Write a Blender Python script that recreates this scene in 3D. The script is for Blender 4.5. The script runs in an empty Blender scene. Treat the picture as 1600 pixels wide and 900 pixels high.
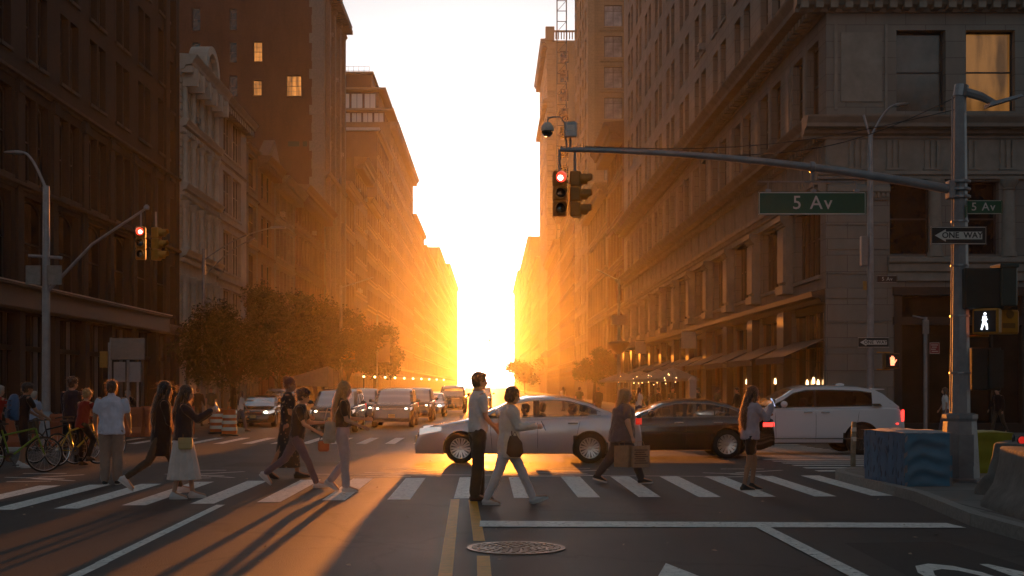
import bpy, bmesh, math, random
from mathutils import Vector, Matrix, noise, Euler
R = math.radians
sc = bpy.context.scene
# ---------------------------------------------------------------- camera
cam = bpy.data.cameras.new('camera'); cam_ob = bpy.data.objects.new('camera', cam); sc.collection.objects.link(cam_ob)
cam_ob.location = (0, 0, 1.65); cam_ob.rotation_euler = (R(90), 0, 0)
cam.sensor_width = 36; cam.lens = 1950 / 1600 * 36; cam.shift_x = .02; cam.shift_y = 153 / 1600
cam.clip_start = .1; cam.clip_end = 9000
sc.camera = cam_ob
# ---------------------------------------------------------------- sky, sun, exposure
SUN_EL, SUN_AZ = 1.9, -0.35
SKY_TINT = (.86, .96, 1.05)
world = bpy.data.worlds.new('World'); sc.world = world; world.use_nodes = True
nt = world.node_tree; nt.nodes.clear()
n_out = nt.nodes.new('ShaderNodeOutputWorld'); n_bg = nt.nodes.new('ShaderNodeBackground'); n_sky = nt.nodes.new('ShaderNodeTexSky')
n_sky.sky_type = 'NISHITA'; n_sky.sun_disc = False; n_sky.sun_elevation = R(SUN_EL); n_sky.sun_rotation = R(SUN_AZ)
n_sky.air_density = 1.0; n_sky.dust_density = .8; n_sky.ozone_density = 1.0
n_hs = nt.nodes.new('ShaderNodeHueSaturation'); n_hs.inputs["Saturation"].default_value = .22
nt.links.new(n_sky.outputs[0], n_hs.inputs['Color']); n_tint = nt.nodes.new('ShaderNodeVectorMath'); n_tint.operation = 'MULTIPLY'; n_tint.inputs[1].default_value = SKY_TINT; nt.links.new(n_hs.outputs[0], n_tint.inputs[0]); nt.links.new(n_tint.outputs[0], n_bg.inputs[0]); nt.links.new(n_bg.outputs[0], n_out.inputs[0])
n_bg.inputs[1].default_value = .135
sun_l = bpy.data.lights.new('sun', 'SUN'); sun_ob = bpy.data.objects.new('sun', sun_l); sc.collection.objects.link(sun_ob)
sun_l.energy = 3.6; sun_l.angle = R(.6); sun_l.color = (1, .285, .03)
sun_dir = Vector((math.sin(R(SUN_AZ)) * math.cos(R(SUN_EL)), math.cos(R(SUN_AZ)) * math.cos(R(SUN_EL)), math.sin(R(SUN_EL))))
sun_ob.rotation_euler = sun_dir.to_track_quat('Z', 'Y').to_euler()
sc.view_settings.view_transform = 'Standard'; sc.view_settings.look = 'None'; sc.view_settings.gamma = 1
sc.view_settings.use_curve_mapping = False
sc.view_settings.exposure = .95
sc.cycles.max_bounces = 8; sc.cycles.volume_bounces = 0; sc.cycles.transparent_max_bounces = 12
sc.cycles.sample_clamp_indirect = 6; sc.cycles.caustics_reflective = False; sc.cycles.caustics_refractive = False
sc.cycles.use_denoising = True
random.seed(7)
rnd = random.Random(11)
HAZE_DENSITY, HAZE_ANISO = .00012, .88
# ---------------------------------------------------------------- geometry of the place
F = 1950.0; HC = 1.65; CX = 768.0; CY = 603.0
def zg(y):                      # road crown: Fifth falls a little towards its far side
    if y <= 24: return 0.0
    if y >= 40: return -.25
    t = (y - 24) / 16
    return -.25 * t * t * (3 - 2 * t)
def G(px, py):                  # survey: photo pixel -> point on the road
    y = F * HC / (py - CY)
    for _ in range(30): y = F * (HC - zg(y)) / (py - CY)
    return ((px - CX) * y / F, y)
def AT(px, py, y):              # point at known depth
    return Vector(((px - CX) * y / F, y, HC - (py - CY) * y / F))
XR, XL = 12.6, -18.6            # building lines of the side street
# ---------------------------------------------------------------- materials
MATS = {}
def mat(name, col=(.5, .5, .5), rough=.7, metal=0., var=.12, scale=6., bump=0., bscale=40., spec=.5, coat=0., emit=None, estr=0., alpha=None):
    if name in MATS: return MATS[name]
    m = bpy.data.materials.new(name); m.use_nodes = True; MATS[name] = m
    t = m.node_tree; b = t.nodes['Principled BSDF']
    b.inputs['Base Color'].default_value = (*col, 1); b.inputs['Roughness'].default_value = rough; b.inputs['Metallic'].default_value = metal
    b.inputs['Specular IOR Level'].default_value = spec; b.inputs['Coat Weight'].default_value = coat; b.inputs['Coat Roughness'].default_value = .05
    if emit: b.inputs['Emission Color'].default_value = (*emit, 1); b.inputs['Emission Strength'].default_value = estr
    tc = t.nodes.new('ShaderNodeTexCoord')
    if var > 0:
        nz = t.nodes.new('ShaderNodeTexNoise'); nz.inputs['Scale'].default_value = scale; nz.inputs['Detail'].default_value = 6; nz.inputs['Roughness'].default_value = .65
        t.links.new(tc.outputs['Object'], nz.inputs['Vector'])
        mr = t.nodes.new('ShaderNodeMapRange'); mr.inputs['From Min'].default_value = .3; mr.inputs['From Max'].default_value = .7
        mr.inputs['To Min'].default_value = 1 - var; mr.inputs['To Max'].default_value = 1 + var
        t.links.new(nz.outputs['Fac'], mr.inputs['Value'])
        mx = t.nodes.new('ShaderNodeVectorMath'); mx.operation = 'SCALE'; mx.inputs[0].default_value = col
        t.links.new(mr.outputs[0], mx.inputs['Scale']); t.links.new(mx.outputs[0], b.inputs['Base Color'])
        m['c'] = 1
    if bump > 0:
        n2 = t.nodes.new('ShaderNodeTexNoise'); n2.inputs['Scale'].default_value = bscale; n2.inputs['Detail'].default_value = 5
        t.links.new(tc.outputs['Object'], n2.inputs['Vector'])
        bp = t.nodes.new('ShaderNodeBump'); bp.inputs['Strength'].default_value = bump; bp.inputs['Distance'].default_value = .02
        t.links.new(n2.outputs['Fac'], bp.inputs['Height']); t.links.new(bp.outputs[0], b.inputs['Normal'])
    return m
def masonry(name, col, col2, mortar, bw=.22, bh=.075, ms=.008, rough=.85, stain=.25):
    """brick / ashlar; mapped on object x+y (along the wall) and z"""
    if name in MATS: return MATS[name]
    m = bpy.data.materials.new(name); m.use_nodes = True; MATS[name] = m
    t = m.node_tree; L = t.links.new; b = t.nodes['Principled BSDF']; b.inputs['Roughness'].default_value = rough; b.inputs['Specular IOR Level'].default_value = .3
    tc = t.nodes.new('ShaderNodeTexCoord'); sp = t.nodes.new('ShaderNodeSeparateXYZ'); L(tc.outputs['Object'], sp.inputs[0])
    ad = t.nodes.new('ShaderNodeMath'); L(sp.outputs[0], ad.inputs[0]); L(sp.outputs[1], ad.inputs[1])
    cb = t.nodes.new('ShaderNodeCombineXYZ'); L(ad.outputs[0], cb.inputs[0]); L(sp.outputs[2], cb.inputs[1])
    br = t.nodes.new('ShaderNodeTexBrick'); L(cb.outputs[0], br.inputs['Vector'])
    br.inputs['Color1'].default_value = (*col, 1); br.inputs['Color2'].default_value = (*col2, 1); br.inputs['Mortar'].default_value = (*mortar, 1)
    br.inputs['Scale'].default_value = 1; br.inputs['Brick Width'].default_value = bw; br.inputs['Row Height'].default_value = bh; br.inputs['Mortar Size'].default_value = ms
    nz = t.nodes.new('ShaderNodeTexNoise'); nz.inputs['Scale'].default_value = .35; nz.inputs['Detail'].default_value = 8; nz.inputs['Roughness'].default_value = .7
    mp = t.nodes.new('ShaderNodeMapping'); mp.inputs['Scale'].default_value = (1, 1, .35); L(tc.outputs['Object'], mp.inputs[0]); L(mp.outputs[0], nz.inputs['Vector'])
    mr = t.nodes.new('ShaderNodeMapRange'); mr.inputs['From Min'].default_value = .3; mr.inputs['From Max'].default_value = .7; mr.inputs['To Min'].default_value = 1 - stain; mr.inputs['To Max'].default_value = 1 + stain * .6
    L(nz.outputs['Fac'], mr.inputs['Value'])
    mx = t.nodes.new('ShaderNodeVectorMath'); mx.operation = 'SCALE'; L(br.outputs['Color'], mx.inputs[0]); L(mr.outputs[0], mx.inputs['Scale']); L(mx.outputs[0], b.inputs['Base Color'])
    bp = t.nodes.new('ShaderNodeBump'); bp.inputs['Strength'].default_value = .4; bp.inputs['Distance'].default_value = .01; bp.invert = True
    L(br.outputs['Fac'], bp.inputs['Height']); L(bp.outputs[0], b.inputs['Normal'])
    return m
def glassy(name, col=(.02, .022, .025), rough=.04, warp=.25, emit=None, estr=0):
    """window glass seen from outside: dark room behind a slightly wavy reflecting pane"""
    if name in MATS: return MATS[name]
    m = mat(name, col, rough, var=.5, scale=.7, spec=.5, emit=emit, estr=estr)
    t = m.node_tree; b = t.nodes['Principled BSDF']
    oi = t.nodes.new('ShaderNodeObjectInfo'); tc = t.nodes.new('ShaderNodeTexCoord'); vm = t.nodes.new('ShaderNodeVectorMath')
    t.links.new(tc.outputs['Object'], vm.inputs[0]); t.links.new(oi.outputs['Location'], vm.inputs[1])
    nz = t.nodes.new('ShaderNodeTexNoise'); nz.inputs['Scale'].default_value = .9; nz.inputs['Detail'].default_value = 2; t.links.new(vm.outputs[0], nz.inputs['Vector'])
    bp = t.nodes.new('ShaderNodeBump'); bp.inputs['Strength'].default_value = warp; bp.inputs['Distance'].default_value = .05
    t.links.new(nz.outputs['Fac'], bp.inputs['Height']); t.links.new(bp.outputs[0], b.inputs['Normal'])
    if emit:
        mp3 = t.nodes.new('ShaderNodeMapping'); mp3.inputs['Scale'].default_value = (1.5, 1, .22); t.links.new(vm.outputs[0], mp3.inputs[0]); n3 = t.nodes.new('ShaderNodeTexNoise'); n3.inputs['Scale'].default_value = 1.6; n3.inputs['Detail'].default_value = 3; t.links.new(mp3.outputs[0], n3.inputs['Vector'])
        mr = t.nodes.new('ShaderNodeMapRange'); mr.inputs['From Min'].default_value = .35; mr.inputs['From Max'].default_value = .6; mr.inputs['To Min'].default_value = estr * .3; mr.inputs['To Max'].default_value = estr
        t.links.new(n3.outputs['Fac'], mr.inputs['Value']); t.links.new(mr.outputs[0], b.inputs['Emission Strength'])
    return m
def clearglass(name, tint=(.8, .8, .8), refl=.12):
    if name in MATS: return MATS[name]
    m = bpy.data.materials.new(name); m.use_nodes = True; MATS[name] = m
    t = m.node_tree; t.nodes.clear(); o = t.nodes.new('ShaderNodeOutputMaterial'); mx = t.nodes.new('ShaderNodeMixShader')
    tr = t.nodes.new('ShaderNodeBsdfTransparent'); tr.inputs[0].default_value = (*tint, 1); gl = t.nodes.new('ShaderNodeBsdfGlossy'); gl.inputs['Roughness'].default_value = .03
    fr = t.nodes.new('ShaderNodeFresnel'); fr.inputs[0].default_value = 1.45
    ad = t.nodes.new('ShaderNodeMath'); ad.inputs[1].default_value = refl; t.links.new(fr.outputs[0], ad.inputs[0])
    t.links.new(ad.outputs[0], mx.inputs[0]); t.links.new(tr.outputs[0], mx.inputs[1]); t.links.new(gl.outputs[0], mx.inputs[2]); t.links.new(mx.outputs[0], o.inputs[0])
    return m
# ---------------------------------------------------------------- mesh builder
class MB:
    def __init__(s): s.v = []; s.f = []; s.m = []; s.T = None
    def add(s, vs, fs, mi=0):
        b = len(s.v)
        if s.T is not None: vs = [s.T @ Vector(p) for p in vs]
        s.v += [tuple(p) for p in vs]; s.f += [tuple(b + i for i in f) for f in fs]; s.m += [mi] * len(fs); return s
    def box(s, a, b, mi=0):
        x0, y0, z0 = [min(p, q) for p, q in zip(a, b)]; x1, y1, z1 = [max(p, q) for p, q in zip(a, b)]
        return s.add([(x0, y0, z0), (x1, y0, z0), (x1, y1, z0), (x0, y1, z0), (x0, y0, z1), (x1, y0, z1), (x1, y1, z1), (x0, y1, z1)],
              [(0, 3, 2, 1), (4, 5, 6, 7), (0, 1, 5, 4), (1, 2, 6, 5), (2, 3, 7, 6), (3, 0, 4, 7)], mi)
    def bbox(s, a, b, bv=.02, mi=0):      # box with chamfered vertical + top edges
        x0, y0, z0 = [min(p, q) for p, q in zip(a, b)]; x1, y1, z1 = [max(p, q) for p, q in zip(a, b)]
        def ring(d, z): return [(x0 + d, y0 + bv, z), (x0 + bv, y0 + d, z), (x1 - bv, y0 + d, z), (x1 - d, y0 + bv, z), (x1 - d, y1 - bv, z), (x1 - bv, y1 - d, z), (x0 + bv, y1 - d, z), (x0 + d, y1 - bv, z)]
        return s.rings([ring(bv * .6, z0), ring(0, z0 + bv), ring(0, z1 - bv), ring(bv * .6, z1)], mi)
    def rings(s, rs, mi=0, cap=True, closed=True):
        n = len(rs[0]); vs = [p for r in rs for p in r]; fs = []
        for i in range(len(rs) - 1):
            for j in range(n if closed else n - 1):
                k = (j + 1) % n; fs.append((i * n + j, i * n + k, (i + 1) * n + k, (i + 1) * n + j))
        if cap: fs.append(tuple(range(n - 1, -1, -1))); fs.append(tuple((len(rs) - 1) * n + j for j in range(n)))
        return s.add(vs, fs, mi)
    def tube(s, pts, rad, n=10, mi=0, ex=1.0):
        pts = [Vector(p) for p in pts]; rad = [rad] * len(pts) if not hasattr(rad, '__len__') else rad
        rs = []; up = None
        for i, p in enumerate(pts):
            d = (pts[min(i + 1, len(pts) - 1)] - pts[max(i - 1, 0)]).normalized()
            if up is None: up = Vector((0, 0, 1)) if abs(d.z) < .9 else Vector((1, 0, 0))
            a = d.cross(up).normalized(); b = d.cross(a).normalized()
            up = -b if up.dot(-b) > 0 else b
            rs.append([p + (a * math.cos(t) + b * math.sin(t) * ex) * rad[i] for t in [2 * math.pi * k / n for k in range(n)]])
        return s.rings(rs, mi)
    def lathe(s, prof, c=(0, 0, 0), n=16, mi=0, axis='z', loop=False):
        if loop: prof = list(prof) + [prof[0]]
        rs = []
        for r, z in prof:
            ring = []
            for k in range(n):
                t = 2 * math.pi * k / n; x, y = r * math.cos(t), r * math.sin(t)
                q = (x, y, z) if axis == 'z' else ((z, x, y) if axis == 'x' else (y, z, x))
                ring.append((c[0] + q[0], c[1] + q[1], c[2] + q[2]))
            rs.append(ring)
        return s.rings(rs, mi, cap=not loop)
    def ell(s, c, r, n=12, mi=0, rot=None):
        rs = []
        for i in range(1, n // 2 + 2):
            a = math.pi * (i - .5) / (n // 2 + 1)
            ring = []
            for k in range(n):
                t = 2 * math.pi * k / n
                p = Vector((r[0] * math.sin(a) * math.cos(t), r[1] * math.sin(a) * math.sin(t), -r[2] * math.cos(a)))
                if rot is not None: p = rot @ p
                ring.append(p + Vector(c))
            rs.append(ring)
        return s.rings(rs, mi)
    def prism(s, pts, d0, d1, axis='y', mi=0):    # 2-D outline extruded: axis y -> pts are (x,z); axis x -> (y,z); axis z -> (x,y)
        def q(p, d): return (p[0], d, p[1]) if axis == 'y' else ((d, p[0], p[1]) if axis == 'x' else (p[0], p[1], d))
        n = len(pts)
        return s.add([q(p, d0) for p in pts] + [q(p, d1) for p in pts],
              [tuple(range(n)), tuple(range(2 * n - 1, n - 1, -1))] + [(i, n + i, n + (i + 1) % n, (i + 1) % n) for i in range(n)], mi)
    def quad(s, a, b, c, d, mi=0): return s.add([a, b, c, d], [(0, 1, 2, 3)], mi)
    def mesh(s, name, mats, smooth=False):
        me = bpy.data.meshes.new(name); me.from_pydata(s.v, [], s.f)
        for m in (mats if isinstance(mats, (list, tuple)) else [mats]): me.materials.append(m)
        if any(s.m): me.polygons.foreach_set('material_index', s.m)
        bm = bmesh.new(); bm.from_mesh(me); bmesh.ops.recalc_face_normals(bm, faces=bm.faces); bm.to_mesh(me); bm.free()
        if smooth: smooth_by_angle(me, smooth)
        me.update(); return me
    def obj(s, name, mats, parent=None, loc=(0, 0, 0), rotz=0, smooth=False, label=None):
        return link(name, s.mesh(name, mats, smooth), parent, loc, rotz, label)
def smooth_by_angle(me, ang=35):
    if ang is True: ang = 35
    me.polygons.foreach_set('use_smooth', [True] * len(me.polygons))
    try: me.set_sharp_from_angle(angle=R(ang))
    except Exception: pass
def link(name, data, parent=None, loc=(0, 0, 0), rotz=0, label=None):
    o = bpy.data.objects.new(name, data); sc.collection.objects.link(o); o.location = loc; o.rotation_euler = (0, 0, rotz)
    if parent is not None: o.parent = parent
    if label: o['label'] = label
    return o
def tag(o, label, cat, group=None, kind=None):
    if label: o['label'] = label
    if cat: o['category'] = cat
    if group: o['group'] = group
    if kind: o['kind'] = kind
    return o
def thing(name, label, cat, loc=(0, 0, 0), rotz=0, group=None):
    return tag(link(name, None, None, loc, rotz), label, cat, group)
def structure(name, mb, m, smooth=False):
    o = mb.obj(name, m, smooth=smooth); o['kind'] = 'structure'; return o
def kids(o): return [c for c in bpy.data.objects if c.parent == o]
def copy_tree(o, parent=None, index=None):
    if index is None:
        index = {}
        for c in bpy.data.objects:
            if c.parent: index.setdefault(c.parent.name, []).append(c)
    c = o.copy(); sc.collection.objects.link(c)
    if parent is not None: c.parent = parent
    for ch in index.get(o.name, []): copy_tree(ch, c, index)
    return c
def copy_thing(o, label, loc, rotz=None, group=None):
    c = copy_tree(o); c.location = loc
    if rotz is not None: c.rotation_euler = (0, 0, rotz)
    c['label'] = label
    if group: c['group'] = group
    return c
def text_mesh(txt, size, extr=.004, stretch=(1, 1), space=1.0, bold=.0):
    cu = bpy.data.curves.new('lettering', 'FONT'); cu.body = txt; cu.size = size; cu.extrude = extr; cu.align_x = 'CENTER'; cu.align_y = 'CENTER'; cu.space_character = space; cu.offset = bold; cu.resolution_u = 3
    ob = bpy.data.objects.new('lettering', cu); sc.collection.objects.link(ob)
    me = bpy.data.meshes.new_from_object(ob.evaluated_get(bpy.context.evaluated_depsgraph_get())); bpy.data.objects.remove(ob); bpy.data.curves.remove(cu)
    for v in me.vertices: v.co.x *= stretch[0]; v.co.y *= stretch[1]
    return me
def text_on(name, txt, size, m, parent, loc, rot=(R(90), 0, 0), **k):
    me = text_mesh(txt, size, **k); me.materials.clear(); me.materials.append(m)
    o = link(name, me, parent, loc); o.rotation_euler = rot; return o
def lerp(a, b, t): return a + (b - a) * t
# ---------------------------------------------------------------- ground
def asphalt():
    m = mat('asphalt', (.055, .053, .052), .55, var=.0, spec=.45); t = m.node_tree; L = t.links.new; b = t.nodes['Principled BSDF']
    tc = t.nodes.new('ShaderNodeTexCoord')
    def nz(s, d=6, st=(1, 1, 1)):
        mp = t.nodes.new('ShaderNodeMapping'); mp.inputs['Scale'].default_value = st; L(tc.outputs['Object'], mp.inputs[0])
        n = t.nodes.new('ShaderNodeTexNoise'); n.inputs['Scale'].default_value = s; n.inputs['Detail'].default_value = d; n.inputs['Roughness'].default_value = .65; L(mp.outputs[0], n.inputs['Vector']); return n
    a = nz(.25, 5, (1, .35, 1)); c = nz(2.2, 6, (1.6, .25, 1)); g = nz(90, 2)
    def ramp(n, lo, hi, f0=.3, f1=.7):
        r = t.nodes.new('ShaderNodeMapRange'); r.inputs['From Min'].default_value = f0; r.inputs['From Max'].default_value = f1; r.inputs['To Min'].default_value = lo; r.inputs['To Max'].default_value = hi; L(n.outputs['Fac'], r.inputs['Value']); return r
    def mul(x, y):
        k = t.nodes.new('ShaderNodeMath'); k.operation = 'MULTIPLY'; L(x.outputs[0], k.inputs[0]); L(y.outputs[0], k.inputs[1]); return k
    f = mul(mul(ramp(a, .7, 1.3), ramp(c, .86, 1.14)), ramp(g, .45, 1.9, .36, .7))
    # tar-sealed cracks and worn seams
    vo = t.nodes.new('ShaderNodeTexVoronoi'); vo.feature = 'DISTANCE_TO_EDGE'; vo.inputs['Scale'].default_value = .22; mp = t.nodes.new('ShaderNodeMapping')
    wv = nz(.8, 4); ma = t.nodes.new('ShaderNodeVectorMath'); ma.operation = 'MULTIPLY_ADD'; ma.inputs[1].default_value = (1.6, 1.6, 0); L(wv.outputs['Color'], ma.inputs[0]); L(tc.outputs['Object'], ma.inputs[2]); L(ma.outputs[0], vo.inputs['Vector'])
    r = t.nodes.new('ShaderNodeMapRange'); r.inputs['From Min'].default_value = .0; r.inputs['From Max'].default_value = .012; r.inputs['To Min'].default_value = .5; r.inputs['To Max'].default_value = 1; L(vo.outputs['Distance'], r.inputs['Value'])
    f = mul(f, r)
    sv = t.nodes.new('ShaderNodeVectorMath'); sv.operation = 'SCALE'; sv.inputs[0].default_value = (.055, .053, .052); L(f.outputs[0], sv.inputs['Scale']); L(sv.outputs[0], b.inputs['Base Color'])
    L(ramp(a, .42, .62).outputs[0], b.inputs['Roughness'])
    bp = t.nodes.new('ShaderNodeBump'); bp.inputs['Strength'].default_value = .8; bp.inputs['Distance'].default_value = .015
    g2 = nz(60, 3); L(g2.outputs['Fac'], bp.inputs['Height']); L(bp.outputs[0], b.inputs['Normal'])
    return m
M_ASPH = asphalt()
M_PAINT = mat('road_paint', (.84, .84, .8), .55, var=.25, scale=9, bump=.2, bscale=60)
M_YEL = mat('yellow_road_paint', (.78, .34, .02), .55, var=.2, scale=9)
def worn(m, thr=.36):           # flaked paint: let the asphalt colour through in patches
    t = m.node_tree; b = t.nodes['Principled BSDF']; src = b.inputs['Base Color'].links[0].from_socket
    tc = t.nodes.new('ShaderNodeTexCoord'); n = t.nodes.new('ShaderNodeTexNoise'); n.inputs['Scale'].default_value = 14; n.inputs['Detail'].default_value = 8; n.inputs['Roughness'].default_value = .75; t.links.new(tc.outputs['Object'], n.inputs['Vector'])
    r = t.nodes.new('ShaderNodeMapRange'); r.inputs['From Min'].default_value = thr - .03; r.inputs['From Max'].default_value = thr + .03; t.links.new(n.outputs['Fac'], r.inputs['Value'])
    mx = t.nodes.new('ShaderNodeMix'); mx.data_type = 'RGBA'; mx.inputs[6].default_value = (.1, .098, .094, 1); t.links.new(r.outputs[0], mx.inputs[0]); t.links.new(src, mx.inputs[7]); t.links.new(mx.outputs[2], b.inputs['Base Color'])
worn(M_PAINT, .4); worn(M_YEL, .33)
ys = [-90, 0, 10, 20, 24] + [24 + 16 * i / 12 for i in range(1, 13)] + [60, 120, 300, 900, 1480]
b = MB()
for y0, y1 in zip(ys, ys[1:]): b.quad((-390, y0, zg(y0)), (390, y0, zg(y0)), (390, y1, zg(y1)), (-390, y1, zg(y1)))
bm_road = b; o = structure('road', b, M_ASPH)
bm = bmesh.new(); bm.from_mesh(o.data); bmesh.ops.remove_doubles(bm, verts=bm.verts, dist=.001); bm.to_mesh(o.data); bm.free()
M_WALK = masonry('pavement_flags', (.24, .23, .215), (.21, .2, .19), (.09, .085, .08), 1.5, 1.5, .02, .8, .3)
t = M_WALK.node_tree
for n in t.nodes:               # flags lie flat: map x,y
    if n.type == 'COMBXYZ':
        for l in list(t.links):
            if l.to_node == n: t.links.remove(l)
        s_ = [k for k in t.nodes if k.type == 'SEPXYZ'][0]; t.links.new(s_.outputs[0], n.inputs[0]); t.links.new(s_.outputs[1], n.inputs[1])
    if n.type == 'TEX_BRICK': n.offset = 0
M_KERB = mat('kerb_granite', (.27, .265, .25), .7, var=.2, scale=20, bump=.2)
def arc(cx, cy, r, a0, a1, n=8): return [(cx + r * math.cos(R(lerp(a0, a1, i / n))), cy + r * math.sin(R(lerp(a0, a1, i / n)))) for i in range(n + 1)]
def pavement(name, outline, z0, h=.14, kerb=.16):
    w = MB(); w.prism(outline, z0 - .3, z0 + h, 'z'); structure(name, w, M_WALK)
def kerb_line(pts, z0, h=.15):  # pts run with the road on the right-hand side
    k = MB()
    for p, q in zip(pts, pts[1:]):
        d = (Vector(q) - Vector(p)).to_3d(); n = Vector((-d.y, d.x, 0)).normalized() * .16; o_ = -n * .1
        P = Vector((*p, 0)); Q = Vector((*q, 0))
        k.add([P + o_ + Vector((0, 0, z0 - .2)), Q + o_ + Vector((0, 0, z0 - .2)), Q + n + Vector((0, 0, z0 - .2)), P + n + Vector((0, 0, z0 - .2)),
               P + o_ * .4 + Vector((0, 0, z0 + h)), Q + o_ * .4 + Vector((0, 0, z0 + h)), Q + n + Vector((0, 0, z0 + h)), P + n + Vector((0, 0, z0 + h))],
              [(0, 3, 2, 1), (4, 5, 6, 7), (0, 1, 5, 4), (1, 2, 6, 5), (2, 3, 7, 6), (3, 0, 4, 7)])
    structure('kerb', k, M_KERB)
RR, RL = 8.3, -13.4             # kerb lines of the far street
c1 = [(RR, 700), (RR, 44)] + arc(RR + 2.6, 43.9, 2.6, 180, 270) + [(70, 41.3)]
pavement('pavement_far_right', c1 + [(70, 700)], -.25); kerb_line(c1[::-1], -.25)
c2 = [(RL, 700), (RL, 44)] + arc(RL - 2.6, 43.9, 2.6, 0, -90) + [(-70, 41.3)]
pavement('pavement_far_left', c2 + [(-70, 700)], -.25); kerb_line(c2, -.25)
c3 = [(5.75, -20), (5.8, 14.7), (6.18, 17.7), (6.2, 21.4)] + arc(7.9, 21.7, 1.7, 180, 90) + [(70, 23.4)]
pavement('pavement_near_right', c3 + [(70, -20)], 0); kerb_line(c3, 0)
c4 = [(-13.4, -20), (-13.4, 20.4)] + arc(-15.4, 20.4, 2, 0, 90) + [(-70, 22.4)]
pavement('pavement_near_left', c4 + [(-70, -20)], 0); kerb_line(c4[::-1], 0)
tp = MB()
tp.add([(6.5, 21.2, .144), (7.6, 20.7, .144), (8.1, 22.6, .144), (7.2, 22.7, .144)], [(0, 1, 2, 3)])
for i in range(9):
    for j in range(10): tp.lathe([(.018, .144), (.012, .15)], (6.75 + j * .12 + i * .02, 21.25 + i * .15, 0), 6)
structure('pavement_tactile_strip', tp, mat('tactile_red', (.26, .07, .045), .8))
# painted markings, each a thin sheet 4 mm above the road
def sheet(mb, pts, dz=.004):
    n = len(pts); mb.add([(x, y, zg(y) + dz) for x, y in pts], [tuple(range(n))])
def strip(mb, a, c, w, dz=.004, n=1):
    a = Vector(a); c = Vector(c); d = (c - a).normalized(); s = Vector((-d.y, d.x)) * w / 2
    for i in range(n):
        p = a.lerp(c, i / n); q = a.lerp(c, (i + 1) / n); sheet(mb, [p - s, q - s, q + s, p + s], dz)
z = MB()
for px, py in [(-118, 799), (-18, 797), (84, 795), (190, 790), (297, 787.5), (401, 785), (503, 782), (605, 781), (709, 779), (803, 778.5), (903, 777.5), (998, 777), (1092, 777), (1178, 776.6), (1273, 776), (1362, 775)]:
    x, y = G(px, py); sheet(z, [(x, y), (x + .33, y + .01), (x + .33, y + 4.25), (x - .02, y + 4.22)])
structure('road_marking_near_crossing', z, M_PAINT)
z = MB(); x = -12.9
while x < 7.6: sheet(z, [(x, 40.9), (x + .33, 40.9), (x + .33, 45.6), (x, 45.6)]); x += .94
structure('road_marking_far_crossing', z, M_PAINT)
z = MB(); y = 24.2
while y < 40.4:
    strip(z, (6.3, y), (9.9, y), .33); strip(z, (-16.6, y), (-13.5, y), .33); y += .94
structure('road_marking_side_crossing', z, M_PAINT)
z = MB(); strip(z, (-.53, 18.15), (-.3, 5), .125, n=3); strip(z, (-.27, 18.0), (-.13, 13.25), .125, n=2); strip(z, (-.08, 12.1), (.02, 5), .125)
structure('road_marking_yellow_lines', z, M_YEL)
z = MB()
sheet(z, [(-.14, 14.56), (5.5, 14.45), (5.45, 14.95), (-.14, 15.2)], .009); strip(z, (3.15, 14.48), (3.2, 4), .17, .013)
strip(z, G(345, 789), G(158, 880), .12); strip(z, (-3.62, 11.6), (-3.55, 4), .12)
structure('road_marking_stop_line', z, M_PAINT)
z = MB()
strip(z, G(470, 741), G(1110, 744.5), .07)
for cx, s, yy in [(70, 1, 746), (320, 1, 741), (632, 1, 738.5), (888, 1, 738), (1160, 1, 739)]:
    for (xa, ya), (xb, yb) in [((-34, -6), (34, -6)), ((-62, 0), (30, 2.5)), ((-10, 0), (62, -4)), ((-20, 2), (46, 5.5)), ((-60, 7), (10, 6))]:
        strip(z, G(cx + xa, yy + ya), G(cx + xb, yy + yb), .09)
structure('road_marking_bike_dashes', z, M_PAINT)
z = MB()                         # lane arrow and ONLY, read by traffic heading into the picture
sheet(z, [(1.62, 11.6), (1.17, 9.6), (1.5, 9.75), (1.5, 7.6), (1.74, 7.6), (1.74, 9.75), (2.07, 9.6)])
structure('road_marking_arrow', z, M_PAINT)
me = text_mesh('ONLY', 1.0, 0, (.86, 3.0), 1.12, .012); me.materials.clear(); me.materials.append(M_PAINT)
o = link('road_marking_lettering', me, None, (4.93, 10.35, .005)); o['kind'] = 'structure'
pt = MB(); sheet(pt, [(-5.6, 25.6), (-3.2, 25.7), (-3.1, 27.4), (-5.5, 27.3)], .002); sheet(pt, [(3.6, 10.6), (4.9, 10.7), (4.8, 13.2), (3.7, 13.1)], .002); structure('road_patch', pt, mat('fresh_asphalt', (.035, .034, .033), .6, var=.35, scale=40, bump=.5, bscale=90))
lt = MB()
for i in range(150):             # leaves, gum and scraps lying on the road
    x = rnd.uniform(-9, 6); y = rnd.uniform(11, 40); a = rnd.random() * 3; r_ = rnd.uniform(.012, .035); c_, s_ = math.cos(a) * r_, math.sin(a) * r_
    lt.add([(x - c_, y - s_, zg(y) + .006), (x + s_ * .6, y - c_ * .6, zg(y) + .02), (x + c_, y + s_, zg(y) + .012), (x - s_ * .6, y + c_ * .6, zg(y) + .007)], [(0, 1, 2, 3)])
o = lt.obj('litter', mat('litter_scraps', (.4, .33, .25), .8, var=.5, scale=1)); o['kind'] = 'stuff'
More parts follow.
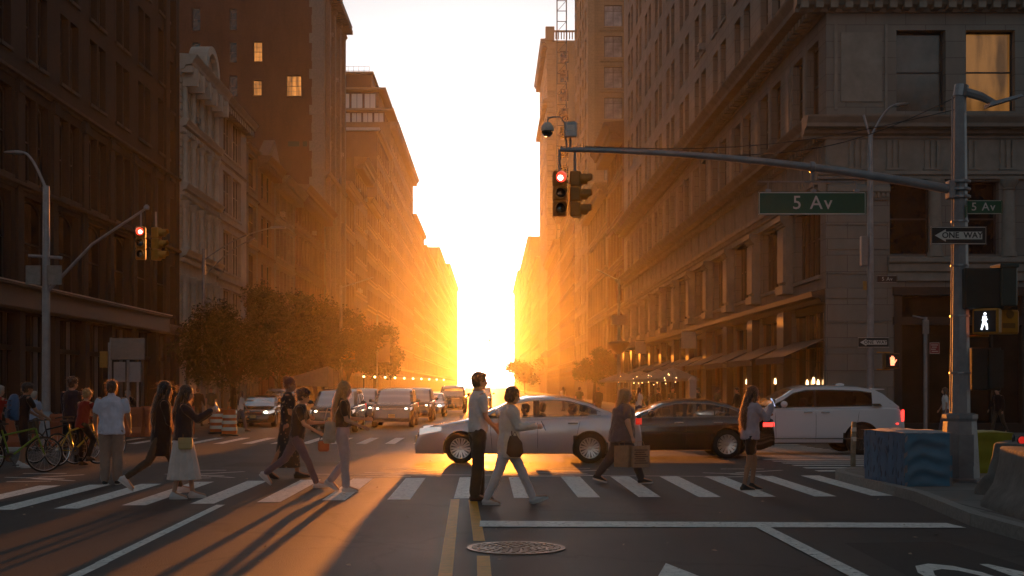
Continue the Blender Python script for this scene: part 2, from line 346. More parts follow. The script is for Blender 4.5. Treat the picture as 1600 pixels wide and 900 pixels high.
# cast iron cover
M_IRON = mat('cast_iron', (.16, .12, .09), .38, .75, .3, 20)
mh = thing('manhole_cover', 'round cast iron manhole cover set in the asphalt beside the yellow lines', 'manhole cover', (.25, 12.67, 0))
q = MB(); q.lathe([(.5, .001), (.5, .012), (.455, .012), (.455, .001)], n=48); q.obj('cover_rim', M_IRON, mh)
q = MB(); q.lathe([(.445, .001), (.445, .006)], n=48)
for r in (.12, .2, .28, .36, .425):
    n = int(r * 62)
    for k in range(n):
        a0 = 2 * math.pi * k / n + r * 7; da = 2 * math.pi / n * .62
        q.prism([(math.cos(a0) * (r - .024), math.sin(a0) * (r - .024)), (math.cos(a0) * (r + .024), math.sin(a0) * (r + .024)), (math.cos(a0 + da) * (r + .024), math.sin(a0 + da) * (r + .024)), (math.cos(a0 + da) * (r - .024), math.sin(a0 + da) * (r - .024))], .006, .014, 'z')
q.lathe([(.05, .006), (.045, .016)], n=12); q.obj('cover_plate', M_IRON, mh)
# ---------------------------------------------------------------- building kit
M_GLASS = glassy('window_glass', (.012, .014, .016))
M_GLASS2 = glassy('window_glass_blinds', (.09, .085, .075), .12)
M_GLOW = glassy('window_glass_sunset_glow', (.05, .03, .015), .1, emit=(1, .42, .1), estr=.11)  # emission stands in for an orange sunset reflection; no lamp inside
M_DARKFR = mat('dark_window_frame', (.03, .03, .032), .5, var=.1)
M_FRB = mat('brown_window_frame', (.06, .047, .04), .55, var=.15)
M_FRW = mat('pale_window_frame', (.4, .38, .34), .55, var=.15)
M_ROOF = mat('roof_felt', (.06, .06, .06), .9)
WIN_CACHE = {}
def window_meshes(w, h, style, mf, mg, one, sill=None, d=.3):
    k = (round(w, 2), round(h, 2), style, mf.name, mg.name, one, sill.name if sill else 0, d)
    if k in WIN_CACHE: return WIN_CACHE[k]
    f = MB(); t = .07; d0, d1 = -.05, .05
    top = h
    if style == 'arch':
        r = w / 2; n = 8; pts = [(r + (r) * math.cos(math.pi * i / n), h - r * .55 + r * .55 * math.sin(math.pi * i / n)) for i in range(n + 1)]
        pin = [(r + (r - t) * math.cos(math.pi * i / n), h - r * .55 + (r * .55 - t) * math.sin(math.pi * i / n)) for i in range(n + 1)]
        for i in range(n): f.prism([pts[i], pts[i + 1], pin[i + 1], pin[i]], d0, d1)
        sp = MB(); f.prism(pts[:n // 2 + 1] + [(w, h)], d0 - .02, d1, 'y', 2); f.prism(pts[n // 2:] + [(0, h)], d0 - .02, d1, 'y', 2)
        f.box((0, d0, 0), (t, d1, h - r * .5)); f.box((w - t, d0, 0), (w, d1, h - r * .5)); f.box((t, d0, 0), (w - t, d1, t))
    else:
        f.box((0, d0, 0), (w, d1, t)); f.box((0, d0, h - t), (w, d1, h)); f.box((0, d0, t), (t, d1, h - t)); f.box((w - t, d0, t), (w, d1, h - t))
    if style in ('sash', 'arch', 'six'): f.box((t, d0 * .7, h * .5 - .03), (w - t, d1, h * .5 + .03))
    if style == 'six':
        for i in (1, 2): f.box((w * i / 3 - .015, d0 * .5, t), (w * i / 3 + .015, d1, h - t))
        for zz in (.25, .75): f.box((t, d0 * .5, h * zz - .012), (w - t, d1, h * zz + .012))
    if style == 'casement': f.box((w * .5 - .03, d0 * .7, t), (w * .5 + .03, d1, h - t)); f.box((t, d0 * .6, h * .72), (w - t, d1, h * .72 + .05))
    if style == 'multi':
        n = max(2, round(w / .85))
        for i in range(1, n): f.box((w * i / n - .05, d0 * 2.2, 0), (w * i / n + .05, d1, h))
        f.box((t, d0 * .7, h * .55), (w - t, d1, h * .55 + .05))
    if style == 'shop':
        n = max(2, round(w / 1.1))
        for i in range(1, n): f.box((w * i / n - .035, d0, t), (w * i / n + .035, d1, h - t))
    g = MB(); mt = [mf, mg, MATS.get('brick_dark', mf), sill or mf]
    if sill: f.box((-.08, -d - .1, -.14), (w + .08, -.02, 0), 3)
    if one: f.quad((t * .5, .0, t * .5), (w - t * .5, .0, t * .5), (w - t * .5, .0, h - t * .5), (t * .5, .0, h - t * .5), 1)
    else: g.quad((t * .5, .0, t * .5), (w - t * .5, .0, t * .5), (w - t * .5, .0, h - t * .5), (t * .5, .0, h - t * .5))
    r = (f.mesh('window', mt), None if one else g.mesh('pane', mg)); WIN_CACHE[k] = r; return r
class Facade:
    """a wall plane: local x runs along it, -y points to the street, z up; origin in world space"""
    def __init__(s, parent, origin, rotz, wall, W, z0, z1, thick=.3, depth=10, body=True):
        s.p, s.o, s.r, s.wall, s.W, s.z0, s.z1, s.th, s.depth, s.body = parent, Vector(origin), rotz, wall, W, z0, z1, thick, depth, body
        s.holes = []; s.wins = []; s.extra = MB(); s.near = True
    def rel(s): return s.o - s.p.location
    def put(s, mb, name, m, smooth=False, label=None): return mb.obj(name, m, s.p, s.rel(), s.r, smooth, label)
    def win(s, u, z, w, h, style='sash', mf=None, mg=None, one=False, name='window', sill=True):
        s.holes.append((u, u + w, z, z + h)); s.wins.append((u, z, w, h, style, mf or M_DARKFR, mg or M_GLASS, one, name, sill))
    def build(s, name='wall', cap=88, sillmat=None):
        us = sorted({0, s.W, *[h[0] for h in s.holes], *[h[1] for h in s.holes]}); zs = sorted({s.z0, s.z1, *[h[2] for h in s.holes], *[h[3] for h in s.holes]})
        us = [u for u in us if 0 <= u <= s.W]; zs = [z for z in zs if s.z0 <= z <= s.z1]
        b = MB()
        for u0, u1 in zip(us, us[1:]):
            run = None
            for z0, z1 in zip(zs, zs[1:]):
                cu, cz = (u0 + u1) / 2, (z0 + z1) / 2
                if any(h[0] < cu < h[1] and h[2] < cz < h[3] for h in s.holes):
                    if run is not None: b.quad((u0, 0, run), (u1, 0, run), (u1, 0, z0), (u0, 0, z0)); run = None
                elif run is None: run = z0
            if run is not None: b.quad((u0, 0, run), (u1, 0, run), (u1, 0, s.z1), (u0, 0, s.z1))
        for u0, u1, z0, z1 in s.holes:
            d = s.th + .04
            b.quad((u0, 0, z0), (u0, d, z0), (u0, d, z1), (u0, 0, z1)); b.quad((u1, 0, z0), (u1, d, z0), (u1, d, z1), (u1, 0, z1))
            b.quad((u0, 0, z0), (u1, 0, z0), (u1, d, z0), (u0, d, z0)); b.quad((u0, 0, z1), (u1, 0, z1), (u1, d, z1), (u0, d, z1))
        if s.body:
            D, W = s.depth, s.W
            b.quad((0, 0, s.z0), (0, D, s.z0), (0, D, s.z1), (0, 0, s.z1))
            if s.near: b.quad((W, 0, s.z0), (W, D, s.z0), (W, D, s.z1), (W, 0, s.z1))
            b.quad((0, D, s.z0), (W, D, s.z0), (W, D, s.z1), (0, D, s.z1)); b.quad((0, 0, s.z1), (W, 0, s.z1), (W, D, s.z1), (0, D, s.z1), 1)
        me = bpy.data.meshes.new(name); me.from_pydata(b.v, [], b.f); me.materials.append(s.wall); me.materials.append(M_ROOF)
        me.polygons.foreach_set('material_index', b.m); link(name, me, s.p, s.rel(), s.r)
        c, sn = math.cos(s.r), math.sin(s.r)
        def world(u, z): return Vector((s.o.x + u * c, s.o.y + u * sn, s.o.z + z))
        s.wins.sort(key=lambda w: (world(w[0], w[1]) - Vector((0, 0, 1.65))).length)
        rest = {}
        for i, (u, z, w, h, st, mf, mg, one, nm, sl) in enumerate(s.wins):
            if i >= cap: rest.setdefault((mf.name, mg.name), []).append((u, z, w, h, st)); continue
            d = s.th - .06; fm, gm = window_meshes(w, h, st, mf, mg, one, (sillmat or s.wall) if sl else None, d)
            off = Vector((u * c - d * sn, u * sn + d * c, z)); o = link(nm, fm, s.p, s.rel() + off, s.r)
            if gm: link('pane', gm, o)
            if st == 'sash' and nm == 'window' and w < 1.7 and rnd.random() < .07:
                if 'ac' not in WIN_CACHE:
                    ac = MB(); ac.bbox((.0, -.42, .07), (.62, .05, .47), .015)
                    for q in range(7): ac.box((.05, -.427, .13 + q * .04), (.57, -.42, .145 + q * .04), 1)
                    WIN_CACHE['ac'] = ac.mesh('air_conditioner', [mat('ac_casing', (.3, .29, .27), .6, var=.2), M_DARKFR])
                off = Vector(((u + w / 2 - .31) * c - .1 * sn, (u + w / 2 - .31) * sn + .1 * c, z)); link('air_conditioner', WIN_CACHE['ac'], s.p, s.rel() + off, s.r)
        for (mfn, mgn), ws in rest.items():
            k = MB()
            for u, z, w, h, st in ws:
                d = s.th - .06; t = .07
                for a_, b_ in (((0, 0), (w, t)), ((0, h - t), (w, h)), ((0, t), (t, h - t)), ((w - t, t), (w, h - t)), ((t, h * .5 - .03), (w - t, h * .5 + .03))):
                    k.box((u + a_[0], d - .05, z + a_[1]), (u + b_[0], d + .05, z + b_[1]))
                k.quad((u, d, z), (u + w, d, z), (u + w, d, z + h), (u, d, z + h), 1)
            o = s.put(k, 'far_windows', [MATS[mfn], MATS[mgn]]); o['kind'] = 'stuff'
    def cornice(s, u0, u1, z, prof, m, name='cornice', dent=None, ret=0.0):
        """prof: (out, dz) from wall bottom to wall top; dent: (pitch, width, out, z0, z1) blocks"""
        b = MB(); pts = [(-o_, z + dz) for o_, dz in prof] + [(.1, z + prof[-1][1]), (.1, z + prof[0][1])]
        n = len(pts); b.add([(u0 - max(0, -p[0]) * ret, p[0], p[1]) for p in pts] + [(u1 + max(0, -p[0]) * ret, p[0], p[1]) for p in pts],
            [tuple(range(n)), tuple(range(2 * n - 1, n - 1, -1))] + [(i, n + i, n + (i + 1) % n, (i + 1) % n) for i in range(n)])
        for pitch, wd, out, a0, a1 in (dent or []):
            k = int((u1 - u0) / pitch)
            for i in range(k):
                uu = u0 + (i + .5) * (u1 - u0) / k; b.box((uu - wd / 2, -out, z + a0), (uu + wd / 2, .02, z + a1))
        return s.put(b, name, m)
    def pilaster(s, u, w, z0, z1, out, m, name='pilaster'):
        b = MB(); b.box((u, -out * .55, z0), (u + w, .02, z1)); b.box((u - .06, -out * .8, z0), (u + w + .06, .02, z0 + .35)); b.box((u + .08, -out * .7, z0 + .5), (u + w - .08, -out * .5, z1 - .5))
        b.box((u - .05, -out * .75, z1 - .42), (u + w + .05, .02, z1 - .3)); b.box((u - .1, -out, z1 - .2), (u + w + .1, .02, z1)); b.box((u - .07, -out * .88, z1 - .3), (u + w + .07, .02, z1 - .2))
        return s.put(b, name, m)
CYMA = [(.0, 0), (.08, 0), (.1, .12), (.3, .2), (.34, .34), (.7, .4), (.74, .55), (.92, .78), (.95, .86), (0, .92)]
BAND = [(0, 0), (.06, 0), (.1, .1), (.22, .14), (.24, .26), (0, .32)]
def scaled(p, a, b_=None): return [(x * a, y * (b_ or a)) for x, y in p]
HP = math.pi / 2
def right_facade(b, y_far, y_near, wall, z1, **k): return Facade(b, (XR, y_far, -.25), -HP, wall, y_far - y_near, 0, z1, **k)
def left_facade(b, y_near, y_far, wall, z1, **k): return Facade(b, (XL, y_near, -.25), HP, wall, y_far - y_near, 0, z1, **k)

# ---------------------------------------------------------------- right corner block, limestone
M_LIME = masonry('limestone_ashlar', (.23, .22, .2), (.205, .195, .18), (.12, .11, .1), 1.5, .62, .012, .85, .25)
M_LIME2 = mat('limestone_carved', (.235, .22, .195), .85, var=.2, scale=1.5, bump=.25, bscale=18)
M_SHOP = mat('dark_painted_shopfront', (.035, .03, .027), .45, var=.2)
M_AWN = mat('dark_awning_canvas', (.05, .042, .038), .85, var=.2, scale=3)
b1 = thing('corner_block', 'large limestone corner block with pilasters and dark shopfronts behind the white car', 'building', (XR, 47, -.25))
f = right_facade(b1, 118.7, 47, M_LIME, 62, depth=26, thick=.38); f.near = False
U = lambda y: 118.7 - y
f.extra = MB()
bays = [U(84.75 - 6.3 * k) for k in range(-5, 6)]    # far edge of every bay
for u in bays:
    if u < 0: continue
    for r in range(9):
        z_ = 17.9 + 3.85 * r
        for du in (1.1, 3.5): f.win(u + du, z_, 1.55, 2.75, 'sash', M_FRB, M_GLASS if rnd.random() < .75 else M_GLASS2)
for u in bays:
    if u < 0: continue
    for du in (1.1, 3.4): f.win(u + du, 12.25, 1.75, 3.0, 'sash', M_FRB, name='upper_window', sill=False)
    if u > 6.2 * 2: f.win(u + 1.55, 6.15, 3.9, 2.75, 'multi', M_FRB, name='triple_window')
    else: f.win(u + 1.6, 6.15, 3.4, 2.75, 'multi', M_FRB, name='triple_window')
    f.holes.append((u + .9, u + 5.9, .05, 5.15))
f.build(cap=96, sillmat=M_LIME2)
f.cornice(0, 71.7, 15.95, scaled(CYMA, 1.25, 1.05), M_LIME2, 'main_cornice', dent=[(.55, .28, .55, .05, .3)])
f.cornice(0, 71.7, 11.2, scaled(CYMA, .95, .85), M_LIME2, 'middle_cornice', dent=[(.48, .22, .3, -.05, .15)])
f.cornice(0, 71.7, 8.98, [(0, 0), (.22, 0), (.22, .25), (.3, .3), (.3, .5), (.36, .56), (0, .6)], M_LIME2, 'architrave', dent=[(.3, .16, .42, .5, .68)])
fz = MB(); fz.box((0, -.03, 9.7), (71.7, .02, 11.15))
for i in range(26):              # triglyph blocks on the frieze
    for j in range(3): fz.box((i * 2.8 + .5 + j * .26, -.09, 9.75), (i * 2.8 + .66 + j * .26, .02, 11.1))
f.put(fz, 'frieze', M_LIME2)
for u in bays:
    if u < -1: continue
    f.pilaster(u - .2, 1.25, 5.75, 9.0, .55, M_LIME2)
    p = MB(); p.box((u + .1, -.08, 12.2), (u + .9, .02, 15.3)); p.box((u + .25, -.11, 12.5), (u + .75, -.07, 15.0)); f.put(p, 'panel_pier', M_LIME2); p = MB(); p.box((u + 2.9, -.05, 12.0), (u + 3.35, .02, 15.5)); f.put(p, 'mullion_pier', M_LIME2)
for i, u in enumerate(bays):     # shopfronts: piers, transom, fascia cornice, glass, awning
    if u < 0: continue
    fr = MB(); fr.box((u - .35, -.35, 0), (u + .85, .1, 5.0)); fr.box((u - .42, -.42, 0), (u + .92, -.3, .5))
    fr.box((u + .85, .15, 4.75), (u + 6.0, .3, 5.15)); fr.box((u + .85, .2, 3.4), (u + 6.0, .34, 3.62)); fr.box((u + .85, .22, .05), (u + 6.0, .36, .5))
    for k in range(4):
        uu = u + .9 + k * 1.66; fr.box((uu - .06, .18, .5), (uu + .06, .34, 4.75), 1)
    f.put(fr, 'shopfront', [M_SHOP, mat('bronze_mullion', (.2, .12, .06), .4, .4)])
    f.cornice(u - .5, u + 6.1, 5.05, scaled(BAND, 2.2, 1.6), M_SHOP, 'shop_cornice')
    g = MB(); g.quad((u + .85, .3, .5), (u + 6, .3, .5), (u + 6, .3, 4.75), (u + .85, .3, 4.75)); f.put(g, 'shop_glass', glassy('shop_glass', (.03, .026, .022), .05, .15))
    if u > 12:
        a = MB(); x0, x1 = u + .8, u + 5.9
        a.add([(x0, .1, 3.72), (x1, .1, 3.72), (x1, -1.5, 3.02), (x0, -1.5, 3.02), (x0, .1, 3.68), (x1, .1, 3.68), (x1, -1.5, 2.98), (x0, -1.5, 2.98)], [(0, 1, 2, 3), (7, 6, 5, 4), (0, 3, 7, 4), (1, 5, 6, 2), (3, 2, 6, 7)])
        n = 14
        for k in range(n): xa = x0 + (x1 - x0) * k / n; xb = x0 + (x1 - x0) * (k + 1) / n; a.add([(xa, -1.5, 3.0), (xb, -1.5, 3.0), (xb, -1.5, 2.8), ((xa + xb) / 2, -1.5, 2.74), (xa, -1.5, 2.8)], [(0, 1, 2, 3, 4)])
        for xx in (x0 + .03, x1 - .03): a.tube([(xx, -1.47, 2.98), (xx, .1, 2.75)], .015, 5)
        f.put(a, 'awning', M_AWN)
    if i in (0, 1, 2, 3, 4, 5):                      # louvred transoms further along
        l = MB()
        for k in range(11): l.box((u + .95, .12, 3.7 + k * .095), (u + 5.9, .2, 3.74 + k * .095))
        if u > 25: f.put(l, 'louvre', M_FRB)
for k, (y_, z_) in enumerate([(y0, 1.9 + .1 * (i % 2)) for i, y0 in enumerate([48.9, 49.6, 50.6, 54.5, 55.4, 56.3, 61.2, 62.6])]):   # pendant lamps behind the shop glass, seen through it
    l = MB(); l.tube([(U(y_), .22, z_ + .25), (U(y_), .22, 3.3)], .008, 4); l.lathe([(.02, z_ + .25), (.05, z_ + .18), (.06, z_), (.02, z_ - .02)], (U(y_), .2, 0), 8, 1)
    f.put(l, 'shop_lamp', [M_SHOP, mat('lamp_bulb', (1, .8, .5), .5, var=0, emit=(1, .62, .28), estr=3.0)])
# avenue front (faces the camera)
g = Facade(b1, (XR, 47, -.25), 0, M_LIME, 34, 0, 62, thick=.42, body=False)
g.extra = MB()
for k in range(11):
    u = 2.65 + 2.62 * k
    lit = k == 1  # the one pane with the sunset reflection put in as emission
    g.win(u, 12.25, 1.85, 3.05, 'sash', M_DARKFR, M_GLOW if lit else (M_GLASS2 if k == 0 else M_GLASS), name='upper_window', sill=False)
    g.win(u - .25, 6.85, 1.55 if k % 2 == 0 else 1.5, 2.75, 'sash', M_DARKFR, name='middle_window', sill=False)
    for r in range(3): g.win(u, 17.9 + 3.85 * r, 1.55, 2.75, 'sash', M_DARKFR)
g.holes.append((2.55, 33.5, .3, 5.6))
g.build(sillmat=M_LIME2)
g.cornice(-1.2, 34, 15.95, scaled(CYMA, 1.25, 1.05), M_LIME2, 'main_cornice', dent=[(.55, .28, .55, .05, .3)])
g.cornice(-.9, 34, 11.2, scaled(CYMA, .95, .85), M_LIME2, 'middle_cornice', dent=[(1.4, .62, .5, .28, .42)])
g.cornice(-.36, 34, 8.98 + .7, [(0, 0), (.12, 0), (.12, .12), (.2, .16), (.2, .3), (0, .34)], M_LIME2, 'architrave')
g.cornice(2.3, 34, 5.85, [(0, 0), (.12, 0), (.12, .3), (.2, .36), (.2, .62), (.3, .7), (.3, .86), (0, .92)], M_LIME2, 'sill_band')
g.cornice(0, 2.35, 8.9, [(0, 0), (.1, 0), (.12, .2), (.24, .3), (.24, .5), (0, .55)], M_LIME2, 'pier_capital', dent=[(.16, .08, .2, .1, .25)])
fz = MB(); fz.box((0, -.04, 10.02), (34, .02, 11.18))
for i in range(24):
    for j in range(3): fz.box((i * 1.42 + .85 + j * .22, -.1, 10.1), (i * 1.42 + .99 + j * .22, .02, 11.15))
    fz.box((i * 1.42 + .8, -.15, 10.02), (i * 1.42 + 1.5, .02, 10.1))
    for j in range(5): fz.lathe([(.035, 9.88), (.02, 10.0)], (i * 1.42 + .88 + j * .13, -.1, 0), 6)
g.put(fz, 'frieze', M_LIME2)
for k in range(10):              # attached columns between the middle windows
    u = 4.35 + 2.62 * k if k else 4.2
    c = MB(); c.lathe([(.3, 6.75), (.3, 6.9), (.24, 7.0), (.235, 8.2), (.2, 9.25), (.26, 9.3), (.2, 9.34), (.34, 9.55), (.34, 9.68)], (u - .1, -.02, 0), 14)
    g.put(c, 'attached_column', M_LIME2, smooth=40)
pn = MB()
for u0, u1, z0, z1 in ((.55, 2.1, 12.6, 15.2), (.3, .42, 12.3, 15.5), (2.2, 2.3, 12.3, 15.5)): pn.box((u0, -.05, z0), (u1, .02, z1))
g.put(pn, 'carved_panel', M_LIME2)
rs = MB()
for i in range(9): rs.box((-.02, -.04, .6 + i * .92), (2.36, .02, 1.48 + i * .92))
rs.box((-.12, -.2, 0), (2.45, .02, .75)); rs.box((-.08, -.12, .75), (2.4, .02, .95)); g.put(rs, 'corner_pier', M_LIME)
sf = MB()
for i in range(14): uu = 2.55 + i * 2.4; sf.box((uu, -.05, 0), (uu + .3, .3, 5.6)); sf.box((uu + 1.3, .1, .3), (uu + 1.38, .25, 4.2))
sf.box((2.5, -.08, 4.2), (33.6, .3, 4.5)); sf.box((2.5, -.12, 5.3), (33.6, .3, 5.62)); sf.box((2.5, -.02, 0), (33.6, .3, .5)); g.put(sf, 'shopfront', M_SHOP)
sg = MB(); sg.quad((2.55, .26, .3), (33.5, .26, .3), (33.5, .26, 5.5), (2.55, .26, 5.5)); g.put(sg, 'shop_glass', MATS['shop_glass'])

# ---------------------------------------------------------------- left row
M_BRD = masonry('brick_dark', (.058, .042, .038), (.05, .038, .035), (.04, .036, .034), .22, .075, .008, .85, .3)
M_BROWNST = mat('brownstone_trim', (.07, .055, .048), .8, var=.25, scale=3, bump=.2)
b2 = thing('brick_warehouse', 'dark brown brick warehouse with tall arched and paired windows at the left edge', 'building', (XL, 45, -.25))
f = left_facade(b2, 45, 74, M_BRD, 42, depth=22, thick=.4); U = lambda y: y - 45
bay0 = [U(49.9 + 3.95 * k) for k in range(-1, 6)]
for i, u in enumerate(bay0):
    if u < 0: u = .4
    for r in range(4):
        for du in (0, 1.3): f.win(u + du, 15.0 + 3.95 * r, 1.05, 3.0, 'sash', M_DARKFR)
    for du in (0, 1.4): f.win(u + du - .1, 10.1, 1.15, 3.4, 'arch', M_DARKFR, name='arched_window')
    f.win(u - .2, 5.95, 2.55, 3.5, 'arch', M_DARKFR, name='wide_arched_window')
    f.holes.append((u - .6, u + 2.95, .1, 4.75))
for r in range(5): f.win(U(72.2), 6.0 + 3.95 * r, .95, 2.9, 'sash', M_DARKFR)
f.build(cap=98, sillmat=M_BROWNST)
f.cornice(0, 29, 9.65, BAND, M_BROWNST, 'string_course'); f.cornice(0, 29, 13.9, BAND, M_BROWNST, 'string_course')
f.cornice(0, 25.6, 4.85, [(0, 0), (.35, 0), (.4, .1), (.4, .85), (.55, .92), (.55, 1.0), (0, 1.04)], M_SHOP, 'fascia')
p = MB(); p.box((0, -.57, 5.86), (25.6, -.5, 5.9)); f.put(p, 'fascia_flashing', mat('zinc', (.5, .5, .5), .4, .8))
f.cornice(25.6, 29, 4.9, [(0, 0), (.2, 0), (.25, .2), (.4, .3), (.42, .5), (0, .55)], M_LIME2, 'stone_cornice')
pl = MB()
for i, u in enumerate(bay0): pl.box((u - 1.15, -.12, 5.9), (u - .65, .02, 14.0)); pl.box((u - 1.2, -.2, 13.4), (u - .6, .02, 13.85)); pl.box((u - 1.2, -.2, 0), (u - .62, .3, 4.85))
pl.box((25.9, -.14, 0), (26.7, .02, 42)); pl.box((28.2, -.1, 0), (29, .02, 42)); f.put(pl, 'brick_pier', M_BRD)
for i, u in enumerate(bay0):
    sf = MB(); w0, w1 = u - .6, u + 2.95
    sf.box((w0, .1, 3.3), (w1, .3, 3.5)); sf.box((w0, .1, .1), (w1, .3, .55))
    for k in range(6): uu = lerp(w0, w1, k / 5); sf.box((uu - .04, .12, .5), (uu + .04, .3, 4.75), 1 if k % 2 else 0)
    f.put(sf, 'shopfront', [M_SHOP, mat('grey_mullion', (.16, .17, .18), .5)])
    sg = MB(); sg.quad((w0, .27, .1), (w1, .27, .1), (w1, .27, 4.75), (w0, .27, 4.75)); f.put(sg, 'shop_glass', MATS['shop_glass'])

M_IRONW = mat('cream_painted_cast_iron', (.52, .5, .45), .6, var=.18, scale=1.2, bump=.15)
M_IRONG = mat('grey_painted_cast_iron', (.33, .31, .28), .6, var=.18, scale=1.2, bump=.15)
ZF = [5.3, 9.75, 13.7, 17.5]
b3 = thing('cast_iron_building', 'cream cast-iron building with fluted columns, quoins and a round-topped pediment', 'building', (XL, 74.3, -.25))
f = left_facade(b3, 74.3, 84.4, M_IRONW, 21.3, depth=16, thick=.6)
for zf in ZF:
    for i in range(4): f.win(1.2 + i * 2.15, zf + .75, 1.35, 2.55, 'sash', M_DARKFR, sill=False)
f.holes.append((.9, 9.3, .1, 4.3))
f.build(cap=90)
for zf in ZF:
    f.cornice(0, 10.1, zf - .35, scaled(CYMA, .62, .75), M_IRONW, 'floor_cornice', dent=[(.4, .16, .3, -.05, .18)])
    for i in range(5):
        u = .86 + i * 2.15 - .02; c = MB(); c.lathe([(.24, zf + .35), (.24, zf + .5), (.17, zf + .58), (.165, zf + 2.1), (.15, zf + 2.85), (.2, zf + 2.9), (.27, zf + 3.1), (.27, zf + 3.2)], (u, -.14, 0), 12)
        c.box((u - .3, -.42, zf + .3), (u + .3, .02, zf + .36)); c.box((u - .3, -.42, zf + 3.2), (u + .3, .02, zf + 3.3)); f.put(c, 'column', M_IRONW, smooth=40)
    q = MB()
    for k in range(8): q.box((-.02, -.13, zf + .5 + k * .4), (.42 if k % 2 else .3, .02, zf + .5 + k * .4 + .28)); q.box((9.7 if k % 2 else 9.8, -.13, zf + .5 + k * .4), (10.12, .02, zf + .5 + k * .4 + .28))
    f.put(q, 'quoins', M_IRONW)
f.cornice(-.1, 10.2, 20.6, scaled(CYMA, 1.15, 1.2), M_IRONW, 'roof_cornice', dent=[(.5, .2, .8, .0, .4), (1.7, .3, .95, -.7, .35)])
pd = MB(); n = 14
pts = [(5.2 + 1.9 * math.cos(math.pi * i / n), 21.7 + 1.75 * math.sin(math.pi * i / n)) for i in range(n + 1)]; pin = [(5.2 + 1.4 * math.cos(math.pi * i / n), 21.7 + 1.3 * math.sin(math.pi * i / n)) for i in range(n + 1)]
for i in range(n): pd.prism([pts[i], pts[i + 1], pin[i + 1], pin[i]], -.9, .3)
pd.prism(pin[::-1], -.55, .3); pd.box((3.1, -.7, 21.6), (7.3, .3, 21.75)); f.put(pd, 'pediment', M_IRONW)
sf = MB()
for k in range(4): sf.box((.9 + k * 2.75, -.1, 0), (1.2 + k * 2.75, .3, 4.3))
sf.box((.8, .0, 3.2), (9.4, .3, 3.5)); f.put(sf, 'shopfront', M_IRONW)
sg = MB(); sg.quad((.9, .3, .1), (9.3, .3, .1), (9.3, .3, 4.3), (.9, .3, 4.3)); f.put(sg, 'shop_glass', MATS['shop_glass'])

def row_building(label, y0, y1, wall, trim, h, floors, ww, gap, style='sash', mf=None, side='L', name='row_building', wh=2.4, corn=1.0, dent=True, mg=None, one=True, first=.9, depth=18, cat='building', bandm=None, parapet=0):
    x = XL if side == 'L' else XR
    b = thing(name, label, cat, (x, y0, -.25))
    f = (left_facade(b, y0, y1, wall, h, depth=depth, thick=.35) if side == 'L' else right_facade(b, y1, y0, wall, h, depth=depth, thick=.35))
    W = y1 - y0; fh = (h - 5.2) / floors; n = max(1, int((W - first) / (ww + gap))); st = (W - n * ww - (n - 1) * gap) / 2
    f.extra = MB()
    for r in range(floors):
        for i in range(n):
            f.win(st + i * (ww + gap), 5.2 + r * fh + .6, ww, min(wh, fh - 1.1), style, mf or M_DARKFR, mg or (M_GLASS if rnd.random() < .85 else M_GLASS2), one=one)
    f.holes.append((.6, W - .6, .1, 4.2)); f.build(cap=90, sillmat=trim)
    for r in range(floors): f.cornice(0, W, 5.0 + r * fh, scaled(BAND, .7 if r else 1.6), trim, 'string_course')
    if corn: f.cornice(-.05, W + .05, h - .75 * corn, scaled(CYMA, corn, corn * .9), trim, 'roof_cornice', dent=[(.6, .25, .6 * corn, -.1, .3 * corn)] if dent else None)
    sf = MB(); k = max(2, int(W / 3))
    for i in range(k + 1): uu = .6 + (W - 1.2) * i / k; sf.box((uu - .15, -.12, 0), (uu + .15, .3, 4.2))
    sf.box((.5, -.05, 3.3), (W - .5, .3, 3.6)); f.put(sf, 'shopfront', trim)
    sg = MB(); sg.quad((.6, .3, .1), (W - .6, .3, .1), (W - .6, .3, 4.2), (.6, .3, 4.2)); f.put(sg, 'shop_glass', MATS['shop_glass'])
    return b, f
M_GREY = masonry('grey_limestone', (.2, .185, .165), (.18, .17, .15), (.1, .095, .085), 1.2, .5, .01)
M_GREYT = mat('grey_stone_trim', (.2, .185, .165), .8, var=.2)
M_BUFF = masonry('buff_brick', (.24, .16, .1), (.21, .14, .09), (.14, .1, .07))
M_BUFFT = mat('buff_terracotta', (.28, .19, .12), .75, var=.2)
M_BRK = masonry('red_brown_brick', (.15, .062, .04), (.13, .055, .037), (.09, .06, .048), stain=.35)
M_BRKT = mat('brown_trim', (.17, .1, .07), .75, var=.2)
row_building('grey cast-iron front with close-set mullioned windows next to the cream columned building', 84.4, 94.7, M_IRONG, M_IRONG, 21.6, 4, 2.9, .35, 'multi', M_IRONG, wh=2.9, name='loft_building')
row_building('narrow plain grey stone front with single large windows between two ornate neighbours', 94.7, 99.4, M_GREY, M_GREYT, 20.4, 4, 3.0, .5, 'sash', corn=.3, wh=2.6, dent=False, name='narrow_building')
bb, ff = row_building('brown building with a small triangular pediment above its heavy cornice', 99.4, 106.8, M_BUFF, M_BRKT, 20.2, 4, 2.0, .5, 'sash', corn=1.2, name='loft_building')
pd = MB(); pd.prism([(.3, 20.2), (7.1, 20.2), (3.7, 22.2)], -.7, .2); pd.prism([(1.3, 20.35), (6.1, 20.35), (3.7, 21.75)], -.74, -.6); ff.put(pd, 'pediment', M_BRKT)
bb, ff = row_building('grey brown loft building with deep bracketed cornices behind the near tree', 106.8, 118, M_GREY, M_GREYT, 19.9, 4, 1.5, .45, 'sash', corn=1.4, name='loft_building', wh=2.7)
bb, ff = row_building('loft building with stepped dark cornice against the tall brick tower', 118, 138.8, M_BUFF, M_BRKT, 20.9, 4, 1.3, .5, 'sash', corn=1.6, name='loft_building', wh=2.8)
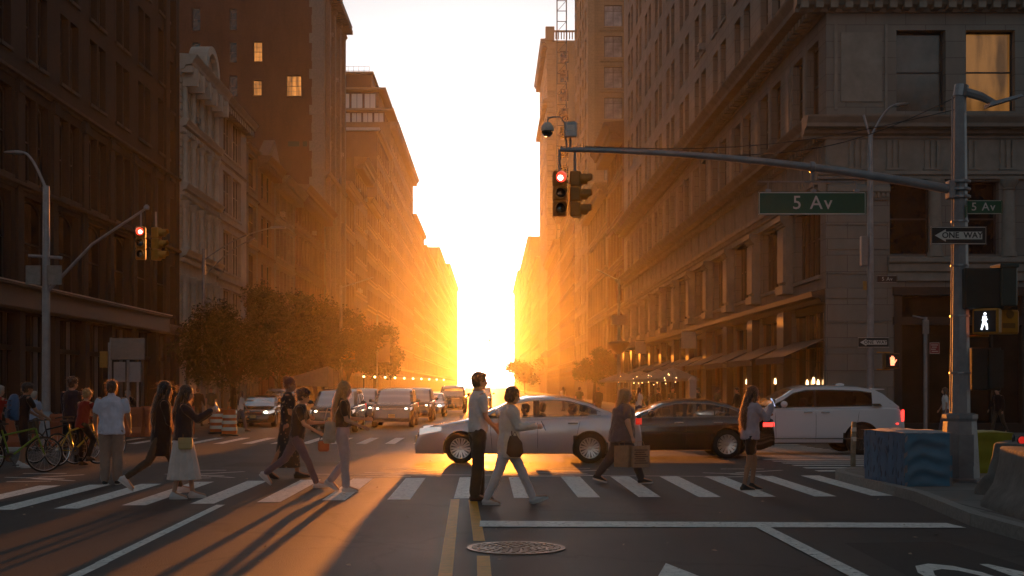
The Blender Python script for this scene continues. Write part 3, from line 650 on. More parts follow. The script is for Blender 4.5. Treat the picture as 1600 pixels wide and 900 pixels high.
# tall brick tower with blank party wall
b6 = thing('brick_tower', 'tall red-brown tower with a blank brick side wall and three lamplit windows', 'building', (XL, 139, -.25))
f = left_facade(b6, 139, 156, M_GREY, 66, depth=34, thick=.5, body=False); f.extra = MB()
for r in range(15):
    for i in range(3): f.win(2.6 + i * 4.9, 6.2 + 4.0 * r, 1.5, 3.1, 'sash', M_FRB, one=True); f.win(4.5 + i * 4.9, 6.2 + 4.0 * r, 1.5, 3.1, 'sash', M_FRB, one=True)
f.build(sillmat=M_GREYT)
for zz in (5.4, 25.2, 61): f.cornice(0, 17, zz, scaled(CYMA, 1.0 if zz > 50 else .7), M_GREYT, 'string_course')
f.cornice(0, 17, 45.6, scaled(CYMA, 1.3, 1.3), M_GREYT, 'belt_cornice', dent=[(.8, .35, 1.3, .1, .6)])
for i in range(4): f.pilaster(1.3 + i * 4.9, 1.0, 6, 45.5, .6, M_GREYT)
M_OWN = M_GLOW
s6 = Facade(b6, (XL - 34, 139, -.25), 0, M_BRK, 32.6, 0, 66, thick=.3, depth=17); s6.extra = MB()
def sx(px): return (px - CX) * 139 / F - (XL - 34)
def sz(py): return 1.9 - (py - CY) * 139 / F
for x0, y0, x1, y1, lit in [(396, 65, 410, 96, 1), (395, 125, 409, 149, 1), (447, 118, 471, 150, 1), (358, 13, 370, 47, 0), (358, 65, 370, 98, 0), (300, 12, 313, 48, 0), (300, 66, 313, 98, 0), (358, 118, 371, 150, 0), (396, 13, 410, 47, 0), (447, 172, 470, 205, 0)]:
    if (x0, y0) in ((396, 13), (447, 172)): continue
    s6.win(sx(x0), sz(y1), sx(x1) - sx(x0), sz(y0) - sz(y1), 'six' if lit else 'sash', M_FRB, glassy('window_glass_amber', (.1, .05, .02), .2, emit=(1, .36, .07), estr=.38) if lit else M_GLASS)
s6.build()
e = MB(); e.box((32.6, 0, 0), (34, .6, 66)); 
for k in range(33): e.box((32.55 if k % 2 else 32.3, -.06, 2 * k + .1), (34.02, .02, 2 * k + 1.2))
s6.put(e, 'stone_corner_pier', M_GREYT)
v = MB(); v.box((sx(450), -.05, sz(229)), (sx(468), .05, sz(221))); v.box((sx(473), -.05, sz(229)), (sx(480), .05, sz(221))); s6.put(v, 'vent_louvre', M_DARKFR)
row_building('buff building with very tall shop windows catching the sun past the brick tower', 156, 170, M_BUFF, M_BUFFT, 27.5, 4, 2.4, .6, 'multi', M_BUFFT, corn=1.2, name='department_store', wh=3.9)
row_building('buff terracotta building with a projecting bay and balustrade', 170, 186, M_BUFF, M_BUFFT, 33, 6, 1.6, .7, corn=1.9, name='department_store')
M_PINK = masonry('rose_brick', (.2, .12, .09), (.18, .11, .085), (.13, .09, .07))
b, f = row_building('plain rose building with a white-edged flat roof below the penthouse', 203, 228, M_PINK, M_BUFFT, 43.5, 9, 2.2, 1.0, corn=.8, name='office_building', dent=False)
p = MB(); p.box((-.3, -.4, 43.4), (25.2, 17, 43.9)); f.put(p, 'parapet_coping', mat('white_coping', (.6, .58, .54), .6))
row_building('slender building with thin cornices between the bay-fronted and the rose building', 186.3, 202.8, M_PINK, M_BUFFT, 30, 6, 1.8, .7, corn=1.2, name='department_store')
# penthouse building
b9, f = row_building('tall brown building with glazed penthouse terraces and railings on top', 230, 296, M_BUFF, M_BUFFT, 50.5, 10, 2.0, 1.6, corn=1.6, name='penthouse_building', depth=30)
p = MB(); p.box((1.2, 1.2, 50.5), (58, 28, 52.6)); p.box((2.2, 2.4, 52.9), (54, 27, 56.6)); p.box((5, 4.0, 56.9), (44, 25, 60.6)); f.put(p, 'penthouse', M_BRK)
p = MB()
for z0, y0, x0, x1 in ((52.6, -.6, -.6, 61), (56.6, .9, .2, 57), (60.6, 3.6, 4.4, 45)): p.box((x0, y0, z0), (x1, 28.5, z0 + .4))
f.put(p, 'terrace_slab', M_BUFFT)
SKYG = mat('sky_glass', (.5, .5, .48), .08, var=.1, spec=1)
for z0, z1, xx, y0, y1, n in ((50.75, 52.4, 1.15, 1.4, 20, 9), (53.1, 56.2, 2.15, 3.0, 20, 7)):
    for k in range(n):
        w0 = lerp(y0, y1, k / n); w1 = lerp(y0, y1, (k + .82) / n); p = MB(); p.box((xx - .12, w0 - .1, z0 - .1), (xx, w1 + .1, z1 + .1)); p.box((xx - .15, (w0 + w1) / 2 - .05, z0), (xx - .12, (w0 + w1) / 2 + .05, z1)); p.box((xx - .14, w0, z0), (xx - .121, w1, z1), 1); f.put(p, 'terrace_window', [M_DARKFR, SKYG])
p = MB()
for k in range(14): p.tube([(6, 4.5 + k, 61), (6, 4.5 + k, 62.3)], .04, 4)
for zz in (61.6, 62.3): p.tube([(6, 4.5, zz), (6, 17.5, zz)], .04, 4)
f.put(p, 'roof_railing', M_DARKFR)
row_building('first distant block on the left past the penthouse building', 298, 345, M_BUFF, M_BUFFT, 43, 10, 2.0, 1.4, corn=.8, name='distant_building')
row_building('second distant block on the left, a little lower than the glowing one before it', 346, 430, M_PINK, M_BUFFT, 41, 9, 2.6, 2.0, corn=.8, name='distant_building')
row_building('third distant block on the left, pale and flat-topped', 432, 540, M_BUFF, M_BUFFT, 50, 11, 3.0, 3.0, corn=.8, name='distant_building', dent=False)
row_building('last block on the left where the street dissolves into the sunlight', 542, 690, M_PINK, M_BUFFT, 55, 11, 4.0, 4.0, corn=.8, name='distant_building', dent=False)
p = MB(); p.box((-38, 300, 43), (-24, 330, 47)); 
# ---------------------------------------------------------------- right row beyond the limestone block
M_SAND = masonry('sand_terracotta', (.34, .26, .17), (.31, .24, .16), (.2, .15, .1), .9, .4, .01)
M_SANDT = mat('sand_trim', (.34, .26, .17), .75, var=.2)
bb, ff = row_building('narrow dark loft building with tall iron bays and a jutting cornice right of the sun', 118.9, 136, M_BRK, M_BRKT, 27, 5, 2.5, .5, 'multi', M_BRKT, 'R', corn=2.0, wh=3.2, name='loft_building')
bb, ff = row_building('orange-lit loft building with long window bands over a shop awning', 136, 163.5, M_BUFF, M_BUFFT, 24, 4, 3.2, .5, 'multi', M_BUFFT, 'R', corn=1.5, wh=3.6, name='loft_building')
b10 = thing('setback_tower', 'pale tower with glazed bays rising behind the limestone block', 'building', (XR, 164, -.25))
f = right_facade(b10, 189, 164, M_SAND, 84, depth=20, thick=.4); f.near = False; f.extra = MB()
for r in range(19):
    for i in range(5): f.win(1.2 + i * 4.8, 5 + 4.05 * r, 2.6, 2.9, 'casement', M_FRW, one=True)
f.build(sillmat=M_SANDT)
g = Facade(b10, (XR, 164, -.25), 0, M_SAND, 20, 0, 84, thick=.3, body=False); g.extra = MB()
for r in range(20):
    g.win(2.2, 4.6 + 4.05 * r, 2.4, 2.8, 'casement', M_FRB, glassy('window_glass_pale', (.28, .29, .3), .1), one=True); g.win(6.2, 4.6 + 4.05 * r, 1.6, 2.8, 'sash', M_DARKFR, one=True)
g.build(sillmat=M_SANDT)
for r in range(20): g.cornice(1.6, 9, 3.95 + 4.05 * r, scaled(BAND, .8), M_SANDT, 'string_course')
p = MB(); p.box((0, -.25, 0), (.9, .02, 84)); p.box((5.1, -.4, 0), (5.6, .02, 84)); p.box((8.4, -.5, 0), (9.0, .02, 84)); g.put(p, 'corner_pier', M_SANDT)
row_building('low brown loft building glowing orange behind the hanging traffic signal', 189.2, 230, M_BRK, M_BRKT, 33, 7, 2.6, .8, side='R', corn=1.5, name='loft_building')
row_building('lower brick building in the haze before the tall ornate block', 230.5, 281, M_BUFF, M_BUFFT, 29, 6, 2.6, 1.2, side='R', corn=1.2, name='loft_building')
b11 = thing('ornate_tower', 'tall sand-coloured tower with quoined corners, arched top windows and roof balustrade', 'building', (XR, 282, -.25))
f = right_facade(b11, 327, 282, M_SAND, 80, depth=26, thick=.4); f.near = False; f.extra = MB()
for r in range(17):
    for i in range(8): f.win(2.4 + i * 5.3, 6 + 4.3 * r, 2.0, 2.7, 'sash', M_FRB, one=True)
f.build(sillmat=M_SANDT)
for zz in (5, 66, 79): f.cornice(0, 45, zz, scaled(CYMA, 1.6 if zz > 70 else 1.0), M_SANDT, 'string_course', dent=[(1.5, .6, 1.0, -.3, .5)])
g = Facade(b11, (XR, 282, -.25), 0, M_SAND, 26, 0, 80, thick=.3, body=False); g.extra = MB()
for r in range(17):
    for i, u in enumerate((1.9 + 1.0, 8.4, 14, 19.5)): g.win(u, 6 + 4.3 * r, 1.9, 2.8, 'arch' if r == 16 else 'sash', M_FRB, one=True)
g.build(sillmat=M_SANDT)
q = MB()
for k in range(66): w_ = 1.7 if k % 2 else 1.2; q.box((-.1, -.15, 1.2 * k + .2), (w_, .02, 1.2 * k + 1.1))
g.put(q, 'quoins', M_SANDT)
q = MB(); q.box((.6, -.3, 81.8), (25, 0, 82.2)); q.box((-.4, -.5, 79.9), (1.6, 1.2, 83))
for k in range(38): q.box((1.8 + k * .62, -.2, 80.2), (2.05 + k * .62, 0, 81.8))
g.put(q, 'roof_balustrade', M_SANDT)
row_building('first pale block on the right beyond the tall ornate tower', 328, 400, M_SAND, M_SANDT, 36, 8, 2.6, 2.0, side='R', corn=1.0, name='distant_building')
row_building('second pale block on the right near the vanishing point of the street', 401, 560, M_BUFF, M_BUFFT, 50, 10, 3.4, 3.4, side='R', corn=1.0, name='distant_building', dent=False)
row_building('last block on the right washed out beside the sun', 562, 700, M_SAND, M_SANDT, 54, 10, 4, 4, side='R', corn=1.0, name='distant_building', dent=False)
# roof water tank and ladder mast seen against the sky
lm = thing('roof_ladder', 'thin steel ladder mast rising into the sky beside the pale tower', 'ladder', (XR + .9, 240, 28.75))
q = MB()
for dx in (-.9, .9): q.tube([(dx, 0, 0), (dx, 0, 52)], .12, 5)
for k in range(26): q.tube([(-.9, 0, 1 + k * 2), (.9, 0, 1 + k * 2)], .08, 4)
for k in range(13): q.tube([(-.9, 0, 1 + k * 4), (.9, 0, 3 + k * 4)], .05, 4)
q.obj('ladder_lattice', M_DARKFR, lm)

# the two corner buildings on the camera's side of the avenue, outside the frame, close off the crossing behind us
for nm, x0, x1 in (('corner building of pale brick on the near side of the avenue, right of the frame', 15.5, 70), ('corner building of grey stone on the near side of the avenue, left of the frame', -70, -19.5)):
    bn = thing('near_corner_building', nm, 'building', (x0, 15.5, .1))
    fn = Facade(bn, (x1, 15.5, .1), math.pi, M_BUFF if x0 > 0 else M_GREY, x1 - x0, 0, 20, depth=74); fn.extra = MB()
    for r in range(4):
        for i in range(11): fn.win(2 + i * 4.6, 1.2 + 4.4 * r, 1.9, 2.8, 'sash', M_FRB, one=True)
    fn.build()
# ---------------------------------------------------------------- vehicles
M_TYRE = mat('tyre_rubber', (.02, .02, .02), .8, var=.2)
M_RIM = mat('alloy_rim', (.6, .6, .6), .28, .9, .05)
M_RIMD = mat('dark_alloy_rim', (.12, .12, .12), .3, .9, .05)
M_BLK = mat('black_plastic', (.02, .02, .022), .5, var=.1)
M_CHR = mat('chrome_trim', (.75, .74, .72), .12, 1.0, 0)
M_CABIN = mat('cabin_dark', (.03, .028, .026), .8)
M_TAIL = mat('tail_light_lit', (.5, .02, .02), .2, var=0, emit=(1, .04, .03), estr=1.6)
M_TAILO = mat('tail_light_red', (.3, .01, .01), .15, var=0, coat=1, emit=(1, .03, .02), estr=.25)
M_HEAD = mat('head_light_lit', (.9, .85, .7), .15, var=0, emit=(1, .86, .6), estr=7)
M_HEADO = mat('head_light_clear', (.7, .7, .72), .08, .6, 0, coat=1, emit=(1, .95, .9), estr=.25)
M_CLEAR = clearglass('car_glass_clear', (.6, .62, .6), .0)
M_TINT = clearglass('car_glass_tinted', (.09, .09, .1), .06)
M_PLATE = mat('plate', (.55, .45, .2), .5, var=.3, scale=30)
M_AMBER = mat('amber_marker', (.7, .2, .02), .3, var=0, emit=(1, .3, .05), estr=.4)
def interp(pts, x):
    if x <= pts[0][0]: return pts[0][1]
    for (a, b_), (c, d) in zip(pts, pts[1:]):
        if x <= c:
            t = (x - a) / (c - a) if c > a else 0
            t = t * t * (3 - 2 * t) * .45 + t * .55
            return b_ + (d - b_) * t
    return pts[-1][1]
def wheel_mesh(r, w, spokes, style='split'):
    ty = MB(); ty.lathe([(r * .68, -w / 2), (r * .9, -w / 2), (r * .985, -w * .4), (r, -w * .25), (r, w * .25), (r * .985, w * .4), (r * .9, w / 2), (r * .68, w / 2), (r * .66, 0)], n=36, axis='y', loop=True)
    rm = MB(); rm.lathe([(r * .655, -w * .46), (r * .7, -w * .5), (r * .72, -w * .46), (r * .69, -w * .3), (r * .69, w * .3), (r * .1, w * .3), (r * .1, w * .2), (r * .63, w * .2)], n=36, axis='y', loop=True)
    rm.lathe([(.001, -w * .42), (r * .12, -w * .42), (r * .16, -w * .34), (r * .16, w * .1), (.001, w * .1)], n=18, axis='y')
    for k in range(spokes):
        for da in ((-.1, .1) if style == 'split' else (0,)):
            a = 2 * math.pi * k / spokes; a0 = a + da * .5; a1 = a + da * 1.6
            p0 = Vector((math.cos(a0) * r * .12, -w * .36, math.sin(a0) * r * .12)); p1 = Vector((math.cos(a1) * r * .68, -w * .44, math.sin(a1) * r * .68))
            d = (p1 - p0).normalized(); s_ = Vector((-d.z, 0, d.x)); wd0, wd1 = (r * .045, r * .05) if style == 'split' else (r * .06, r * .09)
            q = Vector((0, w * .14, 0))
            rm.add([p0 - s_ * wd0, p0 + s_ * wd0, p1 + s_ * wd1, p1 - s_ * wd1, p0 - s_ * wd0 + q, p0 + s_ * wd0 + q, p1 + s_ * wd1 + q, p1 - s_ * wd1 + q], [(0, 1, 2, 3), (7, 6, 5, 4), (0, 4, 5, 1), (1, 5, 6, 2), (2, 6, 7, 3), (3, 7, 4, 0)])
    hub = MB(); hub.lathe([(.001, -w * .2), (r * .62, -w * .2), (r * .62, -w * .18), (.001, -w * .18)], n=24, axis='y')
    return ty, rm, hub
CAR_SHARED = {}
def make_car(name, label, cat, S, paint, loc, rotz, group=None, windows='clear', driver=False, tail='off', head='off', rim=None, detail=True, plate=False):
    """local: front = -x, left/right = y, z up; S is the body sheet of one kind of car"""
    L, W, wb, fo, r = S['L'], S['W'], S['wb'], S['fo'], S['r']
    t = thing(name, label, cat, loc, rotz, group)
    x0 = -L / 2; wx = [x0 + fo, x0 + fo + wb]
    gl = M_CLEAR if windows == 'clear' else M_TINT
    key = (id(S),)
    if key not in CAR_SHARED:
        belt = S['belt']
        N = 46; xs = [x0 + L * (i / N) for i in range(N + 1)]
        xs = sorted(set([x0 + .0, x0 + .03, x0 + .1] + xs + [x0 + L - .1, x0 + L - .03]))
        def plan(x):                      # half width in plan
            u = (x - x0) / L; e = 1
            if u < .16: e = 1 - (1 - u / .16) ** 2.4 * S.get('nose', .2)
            if u > .86: e = 1 - ((u - .86) / .14) ** 2.4 * S.get('tailw', .14)
            return W / 2 * e
        def zb(x):
            u = (x - x0); return interp([(0, S['chin']), (.25, S['sill']), (L - .35, S['sill']), (L, S['rbump'])], u)
        b = MB(); rs = []
        for x in xs:
            w = plan(x); zt = interp(belt, x - x0); z0 = zb(x); h = zt - z0; sh = S.get('shoulder', .9)
            pts = []
            for (fy, fz) in ((0, 0), (.8, 0), (.93, .03), (.965, .14), (.985, .3), (1.0, .5), (.995, .68), (.975, sh), (.94, .965), (.86, 1.0), (.5, 1.0 + S.get('crown', .02)), (0, 1.0 + S.get('crown', .02) * 1.3)):
                pts.append((x, fy * w, z0 + h * fz))
            rs.append(pts[::1] + [(p[0], -p[1], p[2]) for p in pts[-2:0:-1]])
        b.rings(rs)
        me = b.mesh('body', [paint, M_BLK]); bo = bpy.data.objects.new('body', me); sc.collection.objects.link(bo)
        for wxx in wx:                    # wheel arches
            for sg in (-1, 1):
                c = MB(); c.lathe([(.001, -.27), (r * 1.13, -.27), (r * 1.13, .27), (.001, .27)], (wxx, sg * (W / 2 - .12), r * 1.0), 40, axis='y'); co_ = c.obj('cutter', [])
                md = bo.modifiers.new('c', 'BOOLEAN'); md.operation = 'DIFFERENCE'; md.object = co_; md.solver = 'EXACT'
        me2 = bpy.data.meshes.new_from_object(bo.evaluated_get(bpy.context.evaluated_depsgraph_get())); me2.name = 'body'
        for md in list(bo.modifiers): bpy.data.objects.remove(md.object)
        bpy.data.objects.remove(bo)
        for p in me2.polygons:            # inside of arches is bare dark plastic
            c = p.center
            for wxx in wx:
                if abs((Vector((c.x - wxx, c.z - r))).length - r * 1.13) < .012 and abs(c.y) < W / 2 - .005: p.material_index = 1
                if abs(abs(c.y) - (W / 2 - .39)) < .01 and (Vector((c.x - wxx, c.z - r))).length < r * 1.14: p.material_index = 1
            if p.normal.z < -.9: p.material_index = 1
        smooth_by_angle(me2, 38)
        # greenhouse
        gx0, gx1 = S['gx']; roof = S['roof']; n = 40
        gxs = sorted(set([gx0 + (gx1 - gx0) * i / n for i in range(n + 1)] + [p for pr in S['pillars'] for p in pr]))
        def wbelt(x): return min(plan(x + x0), W / 2) * .93
        rows = []
        for x in gxs:
            zb_ = interp(belt, x) - .02; zr = max(interp(roof, x), zb_ + .002); tum = S.get('tumble', .74)
            hh = (zr - zb_) / (S['roofh'] - zb_); wB = wbelt(x); wR = W / 2 * tum; yE = lerp(wB, wR, min(1, max(0, hh)))
            row = []
            for fz in (0, .06, .5, None, 1.0):
                if fz is None: z_ = max(zb_, zr - S.get('rail', .075))
                else: z_ = lerp(zb_, zr - .02 * hh, fz)
                row.append((x + x0, lerp(wB, yE, (z_ - zb_) / max(.001, zr - zb_)) if zr - zb_ > .01 else wB, z_))
            for fy in (.86, .5, 0): row.append((x + x0, yE * fy, zr + (1 - fy) * .035 * min(1, hh * 1.5)))
            rows.append(row)
        g = {k: MB() for k in ('roof', 'side_l', 'side_r', 'front', 'rear')}
        ws, rw = S['wsx'], S['rwx']
        for i in range(len(rows) - 1):
            xa = (gxs[i] + gxs[i + 1]) / 2
            pil = any(a <= xa <= c for a, c in S['pillars'])
            for j in range(7):
                for sg in (1, -1):
                    q = [rows[i][j], rows[i + 1][j], rows[i + 1][j + 1], rows[i][j + 1]]; q = [(p[0], p[1] * sg, p[2]) for p in q]
                    side = j in (1, 2) and not pil and S['dlo'][0] < xa < S['dlo'][1]
                    if side: g['side_l' if sg < 0 else 'side_r'].quad(*q)
                    elif j >= 5 and S['wsx'][0] < xa < S['wsx'][1]: g['front'].quad(*q)
                    elif j >= 5 and S['rwx'][0] < xa < S['rwx'][1]: g['rear'].quad(*q)
                    else: g['roof'].quad(*q, 1 if (j in (1, 2) and pil) else 0)
        roofm = g['roof'].mesh('roof', [paint, M_BLK]); smooth_by_angle(roofm, 40)
        def weld(me):
            bm = bmesh.new(); bm.from_mesh(me); bmesh.ops.remove_doubles(bm, verts=bm.verts, dist=.001); bm.to_mesh(me); bm.free(); smooth_by_angle(me, 40); return me
        weld(roofm)
        gm = {k: weld(g[k].mesh('window', M_CLEAR)) for k in ('side_l', 'side_r', 'front', 'rear')}
        # trims
        tr = MB()
        for sg in (-1, 1):
            dl = [(gxs[i] + x0, sg * (rows[i][1][1] + .006), rows[i][1][2]) for i in range(len(rows)) if S['dlo'][0] - .05 <= gxs[i] <= S['dlo'][1] + .05]
            up = [(gxs[i] + x0, sg * (rows[i][3][1] + .006), rows[i][3][2]) for i in range(len(rows)) if S['dlo'][0] - .05 <= gxs[i] <= S['dlo'][1] + .05]
            tr.tube(dl, .009, 5); tr.tube(up, .009, 5)
        seam = MB()
        for xs_ in S['seams']:
            for sg in (-1, 1):
                pts = []
                for k in range(9):
                    f = k / 8; z_ = lerp(S['sill'] + .06, interp(belt, xs_[0]) - .02, f); xx = lerp(xs_[1], xs_[0], f) + x0
                    h = interp(belt, xs_[0]) - S['sill']; fz = (z_ - S['sill']) / h
                    yy = interp([(0, .8), (.03, .93), (.14, .965), (.3, .985), (.5, 1), (.68, .995), (.9, .975), (.965, .94), (1, .86)], fz) * plan(xx)
                    pts.append((xx, sg * (yy - .001), z_))
                seam.tube(pts, .006, 4)
        CAR_SHARED[key] = (me2, roofm, gm, tr.mesh('window_trim', M_CHR if S.get('chrome', 1) else M_BLK), seam.mesh('door_seam', M_BLK), plan, wbelt)
    me2, roofm, gm, trm, seamm, plan, wbelt = CAR_SHARED[key]
    def own(me, m, k=0):
        o = link(me.name, me, t); o.material_slots[k].link = 'OBJECT'; o.material_slots[k].material = m; return o
    own(me2, paint); own(roofm, paint)
    for k, nm in (('side_l', 'side_window'), ('side_r', 'side_window'), ('front', 'windscreen'), ('rear', 'rear_window')):
        o = own(gm[k], gl if k not in ('front',) or windows != 'tint' else M_CLEAR); o.name = nm
    link('window_trim', trm, t); link('door_seam', seamm, t)
    H = S['roofh']; blt = interp(S['belt'], L * .5)
    # interior
    c = MB()
    for sx_ in S['seats']:
        for yy in (-.38, .38):
            c.T = Matrix.Translation((x0 + sx_, yy, 0)) @ Matrix.Rotation(R(12), 4, 'Y')
            c.bbox((-.07, -.24, .45), (.09, .24, blt + .12), .05); c.bbox((-.05, -.12, blt + .14), (.05, .12, blt + .34), .04)
        c.T = None
    c.bbox((x0 + S['dash'], -W * .42, blt - .2), (x0 + S['dash'] + .4, W * .42, blt + .04), .06)
    wheelc = (x0 + S['dash'] + .52, .38, blt + .0)
    c.T = Matrix.Translation(wheelc) @ Matrix.Rotation(R(-65), 4, 'Y'); c.lathe([(.17, -.015), (.2, -.015), (.2, .015), (.17, .015)], n=20); c.T = None
    c.obj('seat', M_CABIN, t)
    # wheels
    ty, rm, hub = wheel_mesh(r, .22, S.get('spokes', 9), S.get('spoke', 'split'))
    rk = (round(r, 3), S.get('spokes', 9), S.get('spoke', 'split'))
    if rk not in CAR_SHARED: CAR_SHARED[rk] = (ty.mesh('tyre', M_TYRE, 40), rm.mesh('rim', M_RIM, 30), hub.mesh('brake_disc', M_RIMD))
    tm, rim_m, hb = CAR_SHARED[rk]
    for wxx in wx:
        for sg in (-1, 1):
            wh = link('wheel', None, t, (wxx, sg * (W / 2 - .13), r), 0 if sg < 0 else math.pi)
            link('tyre', tm, wh); o = link('rim', rim_m, wh); link('brake_disc', hb, wh)
            if rim: o.material_slots[0].link = 'OBJECT'; o.material_slots[0].material = rim
            wh.rotation_euler[1] = rnd.random() * 6
    # lamps
    hz_, tz = S['hz'], S['tz']
    for sg in (-1, 1):
        y1 = plan(x0 + .12) * .95; k = MB()
        pts = []
        for i in range(6):
            xx = x0 + S.get('hx', (.06, .42))[0] + (S.get('hx', (.06, .42))[1] - S.get('hx', (.06, .42))[0]) * i / 5
            yy = plan(xx) * .982; pts.append((xx, yy))
        a = [(x0 + .045, sg * y1 * .62, z_) for z_ in hz_]
        ring0 = [(xx - .012, sg * (yy + .004), hz_[0] + (i * .018)) for i, (xx, yy) in enumerate(pts)]; ring1 = [(xx, sg * (yy * .99 + .004), hz_[1] + i * .012 - (i / 5) ** 2 * .02) for i, (xx, yy) in enumerate(pts)]
        ring0 = [(x0 + S['lampx'], sg * y1 * .6, hz_[0] + .0)] + ring0; ring1 = [(x0 + S['lampx'] + .02, sg * y1 * .6, hz_[1] - .01)] + ring1
        for i in range(len(ring0) - 1): k.quad(ring0[i], ring0[i + 1], ring1[i + 1], ring1[i])
        k.obj('headlight', M_HEADO, t, smooth=40)
        if head == 'on':
            k = MB(); k.ell((x0 + S['lampx'] - .0, sg * y1 * .78, (hz_[0] + hz_[1]) / 2), (.05, .085, .06), 12); k.obj('headlamp_bulb', M_HEAD, t, smooth=40)
        k = MB(); xe = x0 + L; y2 = plan(xe - .1) * .985; tp = S.get('tl', (.28, .3))
        rg = [(xe - tp[0], sg * (plan(xe - tp[0]) + .004)), (xe - tp[0] * .5, sg * (plan(xe - tp[0] * .5) + .004)), (xe - .06, sg * (plan(xe - .06) + .0)), (xe + .004, sg * (plan(xe) * .93)), (xe + .008, sg * (plan(xe) - tp[1]))]
        for i in range(4): k.quad((*rg[i], tz[0]), (*rg[i + 1], tz[0]), (*rg[i + 1], tz[1]), (*rg[i], tz[1]))
        k.obj('tail_light', M_TAIL if tail == 'on' else M_TAILO, t, smooth=40)
        # mirror, handles
        k = MB(); mx = x0 + S['mirror']; my = wbelt(S['mirror']) ; k.ell((mx, sg * (my + .2), blt + .1), (.09, .12, .085), 12); k.tube([(mx, sg * my, blt + .03), (mx, sg * (my + .16), blt + .07)], .025, 6); k.obj('wing_mirror', paint if S.get('mirrorpaint', 1) else M_BLK, t, smooth=50)
        for hx in S['handles']:
            k = MB(); yy = plan(x0 + hx) * .985; k.bbox((x0 + hx - .11, sg * yy - .02 * sg, blt - .13), (x0 + hx + .11, sg * (yy + .035), blt - .1), .008); k.obj('door_handle', M_CHR, t)
    # nose: grille, lower intake, badge; tail: plate, bumper reflector
    k = MB(); gz = S['grille']; gw = S.get('gw', .5); xg = x0 + S['lampx'] - .055
    k.bbox((xg, -gw, gz[0]), (xg + .12, gw, gz[1]), .02)
    for i in range(5): zz = lerp(gz[0], gz[1], (i + .5) / 5); k.box((xg - .012, -gw + .04, zz - .008), (xg + .02, gw - .04, zz + .008), 1)
    k.box((xg - .015, -gw - .02, gz[1] - .01), (xg + .05, gw + .02, gz[1] + .02), 1); k.obj('grille', [M_BLK, M_CHR], t)
    k = MB(); k.bbox((x0 - .012, -W * .36, S['chin'] + .06), (x0 + .15, W * .36, S['chin'] + .2), .03); k.obj('lower_intake', M_BLK, t)
    k = MB(); k.box((x0 - .03, -.15, S['chin'] + .22), (x0 - .005, .15, S['chin'] + .37)); k.box((x0 + L + .002, -.15, S['plz']), (x0 + L + .03, .15, S['plz'] + .15)); k.obj('number_plate', M_PLATE, t)
    return t
SEDAN = dict(L=4.93, W=1.85, wb=2.80, fo=.99, r=.335, chin=.2, sill=.2, rbump=.32, shoulder=.9, nose=.26, tailw=.16,
    belt=[(0, .42), (.05, .6), (.16, .72), (.5, .83), (1.3, .96), (1.75, .985), (2.6, .99), (3.6, 1.02), (4.1, 1.06), (4.7, 1.04), (4.88, .98), (4.93, .62)],
    roofh=1.45, roof=[(1.28, .95), (1.75, 1.18), (2.2, 1.37), (2.5, 1.43), (2.9, 1.45), (3.3, 1.43), (3.7, 1.33), (4.1, 1.17), (4.42, 1.03)], gx=(1.28, 4.42), dlo=(1.62, 3.98), pillars=[(2.62, 2.7), (3.72, 3.75)],
    wsx=(1.3, 2.1), rwx=(3.62, 4.4), seams=[((1.62, 1.68)), ((2.66, 2.66)), ((3.6, 3.42))], seats=(2.55, 3.45), dash=1.55, hz=(.62, .76), tz=(.84, .98), tl=(.14, .2), lampx=.1, hx=(.1, .58), mirror=1.82, handles=(2.5, 3.42), grille=(.5, .68), plz=.75, gw=.42, spokes=9)
SEDAN2 = dict(L=5.05, W=1.88, wb=3.05, fo=.85, r=.345, chin=.18, sill=.19, rbump=.3, shoulder=.9, nose=.2, tailw=.14,
    belt=[(0, .4), (.04, .66), (.2, .76), (.7, .86), (1.5, .95), (1.95, .97), (3, .98), (4, 1.0), (4.5, 1.02), (4.9, .99), (5.02, .93), (5.05, .6)],
    roofh=1.4, roof=[(1.55, .94), (2.0, 1.15), (2.4, 1.32), (2.75, 1.385), (3.1, 1.4), (3.5, 1.385), (3.95, 1.29), (4.35, 1.13), (4.62, 1.01)], gx=(1.55, 4.62), dlo=(1.88, 4.18), pillars=[(2.86, 2.95), (3.9, 3.93)],
    wsx=(1.57, 2.32), rwx=(3.88, 4.6), seams=[((1.85, 1.9)), ((2.92, 2.92)), ((3.85, 3.66))], seats=(2.85, 3.75), dash=1.8, hz=(.6, .72), tz=(.76, .86), tl=(.3, .3), lampx=.1, hx=(.1, .5), mirror=2.08, handles=(2.75, 3.68), grille=(.45, .68), plz=.7, gw=.36, spokes=14, spoke='single')
SUV = dict(L=5.34, W=2.0, wb=3.3, fo=.9, r=.41, chin=.28, sill=.3, rbump=.45, shoulder=.93, nose=.1, tailw=.1, chrome=1, tumble=.8, rail=.1,
    belt=[(0, .5), (.03, 1.0), (.2, 1.12), (1.0, 1.18), (1.7, 1.22), (3, 1.23), (4.4, 1.26), (4.9, 1.28), (5.2, 1.24), (5.3, 1.1), (5.34, .7)],
    roofh=1.8, roof=[(1.65, 1.2), (2.1, 1.5), (2.5, 1.73), (2.8, 1.79), (3.3, 1.8), (4.1, 1.78), (4.55, 1.72), (4.75, 1.62), (5.0, 1.42), (5.2, 1.26)], gx=(1.65, 5.2), dlo=(1.95, 4.5), pillars=[(2.98, 3.04)],
    wsx=(1.67, 2.45), rwx=(4.62, 5.15), seams=[((1.95, 1.98)), ((3.01, 3.01)), ((4.15, 4.0))], seats=(2.9, 3.85), dash=1.9, hz=(.92, 1.05), tz=(.88, 1.18), lampx=.08, hx=(.08, .3), mirror=2.15, handles=(2.8, 3.25), grille=(.6, 1.05), plz=.8, gw=.45, tl=(.1, .14), spokes=7)
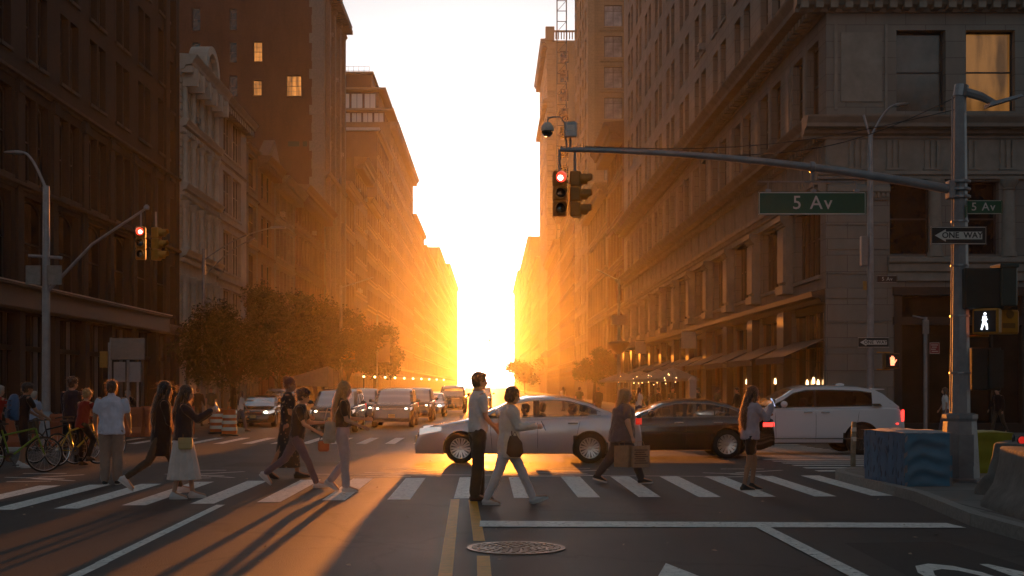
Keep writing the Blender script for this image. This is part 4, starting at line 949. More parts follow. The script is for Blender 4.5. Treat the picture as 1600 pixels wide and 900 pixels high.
XSUV = dict(L=4.85, W=1.95, wb=2.85, fo=.95, r=.37, chin=.25, sill=.25, rbump=.4, shoulder=.9, nose=.16, tailw=.1, tumble=.78, chrome=0,
    belt=[(0, .45), (.04, .88), (.2, 1.02), (1.0, 1.08), (1.5, 1.1), (3, 1.12), (4.4, 1.14), (4.7, 1.12), (4.82, .98), (4.85, .6)],
    roofh=1.78, roof=[(1.2, 1.08), (1.7, 1.42), (2.1, 1.68), (2.5, 1.76), (3.3, 1.78), (4.1, 1.75), (4.45, 1.66), (4.75, 1.15)], gx=(1.2, 4.78), dlo=(1.55, 4.3), pillars=[(2.58, 2.66), (3.7, 3.78)],
    wsx=(1.22, 2.08), rwx=(4.42, 4.75), seams=[((1.55, 1.6)), ((2.62, 2.62)), ((3.7, 3.5))], seats=(2.5, 3.5), dash=1.45, hz=(.78, .92), tz=(.85, 1.15), lampx=.1, hx=(.1, .38), mirror=1.75, handles=(2.42, 3.4), grille=(.58, .86), plz=.75, gw=.5, spokes=5)
PICK = dict(XSUV); PICK.update(roofh=1.9, roof=[(1.1, 1.1), (1.5, 1.45), (1.8, 1.78), (2.1, 1.88), (3.3, 1.9), (4.3, 1.88), (4.6, 1.8), (4.8, 1.3)], belt=[(0, .5), (.03, 1.0), (.15, 1.16), (.9, 1.2), (1.5, 1.22), (4.5, 1.24), (4.82, 1.1), (4.85, .6)], grille=(.62, 1.05), hz=(.85, 1.0))
P_SILVER = mat('silver_paint', (.62, .6, .64), .24, .25, 0, coat=1); P_BLACK = mat('black_paint', (.006, .006, .007), .12, .0, 0, coat=1); P_WHITE = mat('white_paint', (.84, .84, .88), .25, 0, 0, coat=1)
P_DARK = mat('charcoal_paint', (.03, .03, .032), .25, .4, 0, coat=1); P_GREYC = mat('grey_paint', (.14, .14, .14), .25, .5, 0, coat=1); P_YEL = mat('taxi_yellow_paint', (.7, .38, .03), .3, 0, 0, coat=1); P_MAROON = mat('maroon_paint', (.07, .01, .012), .25, .2, 0, coat=1)
FZ = zg
def car_at(px_left, L, y): return ((px_left - CX) * y / F + L / 2)
acc = make_car('sedan', 'silver four-door sedan crossing from the right with its driver seen through the window', 'car', SEDAN, P_SILVER, (car_at(648, 4.93, 27.0), 27.9, zg(27.5)), 0, windows='clear', head='off')
blk = make_car('sedan', 'glossy black sedan with lit brake lights stopped behind the silver car', 'car', SEDAN2, P_BLACK, (car_at(1212, 5.05, 29.6) - 5.05, 30.5, zg(30)), 0, windows='clear', tail='on')
suv = make_car('luxury_suv', 'long white luxury SUV with tinted rear windows and a lit tail light', 'suv', SUV, P_WHITE, (car_at(1416, 5.34, 32.3) - 5.34, 33.3, zg(33)), 0, windows='tint', tail='on', rim=M_RIMD)
k = MB(); xx = -2.67; k.prism([(xx + 4.5, 1.28), (xx + 4.72, 1.28), (xx + 4.66, 1.34), (xx + 4.46, 1.34)], -1.005, 1.005); k.obj('quarter_trim', M_CHR, suv)
k = MB(); k.add([(xx + 4.5, -.8, 1.74), (xx + 4.5, .8, 1.74), (xx + 4.86, .72, 1.72), (xx + 4.86, -.72, 1.72), (xx + 4.5, -.8, 1.69), (xx + 4.5, .8, 1.69), (xx + 4.86, .72, 1.7), (xx + 4.86, -.72, 1.7)], [(0, 1, 2, 3), (7, 6, 5, 4), (0, 4, 5, 1), (1, 5, 6, 2), (2, 6, 7, 3), (3, 7, 4, 0)]); k.obj('roof_spoiler', P_WHITE, suv)
k = MB(); k.ell((xx + 3.9, 0, 1.83), (.12, .03, .045), 8); k.obj('roof_aerial', P_WHITE, suv)
k = MB(); k.box((xx + .9, -1.003, .42), (xx + 4.3, -.99, .45)); k.obj('side_strip', M_CHR, suv)
k = MB(); k.ell((xx + 5.12, -.93, .82), (.06, .05, .022), 8); k.obj('bumper_reflector', M_TAIL, suv)
def queue(label, S, paint, px, y, head='on', nm='suv', x=None):
    X = (px - CX) * y / F if x is None else x
    return make_car('queued_' + nm, label, nm, S, paint, (X, y + S['L'] / 2, -.25), HP, 'oncoming cars waiting behind the far crossing', windows='clear', head=head)
queue('dark SUV with both headlights on, first in the outer queue behind the long-haired pedestrian', XSUV, P_DARK, 518, 50.5)
queue('charcoal SUV directly behind the first headlit SUV', XSUV, P_DARK, 550, 58.5, x=-6.35)
queue('grey minivan with lit headlights leading the inner queue', XSUV, P_GREYC, 612, 56.5)
queue('second vehicle of the inner queue, an SUV showing one bright headlight', XSUV, P_DARK, 651, 66, x=-4.1)
queue('low dark sedan between the inner queue SUVs and the tall pickup', SEDAN, P_GREYC, 678, 76, nm='sedan', x=-3.75)
queue('tall pickup-like van with a bright roof edge, left of the couple', PICK, P_DARK, 706, 86, nm='van')
queue('far sedan just left of the standing man in the white shirt', SEDAN, P_DARK, 722, 100, nm='sedan', x=-2.9)
queue('farthest car of the queue, hidden in the glare by the couple', XSUV, P_GREYC, 752, 112, x=-.9)
queue('yellow cab far back in the outer queue', SEDAN, P_YEL, 0, 70, nm='taxi', x=-7.0)
make_car('parked_car', 'black car parked at the left kerb behind the orange barrels, one lamp lit', 'car', SEDAN, P_BLACK, (-10.9, 59.5, -.25), HP, head='on')
make_car('parked_car', 'dark SUV parked further up the left kerb under the trees', 'car', XSUV, P_DARK, (-11.3, 67.5, -.25), HP)
# ---------------------------------------------------------------- people
def fused(mb, voxel, smooth=3, wrinkle=0., wscale=7., seed=0, shear=(1, 1, .35)):
    """melt overlapping closed shapes into one continuous surface"""
    me = bpy.data.meshes.new('m'); me.from_pydata(mb.v, [], mb.f)
    bm = bmesh.new(); bm.from_mesh(me); bmesh.ops.recalc_face_normals(bm, faces=bm.faces); bm.to_mesh(me); bm.free()
    o = bpy.data.objects.new('m', me); sc.collection.objects.link(o)
    r = o.modifiers.new('r', 'REMESH'); r.mode = 'VOXEL'; r.voxel_size = voxel; r.adaptivity = 0
    if smooth: s_ = o.modifiers.new('s', 'SMOOTH'); s_.iterations = smooth; s_.factor = .5
    res = bpy.data.meshes.new_from_object(o.evaluated_get(bpy.context.evaluated_depsgraph_get()))
    bpy.data.objects.remove(o)
    if wrinkle:
        nrm = [v.normal.copy() for v in res.vertices]
        for v, nn in zip(res.vertices, nrm):
            p = v.co + Vector((seed * 3.1, seed, 0)); q = Vector((p.x * wscale * shear[0], p.y * wscale * shear[1], p.z * wscale * shear[2] * 2.2))
            k = noise.noise(q + Vector((0, 0, p.x * 3))) + .5 * noise.noise(q * 2.1)
            v.co += nn * (1 - abs(k) * 2) * wrinkle
    res.polygons.foreach_set('use_smooth', [True] * len(res.polygons)); res.update()
    return res
def limb(mb, p, q, ra, rb, n=12, flat=1., side=None, ends=True):
    """tapered limb piece with rounded ends; flat squashes it across `side`"""
    p, q = Vector(p), Vector(q); d = q - p; L = d.length; d.normalize()
    a = (Vector(side) if side is not None else Vector((0, 1, 0))); a = (a - d * a.dot(d)); a = a.normalized() if a.length > 1e-4 else d.orthogonal().normalized(); b_ = d.cross(a)
    rs = []
    st = [(-ra * .95, ra * .3), (-ra * .7, ra * .72), (0, ra), (L * .25, lerp(ra, rb, .2)), (L * .6, lerp(ra, rb, .62)), (L, rb), (L + rb * .7, rb * .72), (L + rb * .95, rb * .3)] if ends else [(0, ra), (L, rb)]
    for t, r in st: rs.append([p + d * t + a * math.cos(2 * math.pi * k / n) * r + b_ * math.sin(2 * math.pi * k / n) * r * flat for k in range(n)])
    mb.rings(rs)
def loft(mb, rings, n=16):
    """rings: (centre, rx, ry) horizontal ellipses from bottom to top"""
    rs = []
    for c, rx, ry in rings: rs.append([Vector(c) + Vector((math.cos(2 * math.pi * k / n) * rx, math.sin(2 * math.pi * k / n) * ry, 0)) for k in range(n)])
    mb.rings(rs)
SKIN = {'light': mat('skin_light', (.5, .31, .22), .55, var=.08), 'tan': mat('skin_tan', (.34, .19, .12), .55, var=.08), 'dark': mat('skin_dark', (.12, .06, .04), .5, var=.08)}
def cloth(name, col, rough=.9, var=.15, scale=5, bump=.3, bs=260):
    m = mat('cloth_' + name, col, rough, 0, var, scale, bump, bs, spec=.2); b = m.node_tree.nodes['Principled BSDF']; b.inputs['Sheen Weight'].default_value = .5; b.inputs['Sheen Roughness'].default_value = .3; return m
HAIRM = {'black': mat('hair_black', (.012, .01, .01), .4, var=.3, scale=30), 'brown': mat('hair_brown', (.07, .035, .02), .4, var=.3, scale=30), 'blond': mat('hair_blond', (.42, .25, .1), .4, var=.3, scale=30), 'red': mat('hair_auburn', (.2, .07, .03), .4, var=.3, scale=30), 'grey': mat('hair_grey', (.35, .33, .3), .5, var=.2, scale=30)}
def strand_mat(hm):
    nm = hm.name + '_loose'
    if nm in MATS: return MATS[nm]
    m = hm.copy(); m.name = nm; MATS[nm] = m; t = m.node_tree; b = t.nodes['Principled BSDF']; o = [n for n in t.nodes if n.type == 'OUTPUT_MATERIAL'][0]
    tr = t.nodes.new('ShaderNodeBsdfTranslucent'); tr.inputs[0].default_value = (.75, .5, .3, 1); mx = t.nodes.new('ShaderNodeMixShader'); mx.inputs[0].default_value = .7; t.links.new(b.outputs[0], mx.inputs[1]); t.links.new(tr.outputs[0], mx.inputs[2]); t.links.new(mx.outputs[0], o.inputs[0]); return m
for _h in HAIRM.values(): _b = _h.node_tree.nodes['Principled BSDF']; _b.inputs['Sheen Weight'].default_value = 1; _b.inputs['Sheen Roughness'].default_value = .25
M_EYE = mat('eye', (.05, .04, .035), .2, var=0); M_LIP = mat('lip', (.35, .13, .11), .5, var=0)
def RY(v, a): a = R(a); return Vector((v.x * math.cos(a) - v.z * math.sin(a), v.y, v.x * math.sin(a) + v.z * math.cos(a)))
def make_person(label, loc, face, H=1.7, bulk=1.0, legs=((0, 0), (0, 0)), arms=((5, 8, 15), (5, 8, 15)), lean=0, headp=0, heady=0, skin='light', hair=('short', 'brown'),
                top=None, bottom=None, shoes=None, jacket=None, fine=True, seat=None, feetp=(0, 0), group=None, hands='curl', extra=None, female=False):
    """local frame: +x is where the person faces, y left, z up. legs: (thigh forward deg, knee bend deg) for right, left.
       arms: (forward deg, outward deg, elbow bend[, inward turn]) for right, left"""
    s = H / 1.72; vx = (.0095 if fine else .016)
    t = thing('person', label, 'person', loc, R(face), group)
    w = bulk; sh = (.185 if not female else .165) * s * (1 + (w - 1) * .35); hp = .088 * s * (1 + (w - 1) * .4)
    root = Vector((0, 0, .93 * s)); up = RY(Vector((0, 0, 1)), -lean)       # lean forward
    def spine(z, x=0): return root + RY(Vector((x, 0, (z - .93) * s)), -lean)
    hips, knees, ankles, toes = [], [], [], []
    for i, sg in enumerate((-1, 1)):
        th, kn = legs[i]; h = root + Vector((0, sg * hp, -.02 * s)); k = h + RY(Vector((0, 0, -.42 * s)), th); a = k + RY(Vector((0, 0, -.405 * s)), th - kn)
        pitch = feetp[i]; toe = a + RY(Vector((.17 * s, 0, -.055 * s)), pitch); hips.append(h); knees.append(k); ankles.append(a); toes.append(toe)
    low = min(min(a.z - .085 * s * math.cos(R(feetp[i])) - max(0, math.sin(R(feetp[i]))) * .05 * s, toes[i].z - .03 * s) for i, a in enumerate(ankles))
    dz = Vector((0, 0, (seat - root.z) if seat is not None else -low)); t['lift'] = 0
    root += dz; hips = [p + dz for p in hips]; knees = [p + dz for p in knees]; ankles = [p + dz for p in ankles]; toes = [p + dz for p in toes]
    S = lambda z, x=0: root + RY(Vector((x * s, 0, (z - .93) * s)), -lean)
    el, wr, hd, hands_f = [], [], [], []
    shp = []
    for i, sg in enumerate((-1, 1)):
        A = arms[i]; f_, ab, eb = A[:3]; inn = A[3] if len(A) > 3 else 8
        p = S(1.405) + Vector((0, sg * sh, 0))
        d = Vector((math.sin(R(f_ )) * math.cos(R(ab)), sg * math.sin(R(ab)), -math.cos(R(f_)) * math.cos(R(ab)))); d = RY(d, 0)
        e = p + d * .285 * s
        f2 = f_ + eb; d2 = Vector((math.sin(R(f2)) * math.cos(R(inn)), -sg * math.sin(R(inn)) * min(1, eb / 40) + sg * math.sin(R(ab)) * (1 - min(1, eb / 40)), -math.cos(R(f2)) * math.cos(R(inn)))).normalized()
        wv = e + d2 * .245 * s; shp.append(p); el.append(e); wr.append(wv); hd.append(d2)
    neck = S(1.46); hc = S(1.60) + Vector((math.sin(R(headp)) * .05 * s + .02 * s, 0, 0))
    HR = Matrix.Rotation(R(heady), 3, 'Z') @ Matrix.Rotation(R(headp), 3, 'Y')
    def HD(v): return hc + HR @ (Vector(v) * s)
    # ---- body: one surface from crown to soles
    b = MB()
    b.ell(HD((-.005, 0, .02)), (.094 * s, .075 * s, .098 * s), 16, rot=HR); b.ell(HD((.022, 0, -.045)), (.068 * s, .058 * s, .07 * s), 12, rot=HR); b.ell(HD((.055, 0, -.085)), (.03 * s, .032 * s, .024 * s), 10, rot=HR)
    limb(b, HD((.086, 0, .012)), HD((.107, 0, -.022)), .009 * s, .016 * s, 8); b.ell(HD((.088, 0, -.057)), (.014 * s, .025 * s, .011 * s), 8); b.ell(HD((.078, 0, .03)), (.018 * s, .05 * s, .014 * s), 10)
    for sg in (-1, 1): b.ell(HD((-.01, sg * .077, -.008)), (.02 * s, .011 * s, .032 * s), 8); b.ell(HD((.062, sg * .036, -.02)), (.03 * s, .022 * s, .026 * s), 8)
    limb(b, neck - up * .03 * s, HD((-.015, 0, -.07)), .055 * s * (.9 + w * .1), .05 * s, 12)
    loft(b, [(S(.86), .07 * s * w, .12 * s * w), (S(.95), .095 * s * w, .145 * s * w), (S(1.08), .085 * s * w, .12 * s * w), (S(1.25), .1 * s * w, .145 * s * w), (S(1.37), .095 * s * w, .155 * s), (S(1.43), .06 * s, .12 * s), (S(1.47), .04 * s, .05 * s)])
    for i, sg in enumerate((-1, 1)):
        limb(b, hips[i], knees[i], .078 * s * w, .05 * s * w); limb(b, knees[i], ankles[i], .05 * s * w, .034 * s); limb(b, lerp(knees[i], ankles[i], .22) - Vector((.012, 0, 0)), lerp(knees[i], ankles[i], .5) , .047 * s * w, .036 * s)
        limb(b, ankles[i], toes[i], .034 * s, .03 * s, 10, .8)
        limb(b, shp[i], el[i], .046 * s * w, .036 * s * w); limb(b, el[i], wr[i], .037 * s * w, .024 * s)
        # hand: palm, four fingers, thumb
        d = hd[i]; a = Vector((0, 1, 0)); a = (a - d * a.dot(d)).normalized(); n_ = d.cross(a).normalized() * (1 if True else 1)
        # palm plane faces inward: width axis is fore-aft (n_), thickness axis is a
        pc = wr[i] + d * .045 * s; wd = n_ if abs(n_.x) > .3 or hands == 'curl' else n_
        limb(b, wr[i] + d * .005, wr[i] + d * .085 * s, .027 * s, .034 * s, 10, .45, side=wd)
        curl = {'curl': 28, 'grip': 75, 'hold': 50}[hands if isinstance(hands, str) else hands[i]]
        inward = a * -sg
        for j, (off, ln) in enumerate(((-.026, .066), (-.009, .075), (.009, .071), (.025, .055))):
            p0 = wr[i] + d * .082 * s + wd * off * s; dd = d
            for seg in range(3):
                an = R(curl * (seg + 1) / 2.2); dd = (d * math.cos(an) + inward * math.sin(an)).normalized(); p1 = p0 + dd * ln * s * (.42, .32, .26)[seg]
                limb(b, p0, p1, .0085 * s * (1 - seg * .08), .0078 * s * (1 - seg * .1), 6); p0 = p1
        tdir = (d * .6 - wd * .75 * (1 if wd.dot(Vector((1, 0, 0))) < 0 else -1) + inward * .35).normalized(); p0 = wr[i] + d * .028 * s; p1 = p0 + tdir * .042 * s; limb(b, p0, p1, .012 * s, .0105 * s, 6); limb(b, p1, p1 + (tdir + d * .6).normalized() * .03 * s, .0095 * s, .008 * s, 6)
    body = link('body', fused(b, vx, 2), t); body.data.materials.append(SKIN[skin])
    if fine:
        for sg in (-1, 1): e = MB(); e.ell(HD((.078, sg * .03, .008)), (.011 * s, .014 * s, .009 * s), 8); e.obj('eye', M_EYE, t, smooth=60)
        e = MB(); e.ell(HD((.0985, 0, -.055)), (.006 * s, .021 * s, .007 * s), 8); e.obj('mouth', M_LIP, t, smooth=60)
    # ---- hair
    hs, hcol = hair; h = MB(); hm = HAIRM[hcol] if hcol in HAIRM else MATS[hcol]
    if hs != 'bald':
        h.ell(HD((-.018, 0, .038)), (.1 * s, .085 * s, .096 * s), 16, rot=HR); h.ell(HD((-.04, 0, -.005)), (.07 * s, .08 * s, .085 * s), 14, rot=HR)
        if hs == 'short': h.ell(HD((.03, 0, .088)), (.062 * s, .062 * s, .035 * s), 12, rot=HR)
        if hs == 'curly':
            for k in range(26):
                a1, a2 = rnd.random() * 6.28, rnd.random() * 1.5; h.ell(HD((-.02 + .09 * math.cos(a1) * math.cos(a2), .085 * math.sin(a1) * math.cos(a2), .04 + .085 * math.sin(a2))), (.03 * s,) * 3, 8)
        if hs in ('long', 'longer'):
            ln = .34 if hs == 'long' else .45
            bk = S(1.35, -.13); loftp = [(HD((-.05, 0, .02)), .062, .088), (HD((-.075, 0, -.06)), .055, .092), (S(1.45, -.085), .05, .1), (S(1.45 - ln * .4, -.125), .042, .11), (S(1.45 - ln * .75, -.125), .034, .1), (S(1.45 - ln, -.115), .016, .075)]
            rs = []
            for c_, rx, ry in loftp: rs.append([c_ + Vector((math.cos(2 * math.pi * k / 20) * rx * s, math.sin(2 * math.pi * k / 20) * ry * s, 0)) for k in range(20)])
            h.rings(rs[::-1])
            for sg in (-1, 1): limb(h, HD((.02, sg * .075, .02)), S(1.4, .02) + Vector((0, sg * .085 * s, 0)), .028 * s, .03 * s, 10); limb(h, S(1.42, .02) + Vector((0, sg * .085 * s, 0)), S(1.28, .06) + Vector((0, sg * .1 * s, 0)), .03 * s, .012 * s, 10)
        if hs == 'bob':
            h.ell(HD((-.035, 0, -.03)), (.08 * s, .092 * s, .085 * s), 14, rot=HR)
            for sg in (-1, 1): limb(h, HD((.02, sg * .074, .03)), HD((.015, sg * .075, -.07)), .03 * s, .022 * s, 10)
        if hs == 'bun': h.ell(HD((-.08, 0, .1)), (.045 * s,) * 3, 12)
        if hs == 'ponytail': limb(h, HD((-.1, 0, .03)), S(1.3, -.16), .035 * s, .02 * s, 10)
        hme = fused(h, vx * 1.0, 1, .009 if fine else .004, 34, 3, (1, 1, .1)); ho = link('hair', hme, t); hme.materials.append(hm)
        if fine:                          # fly-away strands catch the low sun
            rr = random.Random(int(loc[0] * 1000)); fv = MB(); vs_ = hme.vertices; top_z = hc.z + .02 * s
            for _ in range(420 if hs.startswith('long') else 200):
                v = vs_[rr.randrange(len(vs_))]; p0 = v.co.copy(); nn = v.normal.copy(); dn = Vector((0, 0, -1)) if p0.z < top_z else Vector((nn.x, nn.y, -.2)).normalized()
                pts = []; L_ = (rr.uniform(.05, .13) if hs.startswith('long') else rr.uniform(.012, .035)) * s
                for k_ in range(4): f_ = k_ / 3; pts.append(p0 + dn * L_ * f_ + nn * (.004 + .028 * math.sin(f_ * 2.4) * rr.uniform(.4, 1.2)))
                sd = Vector((rr.gauss(0, 1), rr.gauss(0, 1), rr.gauss(0, .3))).normalized() * .0016
                for k_ in range(3): fv.quad(pts[k_] - sd, pts[k_] + sd, pts[k_ + 1] + sd * .7, pts[k_ + 1] - sd * .7)
            fo_ = MB(); fo_.v, fo_.f, fo_.m = fv.v, fv.f, fv.m; me_f = bpy.data.meshes.new('hair_strands'); me_f.from_pydata(fv.v, [], fv.f); me_f.materials.append(strand_mat(hm)); so2 = link('loose_hair', me_f, ho)
    # ---- clothes
    def pants(name, m, r0=.098, r1=.068, r2=.05, to=1.0, ease=1.0, knees_only=False, waist=1.0):
        c = MB(); loft(c, [(S(.84), .085 * s * w, .13 * s * w), (S(.9), .112 * s * w, .158 * s * w), (S(.98), .108 * s * w, .15 * s * w), (S(waist), .1 * s * w, .138 * s * w)])
        for i in range(2):
            limb(c, hips[i] + Vector((-.01, 0, .0)), knees[i] if to > .5 else lerp(hips[i], knees[i], to * 2), r0 * s * w, r1 * s * w * ease)
            if to > .5: e_ = lerp(knees[i], ankles[i], min(1, (to - .5) * 2) * .96); limb(c, knees[i], e_, r1 * s * w * ease, r2 * s * w * ease)
        o = link(name, fused(c, vx * 1.15, 3, .006, 9, rnd.random() * 9), t); o.data.materials.append(m); return o
    def shirt(name, m, hem=.88, sleeve='short', out=.014, flare=0., collar=False, rag=.008):
        c = MB(); o = out
        rg = [(S(hem), (.105 + o + flare) * s * w, (.15 + o + flare) * s * w)]
        for z_, rx, ry in ((.97, .108, .152), (1.08, .1, .138), (1.25, .112, .158)):
            if z_ > hem + .03: f_ = flare * max(0, (1.2 - z_)) / .35; rg.append((S(z_, .012 if z_ > 1.1 and w > 1.1 else 0), (rx + o + f_) * s * w, (ry + o + f_) * s * w))
        rg += [(S(1.37), (.1 + o) * s * w, (.158 + o) * s), (S(1.435), (.068 + o) * s, (.125 + o) * s), (S(1.47), (.05 + o * .6) * s, (.066 + o * .6) * s)]
        loft(c, rg)
        for i in range(2):
            if sleeve == 'none': continue
            limb(c, lerp(shp[i], el[i], .1), el[i] if sleeve == 'long' else lerp(shp[i], el[i], .62), (.05 + o * .6) * s * (.5 + w * .5), (.047 if sleeve == 'long' else .054) * s * w)
            if sleeve == 'long': limb(c, el[i], lerp(el[i], wr[i], .93), (.046 + o * .3) * s * w, (.034 + o * .3) * s)
        if collar: limb(c, S(1.455, -.01), S(1.50, -.005), .064 * s, .06 * s)
        ob = link(name, fused(c, vx * 1.15, 3, rag, 8, rnd.random() * 9), t); ob.data.materials.append(m); return ob
    def skirt(name, m, hem=.42, r=.22, waist=1.02):
        c = MB(); mid = (knees[0] + knees[1]) / 2; n = 40; rs = []
        for f_ in (0, .08, .25, .5, .75, 1):
            z_ = lerp(waist, hem, f_); cx = lerp(root.x, mid.x, f_ * .8); rx = lerp(.1, r * 1.05, f_ ** .7) * s * w; ry = lerp(.142, r, f_ ** .7) * s * w
            rs.append([Vector((cx + math.cos(2 * math.pi * k / n) * rx * (1 + .07 * f_ * math.sin(k * 2.2)), math.sin(2 * math.pi * k / n) * ry * (1 + .07 * f_ * math.sin(k * 2.2)), z_ * s + dz.z)) for k in range(n)])
        c.rings(rs[::-1]); return link(name, fused(c, vx * 1.15, 1, .003, 9, 2), t)
    def shoe(m, sole, high=False):
        for i in range(2):
            a = ankles[i]; R_ = Matrix.Rotation(-R(feetp[i]), 3, 'Y')
            def P(x, z_, y=0): return a + R_ @ Vector((x * s, y * s, z_ * s))
            c = MB(); limb(c, P(-.03, -.045), P(.06, -.048), .043 * s, .044 * s, 12); limb(c, P(.05, -.05), P(.165, -.06), .043 * s, .03 * s, 12, .8); limb(c, P(-.01, -.04), P(-.005, .0 if not high else .05), .043 * s, .042 * s)
            limb(c, P(.02, -.02), P(.1, -.045), .038 * s, .03 * s)
            o = link('shoe', fused(c, vx, 2), t); o.data.materials.append(m)
            c = MB(); rr = []
            for zz in (-.1, -.072):
                rr.append([P(.07 + math.cos(q) * .135, zz, math.sin(q) * (.046 - .006 * math.cos(q))) for q in [2 * math.pi * k / 16 for k in range(16)]])
            c.rings(rr); so_ = c.obj('shoe_sole', sole, o)
    if shoes: shoe(*shoes)
    api = dict(t=t, S=S, s=s, wr=wr, el=el, hd=hd, shp=shp, HD=HD, hips=hips, knees=knees, ankles=ankles, pants=pants, shirt=shirt, skirt=skirt, vx=vx, w=w, root=root)
    if bottom: bottom(api)
    if top: top(api)
    if extra: extra(api)
    return t
M_SOLE = mat('shoe_sole_white', (.6, .6, .58), .7); M_SOLED = mat('shoe_sole_dark', (.03, .03, .03), .8)
C = dict(white=cloth('white_shirt', (.62, .62, .74)), beige=cloth('beige_trousers', (.3, .22, .18)), black=cloth('black', (.018, .017, .02)), navy=cloth('navy', (.02, .024, .04)), cream=cloth('cream_skirt', (.72, .62, .58)),
         tee=cloth('charcoal_tee', (.03, .03, .035)), jean=cloth('grey_violet_jeans', (.16, .13, .16)), pale=cloth('pale_jeans', (.5, .42, .45)), coat=cloth('ivory_coat', (.7, .66, .62)), wtr=cloth('white_trousers', (.75, .7, .72)),
         wtee=cloth('white_tee', (.74, .73, .72)), dkt=cloth('dark_trousers', (.09, .07, .05)), grey=cloth('grey_shirt', (.15, .13, .14)), greyt=cloth('grey_joggers', (.09, .075, .08)), lil=cloth('lilac_jacket', (.46, .4, .46)),
         red=cloth('red_shirt', (.3, .03, .02)), blue=cloth('blue_pack', (.05, .14, .28)), lblue=cloth('light_blue_shirt', (.3, .36, .5)), olive=cloth('olive', (.08, .08, .05)), tote=cloth('canvas_tote', (.5, .42, .33)), sneak=mat('white_sneaker', (.62, .6, .6), .6), brown=mat('brown_leather', (.1, .05, .03), .5), blk=mat('black_shoe', (.015, .015, .015), .5))
def kw_top(**k): 
    n = k.pop('n', 'shirt'); m = k.pop('m'); return lambda a: a['shirt'](n, C[m], **k)
def kw_pants(**k):
    n = k.pop('n', 'trousers'); m = k.pop('m'); return lambda a: a['pants'](n, C[m], **k)
def kw_skirt(m, **k):
    def f(a): o = a['skirt']('skirt', C[m] if m in C else MATS[m], **k); o.data.materials.append(C[m] if m in C else MATS[m])
    return f
def foot(px, py): x, y = G(px, py); return (x, y, zg(y))
def strap(a, p, q, bulge=.16, m=None, nm='bag_strap'):
    pts = []
    for i in range(13):
        f = i / 12; c = lerp(Vector(p), Vector(q), f); cc = a['S'](1.2); d = Vector((c.x - cc.x, c.y - cc.y, 0)); d = d.normalized() if d.length > .01 else Vector((0, -1, 0)); pts.append(c + d * bulge * .12 * math.sin(math.pi * f))
    k = MB(); k.tube(pts, .008, 6, ex=1); k.obj(nm, m or C['black'], a['t'])
def held_phone(a, i, label, hand_off=.11):
    p = a['t'].matrix_basis @ (a['wr'][i] + a['hd'][i] * hand_off * a['s'])
    t = thing('phone', label, 'phone', p, a['t'].rotation_euler[2]); k = MB(); k.T = Matrix.Rotation(R(-25), 4, 'Y'); k.bbox((-.005, -.037, -.075), (.005, .037, .075), .003); k.obj('phone_case', M_BLK, t)
    k = MB(); k.T = Matrix.Rotation(R(-25), 4, 'Y'); k.quad((-.0062, -.033, -.07), (-.0062, .033, -.07), (-.0062, .033, .07), (-.0062, -.033, .07)); k.obj('phone_screen', mat('phone_screen', (.1, .1, .1), .1, var=0, emit=(.6, .7, 1), estr=.4), t)

# man in the white shirt, seen from behind
make_person('heavy-set man in a white short-sleeved shirt and beige trousers seen from behind', foot(174, 757), 96, 1.73, 1.2, ((4, 8), (-2, 4)), ((6, 14, 28, 5), (4, 14, 25, 5)), 1, 4, 0, 'tan', ('short', 'black'),
    kw_top(m='white', hem=.84, out=.02, flare=.012, collar=True, rag=.01), kw_pants(m='beige', r1=.075, r2=.062), (C['blk'], M_SOLE))
# two women side by side
make_person('woman in a long black coat striding behind the one in the cream skirt', foot(252, 771), 20, 1.76, 1.0, ((-27, 28), (24, 8)), ((14, 8, 40, 30), (10, 8, 40)), 3, 8, 20, 'light', ('longer', 'black'),
    kw_top(m='black', n='coat', hem=.62, sleeve='long', out=.022, flare=.03), kw_pants(m='dkt', r1=.06, r2=.045), (C['sneak'], M_SOLE), feetp=(-38, 6), female=True)
def skirt_lady(a):
    held_phone(a, 0, 'phone held up by the woman in the cream skirt')
    strap(a, a['S'](1.44, -.02) + Vector((0, .08, 0)), a['S'](.93, .02) + Vector((0, -.2, 0)), m=C['brown'])
    t = a['t']; b = thing('shoulder_bag', 'small pale yellow shoulder bag hanging beside the cream skirt', 'bag', t.matrix_basis @ (a['S'](.86, .06) + Vector((0, -.22, 0))), t.rotation_euler[2]); k = MB(); k.bbox((-.1, -.03, -.09), (.1, .04, .08), .02); k.obj('bag_body', mat('yellow_leather', (.5, .38, .16), .4), b); k = MB(); k.bbox((-.1, -.037, .0), (.1, -.03, .08), .003); k.obj('bag_flap', MATS['yellow_leather'], b)
make_person('woman in a dark navy jacket and long cream skirt raising a phone, white sneakers', foot(286, 779), 8, 1.66, 1.0, ((-6, 6), (12, 6)), ((48, 6, 75, 12), (40, 6, 80, 22)), 2, 12, 0, 'light', ('long', 'brown'),
    kw_top(m='navy', n='jacket', hem=.9, sleeve='long', out=.026, flare=.012), kw_skirt('cream', hem=.30, r=.235), (C['sneak'], M_SOLE), feetp=(0, 4), hands='hold', female=True, extra=skirt_lady)
